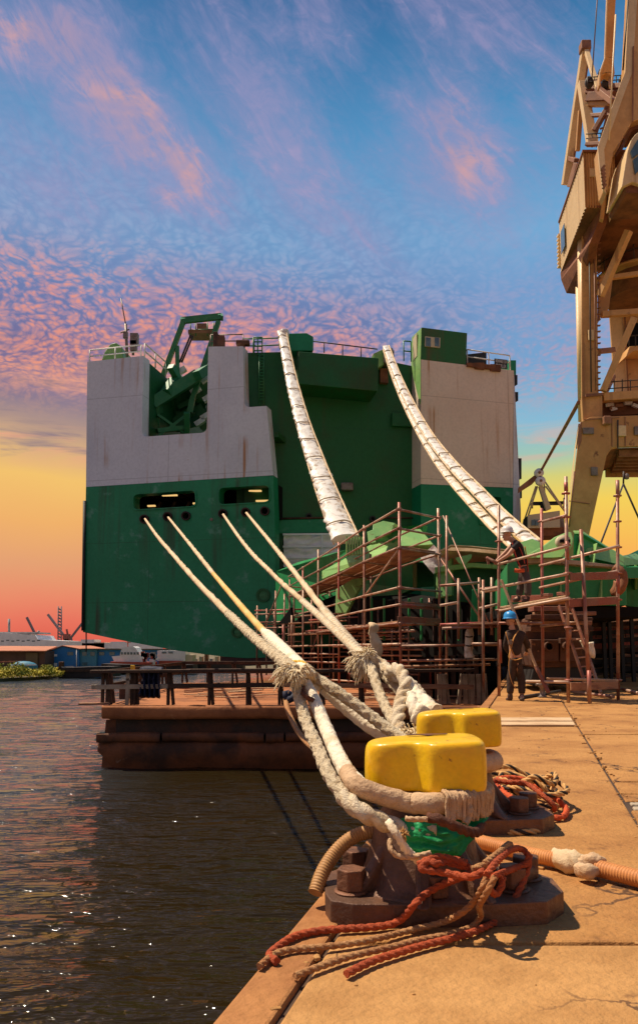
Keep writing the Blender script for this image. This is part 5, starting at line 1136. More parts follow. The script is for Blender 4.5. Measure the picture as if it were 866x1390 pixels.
# line 2: amber sleeve, then white canvas sleeve, with a canvas covered eye
p2 = [(228.5,702),(255,735),(290,779),(330,826),(360,859),(388,886),(414,911)]
P2_ = along(p2, 55.6, 3.9)
l2 = thing('mooring_line', 'mooring line with amber middle and white canvas sleeve looped high round the nearest bollard', 'mooring line', B1+V((0,0,.4)), 'mooring lines from the ship to the bollards')
mb = MB(); mb.rope(P2_[:3], [0.0800,0.0418,0.0289], 'twist', seg=8, step=.22, pitch=.5); mb.build('far_length', m['rope_far'], l2)
mb = MB(); mb.rope(P2_[2:5], [0.0289,0.0281,0.0266], 'wrap', seg=12, step=.05); mb.build('amber_sleeve', m['sleeve_amber'], l2)
mb = MB(); q0 = P2_[4]; mb.rope([P2_[4].lerp(P2_[3],.12), P2_[4], P2_[4].lerp(P2_[5],.25), P2_[5], P2_[6], nb(426,922,3.85), nb(440,935,3.8)], [0.0228,0.0274,0.0426,0.0410,0.0365,0.0342,0.0304], 'wrap', seg=24, step=.012); mb.build('white_sleeve', m['sleeve'], l2)
mb = MB()
for k in range(7): mb.rope([nb(404+k*4,902+k*3.5,4.0)+V((-.07,-.02,.01)), nb(408+k*4,899+k*3.5,3.85), nb(415+k*3.6,903+k*3.4,3.8), nb(417+k*3.4,911+k*3,3.82)], .012, 'twist', seg=8, step=.008)
mb.build('yellow_lashing', m['yellow_twine'], l2)
le2 = [nb(409,919,3.7), nb(424,945,3.52), nb(441,985,3.28), nb(456,1020,3.05), nb(471,1048,2.9), nb(490,1069,2.76)]
mb = MB(); mb.rope(le2, [0.0304,0.0319,0.0327,0.0342,0.0365,0.0380], 'wrap', seg=28, step=.010, seed=2); mb.build('eye_sleeve', m['sleeve'], l2)
R2 = ring_pts(B1, .225, .432, -122, -6, 12, .0)
mb = MB(); mb.rope([le2[-2], le2[-1]]+R2[1:7], [0.0365,0.0388,0.0403,0.0418,0.0426,0.0426,0.0426,0.0426], 'wrap', seg=28, step=.009, seed=5); mb.build('bight_sleeve', m['sleeve_brown'], l2)
mb = MB(); rg = random.Random(6)
for k in range(46):
    a = -78+78*k/45; r_ = .272+rg.uniform(-.004,.004); x = B1.x+r_*math.cos(R(a)); y = B1.y+.02+r_*math.sin(R(a)); z1_ = .476+rg.uniform(-.006,.004); z0_ = .376+rg.uniform(-.014,.01)
    mb.rope([(B1.x+(r_-.05)*math.cos(R(a)), B1.y+.02+(r_-.05)*math.sin(R(a)), z1_), (x,y,z1_-.01), (x+rg.uniform(-.006,.006),y,(z0_+z1_)/2), (x*.995+.005*B1.x,y,z0_)], .0085, 'twist', seg=6, step=.012)
mb.build('bight_whipping', m['sleeve_brown'], l2)
mb = MB(); mb.rope(ring_pts(B1,.225,.432,-10,60,8,.01), .056, 'wrap', seg=20, step=.02); mb.build('bight_sleeve', m['sleeve_brown'], l2)
li2 = [nb(440,935,3.8), nb(468,960,3.74), nb(498,984,3.66), nb(525,1001,3.58), nb(556,1022,3.45), nb(590,1050,3.3)]
mb = MB(); mb.rope(li2, [0.0319,0.0327,0.0334,0.0342,0.0350,0.0350], 'wrap', seg=24, step=.012, seed=8); mb.build('eye_sleeve', m['sleeve'], l2)
# lines 3 and 4 to the second bollard
def line34(px, Yf, lab, Yn, rad):
    P = along(px, Yf, Yn); l = thing('mooring_line', lab, 'mooring line', P[-1], 'mooring lines from the ship to the bollards')
    mb = MB(); mb.rope(P[:4], rad[:4], 'twist', seg=8, step=.2, pitch=.5); mb.build('far_length', m['rope_far'], l)
    mb = MB(); mb.rope(P[3:], rad[3:], 'twist', seg=18, step=.02, pitch=.3); mb.build('near_length', m['rope'], l); return l, P
l3, P3 = line34([(303,698),(329,735),(369,778),(410,815),(450,851),(486,884),(500,896)], 54.8, 'lower plain mooring line from the middle fairleads to the frayed knot', 6.2, [.09,.06,.045,.040,.041,.044,.044])
l4, P4 = line34([(334.5,696),(364,732),(399,776),(438,826),(470,866),(492,892),(505,903)], 54.3, 'upper plain mooring line from the rightmost used fairlead to the frayed knot', 6.1, [.09,.06,.048,.046,.052,.053,.05])
k4 = at(499,893,6.0)
mb = MB(); mb.tuft(k4+V((-.02,-.06,.0)), 330, .13, .0055, (-.7,-.35,-.5), .8, .8, 4); mb.tuft(k4+V((.0,-.05,.03)), 130, .08, .0055, (-.1,-.5,.4), .8, .6, 5); mb.build('frayed_knot', m['tuft'], l4)
def leg(l, px, rad, kind, mt, name, seed=0, step=.011, pitch=.12):
    mb = MB(); mb.rope([at(*p) for p in px], rad, kind, seg=20, step=step, pitch=pitch, seed=seed); return mb.build(name, m[mt], l)
leg(l3, [(500,895,6.0),(507,918,5.75),(518,948,5.5),(532,976,5.25),(546,1003,5.0),(560,1024,4.8)], .036, 'fuzz', 'rope_fuzz', 'eye_leg', 3)
leg(l4, [(507,902,6.0),(525,918,5.85),(542,936,5.7),(560,955,5.5),(580,972,5.3),(600,985,5.1),(622,996,4.95)], .044, 'fuzz', 'rope_fuzz', 'eye_leg', 5)
leg(l4, [(504,893,5.95),(520,903,5.9),(534,918,5.7),(548,922,5.6),(560,931,5.5),(572,945,5.35),(588,962,5.2)], .04, 'fuzz', 'rope', 'wrapped_leg', 7)
leg(l4, [(528,912,5.7),(538,908,5.6),(546,916,5.5),(551,930,5.4),(546,945,5.35),(542,962,5.25),(540,980,5.15),(541,998,5.05)], .046, 'twist', 'rope', 'hanging_strop', 2, .009, .26)
leg(l3, [(551,925,5.5),(560,938,5.4),(568,948,5.3),(580,957,5.2),(592,966,5.1)], .055, 'crinkle', 'sleeve', 'canvas_scrap', 4)
leg(l3, [(560,945,5.3),(562,960,5.2),(568,975,5.15),(570,968,5.1),(575,958,5.1)], .05, 'crinkle', 'sleeve', 'canvas_scrap', 14)
mb = MB(); mb.tuft(at(566,1000,4.85), 220, .10, .005, (.1,-.5,.2), .9, .7, 6); mb.tuft(at(552,996,4.9), 150, .09, .005, (-.4,-.5,-.1), .9, .7, 7); mb.build('frayed_end', m['tuft'], l3)
mb = MB(); mb.rope(ring_pts(B2, .215, .37, -200, 20, 16), .055, 'wrap', seg=20, step=.02); mb.build('bight_sleeve', m['sleeve_brown'], l4)
hc = thing('hanging_cloth', 'pale twisted cloth hanging from the scaffold ledger above the frayed knot', 'cloth', at(507,850,21), None)
mb = MB(); mb.rope([at(502,846,21), at(508,851,20.9), at(506,860,20.9), at(510,872,20.9), at(513,884,20.95), at(511,897,21)], [.07,.17,.15,.19,.17,.05], 'crinkle', seg=18, step=.04, flat=(.6,1.0)); mb.build('cloth_fold', m['rope_far'], hc)
# slack tan line from the pontoon edge to the eye
sk = thing('slack_rope', 'thin slack tan rope hanging from the pontoon edge under the mooring lines', 'rope', at(395,952,8))
mb = MB(); mb.rope([at(388,948,8), at(390,962,7.6), at(400,985,6.8), at(412,1003,6), at(425,1016,5), at(436,1028,4)], [0.0266,0.0258,0.0228,0.0205,0.0167,0.0137], 'twist', seg=12, step=.02); mb.build('rope_length', m['tan_rope'], sk)
mb = MB(); mb.rope([at(404,950,8), at(394,944,7.95), at(388,942,7.9), at(390,950,7.9), at(396,948,7.85), at(402,943,7.9)], .04, 'crinkle', seg=8, step=.03); mb.build('knot', m['navy_cloth'], sk)
# ------------------------------------------------------------------ tarpaulin and lashings round the near bollard
t = thing('green_tarpaulin', 'bright green crumpled tarpaulin wrapped round the nearest bollard below the ropes', 'tarpaulin', B1+V((0,0,.3)))
vs = []; na, nz = 60, 22
for j in range(nz+1):
    for i in range(na+1):
        a = -119+86*i/na; s_ = i/na; top = .374+.012*noise.noise(V((s_*4,1,0))); bot = .285-.045*math.exp(-((s_-.45)/.25)**2)+.075*max(0,s_-.65)/.35-.02*(s_<.25)+.015*noise.noise(V((s_*9,5,0)))
        if s_ < .06: bot += .03
        z = bot+(top-bot)*j/nz; k = noise.noise(V((s_*7, j*.28, 1)))*.022+noise.noise(V((s_*16, j*.6, 4)))*.009
        r_ = .252+.022*math.sin(math.pi*j/nz)+.03*(1-j/nz)*math.exp(-((s_-.42)/.3)**2)+k
        vs.append((B1.x+r_*math.cos(R(a)), B1.y+.02+r_*math.sin(R(a)), z))
mb = MB(); mb.add(vs, [(j*(na+1)+i, j*(na+1)+i+1, (j+1)*(na+1)+i+1, (j+1)*(na+1)+i) for j in range(nz) for i in range(na)], True)
sh = mb.build('sheet', m['green_sheet'], t); sm_ = sh.modifiers.new('solid','SOLIDIFY'); sm_.thickness = .004
mb = MB(); mb.fibres(nb(548,1132,2.62), 60, .03, .002, axis=(-.3,-1,.2)); mb.build('frayed_edge', m['straw_rope'], t)
def lash(name, lab, cat, px, r_, kind, mt, grp=None, step=None, lobes=3, pitch=None, seg=14, split=None):
    P = [nb(*p) if len(p) == 3 else V(p[:3]) for p in px]
    mb = MB(); mb.rope(P, r_, kind, seg=seg, step=step or r_*.3, lobes=lobes, pitch=pitch); o = mb.build(name, m[mt], loc=P[0]); return tag(o, lab, cat, grp)
lash('canvas_strap', 'flat cream strap hanging down over the green tarpaulin from the braided eye', 'strap', [(528,1116,2.66),(534,1126,2.62),(542,1138,2.61),(550,1152,2.62),(560,1162,2.64),(572,1172,2.66)], .016, 'twist', 'sleeve', 'straps round the nearest bollard', lobes=4)
lash('canvas_strap', 'loose loop of cream cord sagging beneath the green tarpaulin', 'strap', [(529,1140,2.66),(530,1152,2.63),(540,1162,2.62),(558,1163,2.62),(575,1160,2.62),(584,1158,2.63)], .010, 'twist', 'sleeve_brown', 'straps round the nearest bollard')
lash('canvas_strap', 'short pale webbing end sticking out above the green tarpaulin', 'strap', [(551,1111,2.60),(560,1112,2.585),(570,1112,2.58),(580,1112,2.58)], .010, 'twist', 'sleeve_brown', 'straps round the nearest bollard')
lash('brown_lashing', 'dark brown rope lashed round the bollard just above the green tarpaulin', 'rope', [(582,1110,2.60),(592,1111,2.57),(604,1116,2.57),(618,1122,2.58),(632,1128,2.62),(645,1130,2.68),(652,1124,2.76),(651,1108,2.82),(644,1090,2.88),(638,1080,2.92)], .019, 'twist', 'brown_rope')
lash('grey_cord', 'frayed grey cord dangling beside the right end of the brown whipping', 'cord', [(633,1085,2.74),(637,1098,2.72),(636,1110,2.72),(631,1118,2.71)], .014, 'crinkle', 'sleeve_brown')
# ------------------------------------------------------------------ orange ropes at the foot of the near bollard
def gpt(x, y, z): return gnd(x, y, z)
def grope(name, lab, px, r_, mt, kind='twist', pitch=None, grp='orange ropes heaped by the nearest bollard', mats=None):
    P = [gpt(*p) for p in px]
    mb = MB(); mb.rope(P, r_, kind, seg=18, step=r_*.28, pitch=pitch or r_*8); return tag(mb.build(name, m[mt], loc=P[0]), lab, 'rope', grp)
grope('orange_rope', 'orange twisted rope curving along the front of the bollard foot to the quay edge', [(655,1180,.24),(640,1186,.23),(622,1192,.20),(602,1200,.155),(580,1212,.13),(562,1228,.115),(548,1245,.05),(530,1255,.024),(500,1259,.022),(465,1261,.022),(430,1264,.022),(398,1272,.022),(374,1288,.022),(366,1297,.022),(376,1305,.022)], .0132, 'orange_rope')
grope('orange_rope', 'tan strand running under the twisted orange rope towards the quay edge', [(662,1185,.25),(654,1205,.21),(642,1225,.14),(625,1240,.10),(600,1252,.04),(560,1262,.022),(520,1272,.022),(475,1281,.022),(430,1286,.022),(395,1289,.022),(372,1296,.022),(352,1312,.022)], .0112, 'tan_rope')
grope('orange_rope', 'pale tan strand sweeping down from the bolts and out of the lower left', [(672,1190,.25),(660,1212,.20),(650,1230,.13),(652,1243,.06),(640,1258,.022),(610,1268,.022),(570,1276,.022),(530,1286,.022),(480,1297,.022),(440,1310,.022),(400,1325,.022)], .0112, 'tan_rope')
grope('orange_rope', 'dark orange strand lying nearest the camera along the quay joint', [(718,1160,.22),(716,1178,.17),(708,1200,.12),(696,1224,.07),(676,1248,.022),(650,1262,.022),(620,1272,.022),(580,1282,.022),(545,1292,.022),(505,1305,.022),(470,1322,.022)], .0125, 'orange_rope')
grope('orange_rope', 'loop of orange rope arched over the right side of the bollard foot', [(660,1188,.25),(672,1172,.265),(690,1155,.26),(705,1152,.24),(716,1160,.22),(714,1172,.19),(700,1178,.18),(684,1184,.20),(668,1192,.21),(664,1206,.19),(672,1214,.15),(680,1204,.17),(682,1190,.2)], .0125, 'orange_rope')
grope('orange_rope', 'thick knotted hank of red orange rope tied at the stem under the tarpaulin', [(568,1174,.25),(580,1168,.27),(592,1172,.265),(606,1170,.26),(622,1174,.25),(640,1178,.245),(655,1182,.245),(640,1190,.235),(620,1188,.23),(600,1184,.235),(585,1182,.24),(572,1178,.25),(590,1164,.28),(612,1166,.27),(634,1172,.26)], .0132, 'orange_rope')
grope('orange_rope', 'brown orange strand stretched from the knotted hank over the hex bolts', [(640,1180,.25),(662,1172,.265),(680,1162,.26),(692,1150,.26),(690,1146,.27),(676,1158,.275),(658,1172,.27)], .012, 'tan_rope')
rust_cyl = MB(); c0 = V((B1.x+.10,B1.y-.02,.15)); rust_cyl.tube(V((.74,3.12,.12)), V((.86,3.26,.12)), .038, 16); rust_cyl.tube(V((.725,3.10,.12)), V((.745,3.125,.12)), .05, 16); tag(rust_cyl.build('rusty_shackle_pin', m['bollard'], bevel=.01, loc=(.78,3.2,.12)), 'rusty round pin lying on the right of the nearest bollard foot', 'pin')
# ------------------------------------------------------------------ coil at the second bollard
def twostrand(lab, P, r_, grp='ropes coiled at the second bollard'):
    t = thing('coiled_rope', lab, 'rope', P[0], grp)
    for ph, mt in ((0,'straw_rope'),(math.pi*.66,'black_rope'),(math.pi*1.33,'straw_rope')):
        mb = MB(); mb.rope(P, r_*.56, 'smooth', seg=8, step=r_*.5, pitch=r_*8, helix=(r_*.5, ph)); mb.build('strand', m[mt], t)
    return t
rgc = random.Random(2); cc = gnd(706,1092); CP = []
for k in range(66):
    a_ = 2*math.pi*k/12; f_ = k/66; rr = 1+.10*rgc.gauss(0,1)
    CP.append(cc+V((.03+.24*rr*(.72+.28*math.sin(f_*9))*math.cos(a_), .36*rr*(.8+.2*math.cos(f_*6))*math.sin(a_), .03+.10*f_+.03*abs(rgc.gauss(0,1))+.06*max(0,math.cos(a_*.5+1)))))
twostrand('black and straw twisted rope heaped in loose loops beside the second bollard', CP, .017)
def grope2(lab, px, r_, mt): 
    P = [gnd(*p) for p in px]; mb = MB(); mb.rope(P, r_, 'twist', seg=14, step=r_*.3, pitch=r_*8); return tag(mb.build('coiled_rope', m[mt], loc=P[0]), lab, 'rope', 'ropes coiled at the second bollard')
grope2('bright orange red rope looping round the outside of the straw rope heap', [(652,1104,.09),(668,1098,.10),(684,1090,.12),(694,1084,.13),(684,1076,.14),(672,1066,.16),(676,1058,.17),(694,1056,.17),(716,1060,.15),(738,1072,.12),(756,1086,.08),(768,1098,.04),(764,1108,.03),(746,1110,.03),(728,1104,.05),(708,1092,.08),(690,1080,.12),(676,1068,.15)], .018, 'bright_orange')
grope2('thin orange rope arched over the top of the straw rope heap', [(655,1066,.20),(672,1060,.2),(694,1062,.2),(714,1064,.19),(734,1078,.15),(750,1092,.1),(752,1100,.06)], .016, 'orange_rope')
twostrand('straw and black rope tail trailing in front of the heap', [gnd(*p) for p in [(640,1112,.03),(655,1122,.018),(680,1128,.018),(710,1130,.018),(736,1126,.018),(744,1118,.02),(728,1112,.03),(700,1108,.05)]], .017)
# ------------------------------------------------------------------ hoses
hs1 = thing('corrugated_hose', 'orange corrugated hose patched with grey cloth lying across the quay to the right', 'hose', gnd(770,1172))
HP = [gnd(*p) for p in ((560,1128,.05),(600,1132,.05),(640,1140,.05),(680,1150,.05),(720,1160,.05),(760,1168,.05),(800,1176,.05),(840,1186,.05),(900,1201,.05),(960,1215,.05))]
mb = MB(); mb.rope(HP[:6], .036, 'rib', seg=20, step=.0028, pitch=.012); mb.build('hose_length', m['hose'], hs1)
mb = MB(); mb.rope(HP[5:], .038, 'rib', seg=20, step=.0035, pitch=.014); mb.build('hose_length', m['hose'], hs1)
mb = MB(); mb.rope([gnd(752,1163,.05), gnd(766,1169,.052), gnd(782,1172,.052), gnd(795,1174,.05)], [.040,.056,.058,.045], 'crinkle', seg=26, step=.006); w1 = mb.build('cloth_patch', m['rope_far'], hs1)
mb = MB(); mb.rope([gnd(790,1174,.055), gnd(800,1169,.075), gnd(812,1168,.08), gnd(822,1170,.075)], [.03,.036,.03,.012], 'crinkle', seg=18, step=.006); mb.rope([gnd(785,1180,.05), gnd(797,1183,.055), gnd(810,1181,.05)], [.03,.04,.015], 'crinkle', seg=18, step=.006); mb.build('cloth_knot', m['sleeve_brown'], hs1)
hs2 = thing('corrugated_hose', 'tan ribbed hose looping over the quay edge behind the nearest bollard', 'hose', gnd(440,1190))
mb = MB(); mb.rope([at(428,1212,3.15), at(437,1186,3.2), at(450,1164,3.25), at(466,1146,3.28), at(486,1133,3.3), at(510,1128,3.3)], .030, 'rib', seg=20, step=.0028, pitch=.012); mb.build('hose_length', m['hose_tan'], hs2)
# ------------------------------------------------------------------ pontoon
DZ = -.56; YF, YB = 21.5, 36.5
pn = thing('work_pontoon', 'rusty flat pontoon with a dark stepped side moored between the ship and the quay', 'pontoon', (-6.2,21.5,WZ))
XL = at(131,958,YF).x; XR = q(YF,0).x-.12; XR2 = q(YB,0).x-.12
def plan(ins, z): return [V((XL+ins+.25,YF+ins,z)), V((XR,YF+ins,z)), V((XR2,YB-ins,z)), V((XL-.3+ins,YB-ins,z)), V((XL+ins,YF+ins+.6,z))]
mb = MB(); mb.prism(plan(.12,DZ-.32), (0,0,.30)); mb.build('deck', m['deck_rust'], pn)
mb = MB(); mb.prism(plan(.25,DZ-.80), (0,0,.5)); mb.build('upper_side', m['pontoon_dark'], pn)
def dented(mb, x0, x1, y, z, hh, dep, n=60, seed=0):
    vs = []; pr_ = [(-.02,1),(-.75,.95),(-1,.55),(-1,-.5),(-.7,-.95),(0,-1)]
    for i in range(n+1):
        x = x0+(x1-x0)*i/n
        for k, (a, b) in enumerate(pr_):
            w_ = noise.noise(V((x*.9, k*.5, seed)))*.04+noise.noise(V((x*3.1, k, seed+4)))*.02
            vs.append((x, y+a*dep+w_, z+b*hh+w_*.6))
    p_ = len(pr_); mb.add(vs, [(i*p_+k, (i+1)*p_+k, (i+1)*p_+k+1, i*p_+k+1) for i in range(n) for k in range(p_-1)], True)
mb = MB(); dented(mb, XL+.15, XR, YF+.15, DZ-.17, .19, .16, 90, 1); mb.build('rubbing_strake', m['deck_rust'], pn)
for k, (a, b, dz) in enumerate(((0,.16,0),(.165,.42,.01),(.425,.47,-.01),(.475,.80,.015),(.805,1,0))):
    mb = MB(); x0 = XL+.02+(XR-XL)*a; x1 = XL+.02+(XR-XL)*b; dented(mb, x0, x1, YF+.2, DZ-.86+dz, .13, .2, 40, 10+k); mb.build('rubbing_strake', m['pontoon'], pn)
mb = MB(); vs = []
for i in range(81):
    x = XL+(XR-XL)*i/80
    for k, (dy, z) in enumerate(((.22,DZ-.93),(.1,DZ-1.0),(.06,DZ-1.25),(.1,DZ-1.45),(.5,DZ-2.2))):
        e = max(0, 1-i/4)*.35; w_ = noise.noise(V((x*.8, k*.7, 3)))*.06; vs.append((x+e*(.4 if k < 1 else (.0 if k < 3 else .6)), YF+dy+w_+e*.5, z))
mb.add(vs, [(i*5+k, (i+1)*5+k, (i+1)*5+k+1, i*5+k+1) for i in range(80) for k in range(4)], True); mb.build('bilge_plating', m['pontoon'], pn)
mb = MB(); mb.prism([V((XL+.05,YF+.3,DZ-2.5)), V((XL+.2,YF+.3,DZ-.4)), V((XL-.1,YB-.2,DZ-.4)), V((XL-.25,YB-.2,DZ-2.5))], (.3,0,0)); mb.build('end_side', m['pontoon'], pn)
mb = MB(); mb.prism([V((XL+.4,YF+.75,DZ-2.6)), V((XR,YF+.75,DZ-2.6)), V((XR2,YB-.3,DZ-2.6)), V((XL+.1,YB-.3,DZ-2.6))], (0,0,1.9)); mb.build('bottom', m['pontoon_dark'], pn)
# timber railings
def post_pair(x, y, parent, lean, h=.9, w_=.085, mt='dark_wood'):
    for s_ in (0, 1) if lean else (0,):
        mb = MB(); mb.beam((x+s_*lean, y+.05*s_, DZ), (x+s_*lean*.35, y+.05*s_, DZ+h), w_, .10); mb.build('post', m[mt], parent, bevel=.01, seg=1)
def rail(parent, a, b, w_=.06, h=.13, mt='dark_wood'):
    mb = MB(); mb.beam(a, b, w_, h); return mb.build('rail', m[mt], parent, bevel=.01, seg=1)
r1 = thing('timber_railing', 'dark timber railing along the front of the rusty pontoon', 'railing', (XL,YF+.45,DZ))
yr = YF+.45
def xa(px): return (px-PX)/F*yr
for px, ln in ((143,.22),(182,.0),(186,.08),(231,.14),(286,.10),(337,.08),(380,.1),(435,.1),(488,.1),(545,.09)): post_pair(xa(px), yr, r1, ln)
for x0, x1, dz in ((128,262,.93),(255,400,.96),(392,560,.95),(548,642,.95)):
    mb = MB(); mb.beam((xa(x0),yr-.08,DZ+dz), (xa(x1),yr-.1,DZ+dz+.02), .26, .09); mb.build('top_rail', m['dark_wood'], r1, bevel=.012, seg=1)
rail(r1, (xa(129),yr-.09,DZ+.50), (xa(231),yr-.09,DZ+.52), mt='grey_wood'); rail(r1, (xa(225),yr-.07,DZ+.53), (xa(385),yr-.07,DZ+.56)); rail(r1, (xa(385),yr-.07,DZ+.56), (xa(640),yr-.05,DZ+.5), mt='plank')
mb = MB(); mb.beam((xa(177),yr-.1,DZ-.02), (xa(177.5),yr-.1,DZ+.95), .1, .05); mb.build('post', m['grey_wood'], r1)
for px, ln in ((597,.16),(603,.12),(632,-.2),(642,-.12),(650,.05),(657,.08)): post_pair(xa(px), yr+.3, r1, ln, .85, .12, 'grey_wood')
r2 = thing('timber_railing', 'dark timber railing along the left end and far edge of the pontoon', 'railing', (XL,30,DZ))
pts = [(V((XL+.0,22.6,DZ))), V((XL-.05,26.5,DZ)), V((XL-.1,31,DZ)), V((XL-.15,35.8,DZ))]
for a, b in zip(pts, pts[1:]):
    rail(r2, a+V((0,0,.9)), b+V((0,0,.9))); rail(r2, a+V((0,0,.5)), b+V((0,0,.5))); post_pair(a.x, a.y, r2, .18)
for k in range(9):
    x = XL-.15+k*1.15; post_pair(x, 35.8, r2, .22)
rail(r2, V((XL-.2,35.8,DZ+.92)), V((XL+10,35.8,DZ+.92)), .1, .14); rail(r2, V((XL-.2,35.8,DZ+.5)), V((XL+10,35.8,DZ+.5)))
# things lying about on the pontoon
rgp = random.Random(13)
for k in range(26):
    a = at(rgp.uniform(236,345), 0, 1); x = (rgp.uniform(236,360)-PX)/F*27; y = rgp.uniform(24,31); an = rgp.uniform(-.5,.5); l_ = rgp.uniform(.5,1.9)
    c = V((x*y/27, y, DZ+.04+.035*(k%5))); d_ = V((math.cos(an), math.sin(an), rgp.uniform(-.03,.08)))
    mb = MB(); mb.beam(c-d_*l_/2, c+d_*l_/2, .14, .035); tag(mb.build('loose_board', m['pale_wood' if k % 3 else 'plank'], loc=c), 'loose board in the scattered heap on the pontoon deck', 'board', 'loose boards scattered on the pontoon')
for k in range(16):
    x = (rgp.uniform(420,640)-PX)/F*25; y = rgp.uniform(22.6,26); an = rgp.uniform(-.25,.25); l_ = rgp.uniform(.8,2.4); c = V((x,y,DZ+.04+.03*(k%4))); d_ = V((math.cos(an), math.sin(an), 0))
    mb = MB(); mb.beam(c-d_*l_/2, c+d_*l_/2, .16, .04); tag(mb.build('loose_board', m['plank' if k % 3 else 'pale_wood'], loc=c), 'loose board lying behind the railing at the foot of the scaffold', 'board', 'loose boards at the foot of the scaffold')
mb = MB(); a = at(108,957,YF+.3); mb.beam(a+V((0,0,.03)), at(150,956,YF+.4)+V((0,0,.02)), .25, .05); tag(mb.build('projecting_board', m['plank'], loc=a), 'rust brown board sticking out over the water from the pontoon corner', 'board')
nv = thing('navy_tarpaulin', 'dark navy tarpaulin bundle draped over the pontoon railing', 'tarpaulin', at(205,945,22.3))
vs = []; nx, ny = 26, 18
for j in range(ny+1):
    for i in range(nx+1):
        x = 192+26*i/nx; p = at(x, 911+36*j/ny+1.5*math.sin(i*.9), 21.85); k = .16*math.sin(i*.95+math.sin(j*.3))*(.3+j/ny)+.1*noise.noise(V((i*.4,j*.3,0))); vs.append(p+V((0,k-.0,0)))
mb = MB(); mb.add(vs, [(j*(nx+1)+i, j*(nx+1)+i+1, (j+1)*(nx+1)+i+1, (j+1)*(nx+1)+i) for j in range(ny) for i in range(nx)], True); o = mb.build('draped_sheet', m['navy_cloth'], nv); o.modifiers.new('solid','SOLIDIFY').thickness = .03
mb = MB(); mb.rope([at(192,912,22), at(202,910.5,22), at(214,911.5,22), at(222,912,22)], .14, 'crinkle', seg=12, step=.08); mb.build('sheet_roll', m['navy_cloth'], nv)
mb = MB(); mb.prism([at(*p,24) for p in [(177.5,903),(182.5,903),(182.5,914),(177.5,914)]], (.0,.12,0)); tag(mb.build('yellow_board', m['plastic_yellow'], bevel=.01, loc=at(180,914,24)), 'small yellow board standing behind the pontoon railing', 'board')
for (px, lab) in ((172,'rusty steel box on the pontoon deck nearer its left end'),(186,'rusty steel box on the pontoon deck nearer the navy tarpaulin')):
    t = thing('steel_box', lab, 'box', at(px,948,24.5), 'rusty boxes on the pontoon')
    c = V(((px-PX)/F*24.5, 24.5, DZ)); mb = MB(); mb.box(c+V((0,0,.22)), (.26,.3,.44)); mb.build('box_body', m['rust_machine'], t, bevel=.02); mb = MB(); mb.box(c+V((0,0,.46)), (.3,.34,.04)); mb.build('lid', m['crane_rust'], t, bevel=.01)
# fender wall at the corner between pontoon and quay
fw = thing('fender_wall', 'dark timber fender wall in shadow where the pontoon meets the quay', 'fender', V((4.6,24.6,DZ)))
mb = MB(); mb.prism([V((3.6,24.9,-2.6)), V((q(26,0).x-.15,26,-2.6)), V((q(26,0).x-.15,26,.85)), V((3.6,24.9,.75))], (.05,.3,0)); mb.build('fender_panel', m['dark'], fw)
for k in range(7):
    x = 3.75+k*.27; mb = MB(); mb.beam((x,24.75+k*.13,-2.5), (x,24.75+k*.13,.8), .16, .16); mb.build('fender_pile', m['dark_wood'], fw, bevel=.02)
hg = thing('hanging_plastic', 'white plastic sheet tied in a bundle hanging under the narrow scaffold', 'sheet', at(638,880,21.5))
mb = MB(); mb.rope([at(637,853,21.5), at(637,862,21.5), at(636,876,21.5), at(635.5,884,21.5), at(636,893,21.5)], [.08,.13,.13,.12,.16], 'crinkle', seg=14, step=.06); mb.build('sheet_fold', m['wrap_white'], hg)
for y in (864,876): mb = MB(); mb.rope([at(632,y,21.35), at(636.5,y+1,21.3), at(641,y,21.35)], .02, 'smooth', seg=6, step=.05); mb.build('tie_cord', m['cable'], hg)
# ------------------------------------------------------------------ quay clutter near the workers
hp = thing('short_bollard_post', 'short dark iron post standing on the quay beside the pole foot', 'post', gnd(736,947))
mb = MB(); mb.lathe([(.09,0),(.10,.02),(.055,.05),(.05,.2),(.085,.23),(.09,.30),(.06,.34),(.03,.35)], gnd(736,947), 16); mb.build('post_body', m['steel'], hp)
mb = MB(); c = gnd(736,947)+V((0,0,.27)); mb.tube(c-V((.13,0,0)), c+V((.13,0,0)), .03, 10); mb.build('cross_bar', m['steel'], hp)
sp = thing('steel_pan', 'grey steel pan lying on the quay under the workers scaffold', 'pan', gnd(795,940))
mb = MB(); mb.lathe([(.28,0),(.34,.06),(.36,.14),(.33,.14),(.30,.05)], gnd(797,940), 20, 1.2, .7); mb.build('pan_body', m['steel'], sp)
for k, (x0,y0,x1,y1,lab) in enumerate(((705,947,760,938,'thin dark pipe lying at the foot of the workers scaffold, left one'),(776,939,832,946,'rusty pipe lying at the foot of the workers scaffold, middle one'),(822,930,866,941,'rusty pipe lying at the foot of the workers scaffold, right one'))):
    mb = MB(); mb.tube(gnd(x0,y0,.04), gnd(x1,y1,.04), .035, 8); tag(mb.build('loose_pipe', m['pole' if k else 'cable'], loc=gnd(x0,y0)), lab, 'pipe', 'loose pipes on the quay')
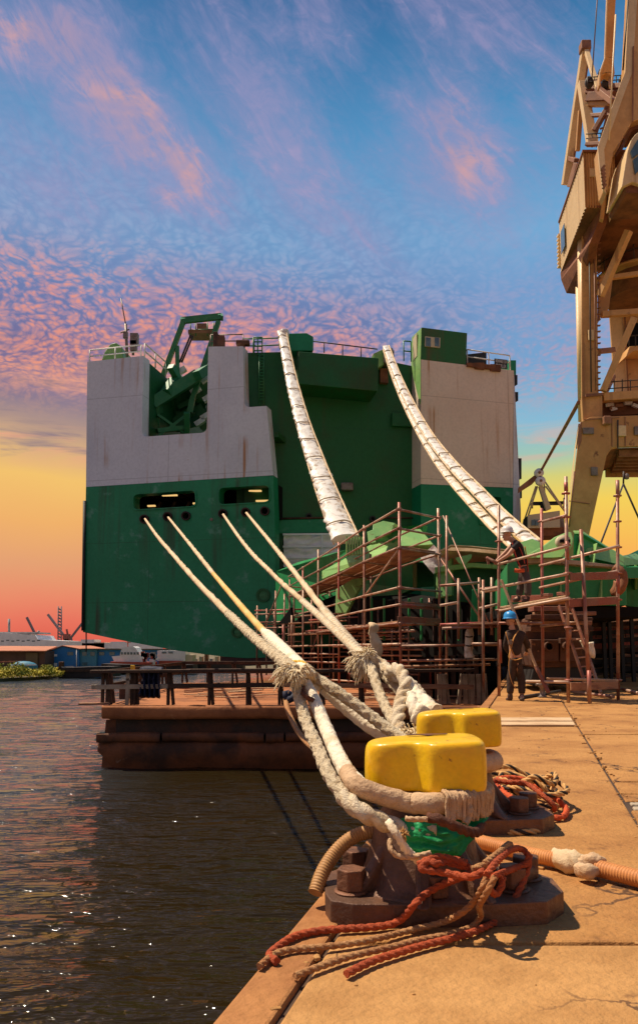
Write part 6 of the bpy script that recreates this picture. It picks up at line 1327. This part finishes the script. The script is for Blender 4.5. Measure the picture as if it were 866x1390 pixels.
# trestle stacks and walls behind the scaffold on the right
tr = thing('pipe_rack', 'dark steel rack of stacked beams standing behind the workers scaffold', 'rack', (9,25,0))
for x in (800,818,826,842,856,872): mb = MB(); mb.beam(V(((x-PX)/F*24,24,0)), at(x,838,24), .1); mb.build('rack_post', m['black_paint'], tr)
for y,dz in ((846,0),(857,.2),(868,.1),(882,0),(896,.2),(908,.1)):
    mb = MB(); mb.beam(at(796,y+3,24.1+dz), at(900,y-2,24.3), .12, .14); mb.build('rack_beam', m['black_paint' if y % 3 else 'dark_wood'], tr)
rgq = random.Random(3)
for k in range(16):
    mb = MB(); y = rgq.uniform(848,918); x = rgq.uniform(800,850); mb.beam(at(x,y,24.6), at(x+rgq.uniform(15,45),y+rgq.uniform(-4,3),25.3), .06, .08); mb.build('stored_bar', m[rgq.choice(['crane_rust','rust_machine','plank','dark_wood'])], tr)
bw = thing('brick_store', 'low red brick store behind the pipe rack on the right', 'building', (14,33,0))
mb = MB(); mb.prism([at(800,888,32), at(905,888,32), at(905,852,32), at(800,853,32)], (1,5,0)); wl = mb.build('wall', m['brick_red'], bw)
mb = MB(); mb.prism([at(845,885,31.95), at(858,885,31.95), at(858,862,31.95), at(845,862,31.95)], (0,.1,0)); mb.build('door', m['ship_red'], bw)
mb = MB(); mb.prism([at(796,853,31.8), at(905,852,31.8), at(905,848,31.8), at(796,849,31.8)], (1,6,0)); mb.build('roof', m['crane_rust'], bw)
mb = MB(); P = [at(800,888,32),at(905,888,32)]; mb.prism([V((P[0].x,31.9,0)),V((P[1].x,31.9,0)),V((P[1].x,31.9,1)),V((P[0].x,31.9,1))], (0,.08,0)); mb.build('plinth', m['dark'], bw)
cwh = thing('warehouse', 'long cream rendered warehouse far behind the ramp on the quay', 'building', (30,80,0))
mb = MB(); mb.prism([V((19,72,0)), V((62,72,0)), V((62,72,4.0)), V((19,72,4.0))], (6,16,0)); mb.build('wall', m['cream_wall'], cwh)
mb = MB(); mb.prism([V((18.7,71.7,4)), V((62,71.7,4)), V((62,71.7,4.25)), V((18.7,71.7,4.25))], (6.2,17,0)); mb.build('roof', m['steel'], cwh)
for k in range(7):
    x = 22+k*5; mb = MB(); mb.prism([V((x,71.95,1.3)), V((x+2,71.95,1.3)), V((x+2,71.95,3)), V((x,71.95,3))], (0,.1,0)); mb.build('window', m['glass'], cwh)
# ------------------------------------------------------------------ workers
def skin_mesh(name, J, E_, mt, parent, root=0, sub=2):
    me = bpy.data.meshes.new(name); org = ORG[parent.name] if parent.name in ORG else V((0,0,0))
    keys = list(J); me.from_pydata([tuple(J[k][0]-org) for k in keys], [(keys.index(a), keys.index(b)) for a, b in E_], [])
    o = bpy.data.objects.new(name, me); COL.objects.link(o); o.parent = parent; me.materials.append(mt)
    o.modifiers.new('skin', 'SKIN'); sv = me.skin_vertices[0].data
    seen = set(); adj = {k: [] for k in keys}
    for a, b in E_: adj[a].append(b); adj[b].append(a)
    for k in keys:
        sv[keys.index(k)].radius = (J[k][1], J[k][2] if len(J[k]) > 2 else J[k][1])
        if k not in seen:
            sv[keys.index(k)].use_root = True; st = [k]
            while st:
                c = st.pop()
                if c in seen: continue
                seen.add(c); st += adj[c]
    o.modifiers['skin'].use_smooth_shade = True
    s_ = o.modifiers.new('sub', 'SUBSURF'); s_.levels = s_.render_levels = sub
    return o
def fingers(J, E_, wrist, hand, tag_, side):
    d = (hand-wrist).normalized(); sd = d.cross(V((0,0,1))).normalized(); 
    up = sd.cross(d)
    for k in range(4):
        o = hand-d*.02+sd*((k-1.5)*.021); l_ = (.055,.065,.06,.045)[k]; dn = (d*.75-up*.5).normalized()
        J[f'{tag_}f{k}a'] = (o, .0105); J[f'{tag_}f{k}b'] = (o+d*l_*.6, .0095); J[f'{tag_}f{k}c'] = (o+d*l_*.6+dn*l_*.6, .008)
        E_ += [(f'{tag_}f{k}a', f'{tag_}f{k}b'), (f'{tag_}f{k}b', f'{tag_}f{k}c')]
    o = wrist+d*.04+sd*(side*.03); J[f'{tag_}ta'] = (o, .013); J[f'{tag_}tb'] = (o+d*.03+sd*(side*.03), .011); J[f'{tag_}tc'] = (o+d*.06+sd*(side*.035)-up*.015, .009)
    E_ += [(f'{tag_}ta', f'{tag_}tb'), (f'{tag_}tb', f'{tag_}tc')]
def person(label, P, loc, look, shirt, sleeve_long, trouser, helmet, strap, grp='workers on the quay'):
    """P: joint -> world point"""
    t = thing('person', label, 'person', loc, grp)
    J = {'pelvis': (P['pelvis'], .125, .105), 'waist': (P['pelvis'].lerp(P['chest'], .45), .115, .095), 'chest': (P['chest'], .15, .105), 'neckb': (P['neck'].lerp(P['chest'], .25), .075, .07), 'neck': (P['neck'].lerp(P['head'],.35), .052), 'jaw': (P['head']-V((0,0,.055))+look*.012, .068, .074), 'head': (P['head']+V((0,0,.02)), .078, .090), 'crown': (P['head']+V((0,0,.085))-look*.01, .06, .07),
         'nose': (P['head']+look*.115-V((0,0,.02)), .012), 'chin': (P['head']+look*.07-V((0,0,.10)), .028)}
    E_ = [('pelvis','waist'),('waist','chest'),('chest','neckb'),('neckb','neck'),('neck','jaw'),('jaw','head'),('head','crown'),('head','nose'),('jaw','chin')]
    sd = look.cross(V((0,0,1))).normalized()
    for s_, k in ((-1,'l'),(1,'r')):
        J[k+'ear'] = (P['head']+sd*(s_*.085)-V((0,0,.01)), .014); E_.append(('head', k+'ear'))
        J[k+'sh'] = (P[k+'sh'], .068); J[k+'el'] = (P[k+'el'], .043); J[k+'wr'] = (P[k+'wr'], .029); hd = P[k+'wr']+(P[k+'wr']-P[k+'el']).normalized()*.08; J[k+'pa'] = (hd, .038, .02)
        J[k+'hip'] = (P['pelvis'].lerp(P[k+'kn'], .12)+(P[k+'kn']-P['pelvis'])*0, .1); J[k+'kn'] = (P[k+'kn'], .062); J[k+'ca'] = (P[k+'kn'].lerp(P[k+'an'], .35), .058); J[k+'an'] = (P[k+'an'], .042); J[k+'to'] = (P[k+'to'], .04)
        E_ += [('chest', k+'sh'),(k+'sh', k+'el'),(k+'el', k+'wr'),(k+'wr', k+'pa'),('pelvis', k+'hip'),(k+'hip', k+'kn'),(k+'kn', k+'ca'),(k+'ca', k+'an'),(k+'an', k+'to')]
        fingers(J, E_, P[k+'wr'], hd, k, s_)
    skin_mesh('body', J, E_, m['skin'], t)
    # top
    JS = {'pelvis': (P['pelvis']+V((0,0,.02)), .15, .125), 'waist': (J['waist'][0], .14, .118), 'chest': (P['chest'], .175, .13), 'col': (J['neckb'][0], .085, .08)}
    ES = [('pelvis','waist'),('waist','chest'),('chest','col')]
    for k in 'lr':
        JS[k+'sh'] = (P[k+'sh'], .088); JS[k+'m'] = (P[k+'sh'].lerp(P[k+'el'], .55), .07); ES += [('chest', k+'sh'),(k+'sh', k+'m')]
        if sleeve_long: JS[k+'el'] = (P[k+'el'], .064); JS[k+'cu'] = (P[k+'el'].lerp(P[k+'wr'], .92), .047); ES += [(k+'m', k+'el'),(k+'el', k+'cu')]
    skin_mesh('jacket' if sleeve_long else 'shirt', JS, ES, m[shirt], t)
    JT = {'waist': (P['pelvis'].lerp(J['waist'][0], .4), .145, .12), 'pelvis': (P['pelvis']-V((0,0,.02)), .155, .13)}; ET = [('waist','pelvis')]
    for k in 'lr':
        JT[k+'hip'] = (J[k+'hip'][0]+(P[k+'kn']-P['pelvis'])*.08, .108); JT[k+'kn'] = (P[k+'kn'], .084); JT[k+'ca'] = (J[k+'ca'][0], .08); JT[k+'an'] = (P[k+'an']+V((0,0,.03)), .072); ET += [('pelvis', k+'hip'),(k+'hip', k+'kn'),(k+'kn', k+'ca'),(k+'ca', k+'an')]
    skin_mesh('trousers', JT, ET, m[trouser], t)
    for k in 'lr':
        fwd = (P[k+'to']-P[k+'an']); fwd.z = 0
        JB = {'a': (P[k+'an']+V((0,0,.06)), .058), 'b': (V((P[k+'an'].x,P[k+'an'].y,P[k+'to'].z+.01)), .056), 'c': (P[k+'to']+V((0,0,.0))+fwd*.25, .052, .045)}
        skin_mesh('boot', JB, [('a','b'),('b','c')], m['boot'], t)
    mb = MB(); c = P['head']+V((0,0,.055)); mb.lathe([(.150,-.012),(.132,0),(.128,.03),(.122,.07),(.10,.11),(.065,.135),(.02,.145)], c, 20, 1, 1.12)
    pk = look*.14; mb.sphere(c+pk*.85+V((0,0,-.008)), .075, 12, 6, (1,1,.12)); hm = mb.build('helmet', m[helmet], t)
    mb = MB(); mb.rope([c+V((0,-.12,.06)), c+V((0,-.04,.135)), c+V((0,.05,.14)), c+V((0,.12,.07))], .014, 'smooth', seg=8, step=.02); mb.build('helmet_ridge', m[helmet], hm)
    return t, J
def jp(Y, **k): return {n: at(v[0], v[1], Y+(v[2] if len(v) > 2 else 0)) for n, v in k.items()}
Y1 = 16.25
W1 = jp(Y1, head=(688,726,0), neck=(694,733,.0), chest=(703,745,0), pelvis=(711,772,0), lsh=(698,737.5,.17), rsh=(702,738,-.17), lel=(685.5,750,.16), rel=(689,754,-.2), lwr=(675.5,759,.1), rwr=(677,761,-.1), lkn=(707,793,.1), rkn=(716,793,-.1), lan=(703.5,811,.1), ran=(716,811.5,-.1), lto=(697,815,.1), rto=(709,815.5,-.12))
p1, J1 = person('worker in white helmet and black shirt bending forward on the scaffold deck', W1, V((W1['pelvis'].x, Y1, ZK)), V((-.9,.1,-.42)).normalized(), 'black_cloth', False, 'grey_trouser', 'helmet_white', 'strap_red')
def strapline(parent, px, Y, r_, mt):
    mb = MB(); mb.rope([at(x, y, Y+(d[0] if d else 0)) for x, y, *d in px], r_, 'smooth', seg=6, step=.04, flat=(.4,1.3)); mb.build('harness_strap', m[mt], parent)
strapline(p1, [(700,735),(707,748,-.04),(712,765,-.02)], Y1-.17, .022, 'strap_red'); strapline(p1, [(695,737),(699,752,-.03),(706,770)], Y1-.18, .022, 'strap_red'); strapline(p1, [(712,742),(715,760),(716,776)], Y1-.1, .02, 'strap_red')
mb = MB(); mb.rope([at(698,774,Y1-.16), at(704,775,Y1-.2), at(711,774,Y1-.16)], .035, 'smooth', seg=8, step=.03, flat=(1.2,.4)); mb.build('tool_belt', m['bright_orange'], p1)
mb = MB(); mb.rope([at(660,757,Y1-.05), at(665,759.5,Y1-.1), at(670,762,Y1-.15), at(674,764.5,Y1-.12)], .035, 'smooth', seg=8, step=.03); mb.beam(at(661,758,Y1-.05), at(663,766,Y1-.05), .05); gr = mb.build('red_hand_tool', m['toe'], loc=at(668,757,Y1-.1)); tag(gr, 'red hand tool held out by the worker in the white helmet', 'tool')
Y2 = 15.3
W2 = jp(Y2, head=(692,843,0), neck=(694,852,0), chest=(698,866,0), pelvis=(699,895,0), lsh=(688.5,861,.03), rsh=(709,862,0), lel=(686,879,.08), rel=(716.5,877,.1), lwr=(694,889,.26), rwr=(714,885,.28), lkn=(692.5,921,.03), rkn=(707.5,921,.05), lan=(692,945,0), ran=(708,945,0), lto=(689,949.5,.14), rto=(708,950,-.14))
p2, J2 = person('worker in blue helmet and dark overalls standing on the quay looking up', W2, V((W2['pelvis'].x, Y2, 0)), V((-.15,.85,.5)).normalized(), 'dark_overall', True, 'dark_overall', 'helmet_blue', 'strap')
strapline(p2, [(686,858),(689,868,-.03),(693,880,-.04),(699,892)], Y2-.17, .017, 'strap'); strapline(p2, [(703,856),(697,866,-.03),(693,880,-.03),(690,893)], Y2-.17, .017, 'strap'); strapline(p2, [(693,880),(690,905,.02),(694,925),(700,935,.02)], Y2-.21, .012, 'strap'); strapline(p2, [(690,893),(699,896,-.03),(708,893)], Y2-.16, .02, 'strap')
mb = MB(); mb.box(at(692,872,Y2-.2), (.09,.05,.11)); mb.build('harness_buckle', m['steel'], p2, bevel=.02)
pole = thing('long_pole', 'long pale pole with a red end leaning before the worker in the blue helmet', 'pole', at(744,941,15))
pa, pb, pc_ = at(680,787,15.7), at(727,905,15.35), at(744,940,15.1)
mb = MB(); mb.beam(pa, pb, .07, .045); mb.build('pole_shaft', m['pale_wood'], pole, bevel=.01); mb = MB(); mb.beam(pb, pc_, .075, .05); mb.build('pole_end', m['toe'], pole, bevel=.01)
# ------------------------------------------------------------------ far bank
mb = MB(); bz = -1.95
mb.prism([V((x,y,bz-2)) for x,y in ((-900,66),(-120,70),(-32,75.5),(-29,84),(-31,98),(-12,108),(60,112),(60,2500),(-900,2500))], (0,0,2)); struct(mb.build('far_bank', m['soil']))
def leaves(name, n, fn, size, mts, label, cat):
    mb = MB(); rg = random.Random(len(name)+n)
    for k in range(n):
        c = fn(rg); a = V((rg.gauss(0,1), rg.gauss(0,1), rg.gauss(0,.7))).normalized()*size*rg.uniform(.5,1.3); b = V((rg.gauss(0,1), rg.gauss(0,1), rg.gauss(0,1.2))); b = (b - a*(b.dot(a)/a.dot(a))).normalized()*size*.4
        mb.add([c-a, c+b, c+a, c-b], [(0,1,2,3)])
    return tag(mb.build(name, m[mts]), label, cat, kind='stuff')
def grassfn(rg):
    x = rg.uniform(-62,-27.6); ys = 76+max(0,(x+32))*1.7; y = ys+rg.random()**1.5*14; h = 1.2*(.55+.6*noise.noise(V((x*.35,y*.2,2))))*(1-.2*rg.random()); return V((x, y, bz+max(.02,h)*rg.random()**.6))
leaves('bank_grass', 26000, grassfn, .16, 'leaf', 'yellow green grass and weeds along the far bank', 'grass')
def bushfn(rg):
    k = rg.choice(((-30.6,79,1.5,1.3),(-33.5,80,1.6,1.5),(-36,78.5,1.4,1.2),(-29,83,1,1),(-33,77,1.2,.9))); v = V((rg.gauss(0,1), rg.gauss(0,1), rg.gauss(0,1))).normalized()*rg.random()**.4; return V((k[0]+v.x*k[2], k[1]+v.y*k[2], bz+.3+abs(v.z)*k[3]))
leaves('bank_bushes', 2600, bushfn, .15, 'leaf_dark', 'darker low bushes among the grass on the far bank', 'bushes')
def block(t, px0, px1, ytop, Y, dep, mt, name, ybase=None, roof=None):
    a = at(px0,880,Y).x; b = at(px1,880,Y).x; zt = at(px0,ytop,Y).z; zb = bz if ybase is None else at(px0,ybase,Y).z
    mb = MB(); mb.prism([V((a,Y,zb)), V((b,Y,zb)), V((b,Y,zt)), V((a,Y,zt))], (0,dep,0)); return mb.build(name, m[mt], t)
def winp(t, px0, px1, y0, y1, Y, mt='glass', name='window'):
    mb = MB(); mb.prism([at(px0,y1,Y-.05), at(px1,y1,Y-.05), at(px1,y0,Y-.05), at(px0,y0,Y-.05)], (0,.12,0)); return mb.build(name, m[mt], t)
YS = 118
s1 = thing('blue_shed', 'bright blue gabled waterside shed on the far bank', 'shed', at(88,905,YS))
mb = MB(); mb.prism([at(*p,YS) for p in [(62,907),(62,886),(85,877.5),(108,882),(108,907)]], (0,14,0)); mb.build('wall', m['blue_shed'], s1)
mb = MB(); mb.prism([at(*p,YS-.3) for p in [(61,886),(85,876.8),(110,881.6),(110,880.8),(85,876),(61,885)]], (0,15,0)); mb.build('roof', m['roof_red'], s1)
for a in ((72,78,888,891),(72,78,900,904),(92,100,885,889.5)): winp(s1, *a, YS, 'ship_white' if a[0] < 90 else 'glass')
mb = MB(); mb.tube(at(104.5,881,YS-.2), at(104.5,907,YS-.2), .07); mb.build('downpipe', m['ship_white'], s1)
s2 = thing('teal_shed', 'faded teal flat roofed shed next to the bright blue gabled shed', 'shed', at(120,905,YS))
block(s2, 108, 132, 881.5, YS+.5, 12, 'teal_shed', 'wall'); block(s2, 107, 133, 880.3, YS, 13, 'soil', 'roof', 881.4)
for a in ((112,118,885,890),(123,129,885,890),(112,119,899,903)): winp(s2, *a, YS+.45)
s3 = thing('blue_shed', 'long blue flat roofed shed reaching behind the white tugboat', 'shed', at(170,905,YS))
block(s3, 132, 222, 882, YS+1, 12, 'blue_shed', 'wall'); block(s3, 131, 223, 880.6, YS+.5, 13, 'soil', 'roof', 881.8)
for k in range(6): winp(s3, 135+k*14, 142+k*14, 885, 889.5, YS+.95)
s4 = thing('brick_shed', 'long low brown brick shed with a salmon roof on the far bank', 'shed', at(30,905,YS-6))
block(s4, -80, 62, 884, YS-4, 14, 'brick', 'wall'); 
mb = MB(); mb.prism([at(-82,884.5,YS-5), at(63,884.5,YS-5), at(78,878.5,YS+6), at(-82,877.5,YS+6)], (0,0,.15)); mb.build('roof', m['roof_red'], s4)
for a in ((42,48,893,900),): winp(s4, *a, YS-4, 'glass', 'door')
block(s4, 36, 52, 886, YS-4.3, .3, 'soil', 'door_surround')
ub = thing('upturned_boat', 'upturned pale teal boat lying in front of the brick shed', 'boat', at(33,905,104)); mb = MB(); mb.sphere(at(33,905.5,104), 1.9, 16, 8, (1,.45,.42)); mb.build('hull', m['teal_shed'], ub); mb = MB(); mb.beam(at(16,903,103.3), at(50,902.5,103.3), .1, .12); mb.build('gunwale', m['ship_white'], ub)
tb = thing('open_shelter', 'low pale board shelter in front of the brick shed', 'shelter', at(12,905,106)); mb = MB(); mb.beam(at(0,898.5,106), at(26,897.5,106), 2, .12); mb.build('roof', m['roof_red'], tb)
for x in (2, 24): mb = MB(); mb.tube(at(x,905,106), at(x,898,106), .08); mb.build('post', m['dark_wood'], tb)
# boats
bb = thing('black_barge', 'flat black barge moored against the far bank', 'barge', at(105,920,85))
mb = MB(); mb.prism([at(*p,85) for p in [(80,921),(78.5,908),(83,905),(86,906.5),(135,905),(152,905),(152,919)]], (0,4,0)); mb.build('hull', m['barge_black'], bb)
mb = MB(); mb.beam(at(79,911,84.9), at(152,909.5,84.9), .1, .25); mb.build('rubbing_strake', m['dark_wood'], bb)
mb = MB(); mb.box(at(84,902.5,86), (.5,.5,.7)); mb.build('bitts', m['rust_machine'], bb, bevel=.05)
b2_ = thing('black_barge', 'second black barge lying behind the pontoon railing under the tugboat', 'barge', at(200,912,98))
mb = MB(); mb.prism([at(*p,98) for p in [(140,914),(138,901),(200,904),(262,902),(262,914)]], (0,4,0)); mb.build('hull', m['barge_black'], b2_)
mb = MB(); mb.beam(at(138,903,97.9), at(262,903.5,97.9), .1, .2); mb.build('rubbing_strake', m['dark_wood'], b2_)
tg = thing('white_tugboat', 'small tugboat with white wheelhouse and red hull under the ship overhang', 'boat', at(172,908,106))
mb = MB(); mb.prism([at(*p,106) for p in [(152,912),(150,898),(206,899),(204,912)]], (0,4,0)); mb.build('hull', m['ship_red'], tg)
mb = MB(); mb.prism([at(*p,106.4) for p in [(156,899),(152,891),(163,890),(166,879),(181,877.5),(184,879),(193,894),(194,899)]], (0,3,0)); wh = mb.build('wheelhouse', m['ship_white'], tg)
for k in range(6): winp(wh, 164.5+k*4.3, 167.2+k*4.3, 885.3, 888.6, 106.4)
mb = MB(); mb.tube(at(174,878,107), at(174,868,107), .07); mb.tube(at(170,872,107), at(178,872,107), .05); mb.build('mast', m['ship_red'], tg)
rgb = random.Random(31)
for k in range(14):
    mb = MB(); x = rgb.uniform(194,214); y = rgb.uniform(886,902); mb.box(at(x,y,107), (rgb.uniform(.2,.8),.5,rgb.uniform(.2,.9))); mb.build('deck_fitting', m[rgb.choice(['ship_white','ship_red','ship_red','ship_grey'])], tg)
ws = thing('white_red_vessel', 'boxy vessel with white upper works and red hull under the ship overhang', 'boat', at(240,908,109))
block(ws, 214, 252, 883, 109, 4, 'ship_white', 'upper_works', 897); block(ws, 216, 248, 897, 108.8, 5, 'ship_red', 'hull', 912); block(ws, 248, 262, 889, 109.3, 3, 'ship_cream', 'deck_house', 901)
for k in range(2): winp(ws, 220+k*9, 226+k*9, 884.5, 887, 109, 'glass')
bo = thing('low_workboat', 'low dark workboat with grey deck gear lying right of the red hulled vessel', 'boat', at(290,910,112)); block(bo, 262, 330, 900, 112, 4, 'barge_black', 'hull', 910)
for k in range(8): block(bo, 264+k*7, 268+k*7, 894-(k%3)*3, 112.5, 1.5, ('ship_grey','ship_cream','crane_rust')[k%3], 'deck_gear', 901)
# far shipping and cranes
fs_ = thing('far_white_ship', 'long white ship far away above the brick shed roof', 'ship', at(45,880,230))
mb = MB(); mb.prism([at(*p,230) for p in [(-60,884),(-60,860),(0,858.5),(48,862),(52,868),(90,870),(88,884)]], (0,16,0)); mb.build('hull', m['ship_white'], fs_)
block(fs_, -40, 50, 857.8, 231, 12, 'ship_grey', 'top_deck', 860)
for k in range(9): winp(fs_, -5+k*7, -1+k*7, 868.5+(k%2), 870+(k%2), 230)
for x, y0 in ((13,840),(53,856)): mb = MB(); mb.tube(at(x,860,232), at(x,y0,232), .35, 6); mb.build('mast', m['ship_grey'], fs_)
fs2 = thing('far_white_ship', 'pale far ship and quay buildings behind the blue sheds', 'ship', at(170,880,260))
for x0, x1, y in ((85,150,873),(110,128,868),(128,142,872),(150,186,871),(186,215,874)): block(fs2, x0, x1, y, 260, 8, 'ship_white' if x0 % 4 else 'ship_cream', 'upper_works', 884)
def farcrane(label, base, jib, mt, Y, tower=()):
    t = thing('harbour_crane', label, 'crane', at(base[0],884,Y), 'harbour cranes far behind the sheds')
    mb = MB(); mb.beam(at(base[0]-3,884,Y), at(base[0]-1.5,base[1],Y), 1.0); mb.beam(at(base[0]+3,884,Y), at(base[0]+1.5,base[1],Y), 1.0); mb.beam(at(base[0]-2.5,base[1]+6,Y), at(base[0]+2.5,base[1]+6,Y), 1.0); mb.build('tower', m[mt], t)
    mb = MB(); mb.box(at(base[0],base[1]+2,Y), (1.9,2,1.6)); mb.build('cabin', m[mt], t)
    mb = MB(); mb.beam(at(*jib[0],Y), at(*jib[1],Y), .7); mb.build('jib', m['far_grey'], t)
    mb = MB(); mb.beam(at(base[0],base[1]-8,Y), at(base[0]+1.5,base[1],Y), .5); mb.build('apex', m[mt], t)
farcrane('red brown harbour crane with grey jib raised to the left above the blue shed', (91,862), ((90,866),(65.5,834)), 'far_crane', 250)
farcrane('slim grey harbour crane with jib raised left above the far white ship', (49,866), ((50,864),(37,838)), 'far_grey', 260)
farcrane('faint grey harbour crane with jib raised right toward the ship', (97,872), ((95,868),(113,845)), 'far_grey', 280)
ch = thing('lattice_tower', 'tall thin lattice tower behind the harbour cranes', 'tower', at(81.5,880,270))
for x in (79.3,83.7): mb = MB(); mb.tube(at(x,880,270), at(x+.3,823,270), .22, 6); mb.build('tower_leg', m['far_grey'], ch)
for k in range(11): mb = MB(); mb.beam(at(79.4,826+k*4.2,270), at(84,828+k*4.2,270), .35, .5); mb.build('cross_piece', m['far_grey'], ch)
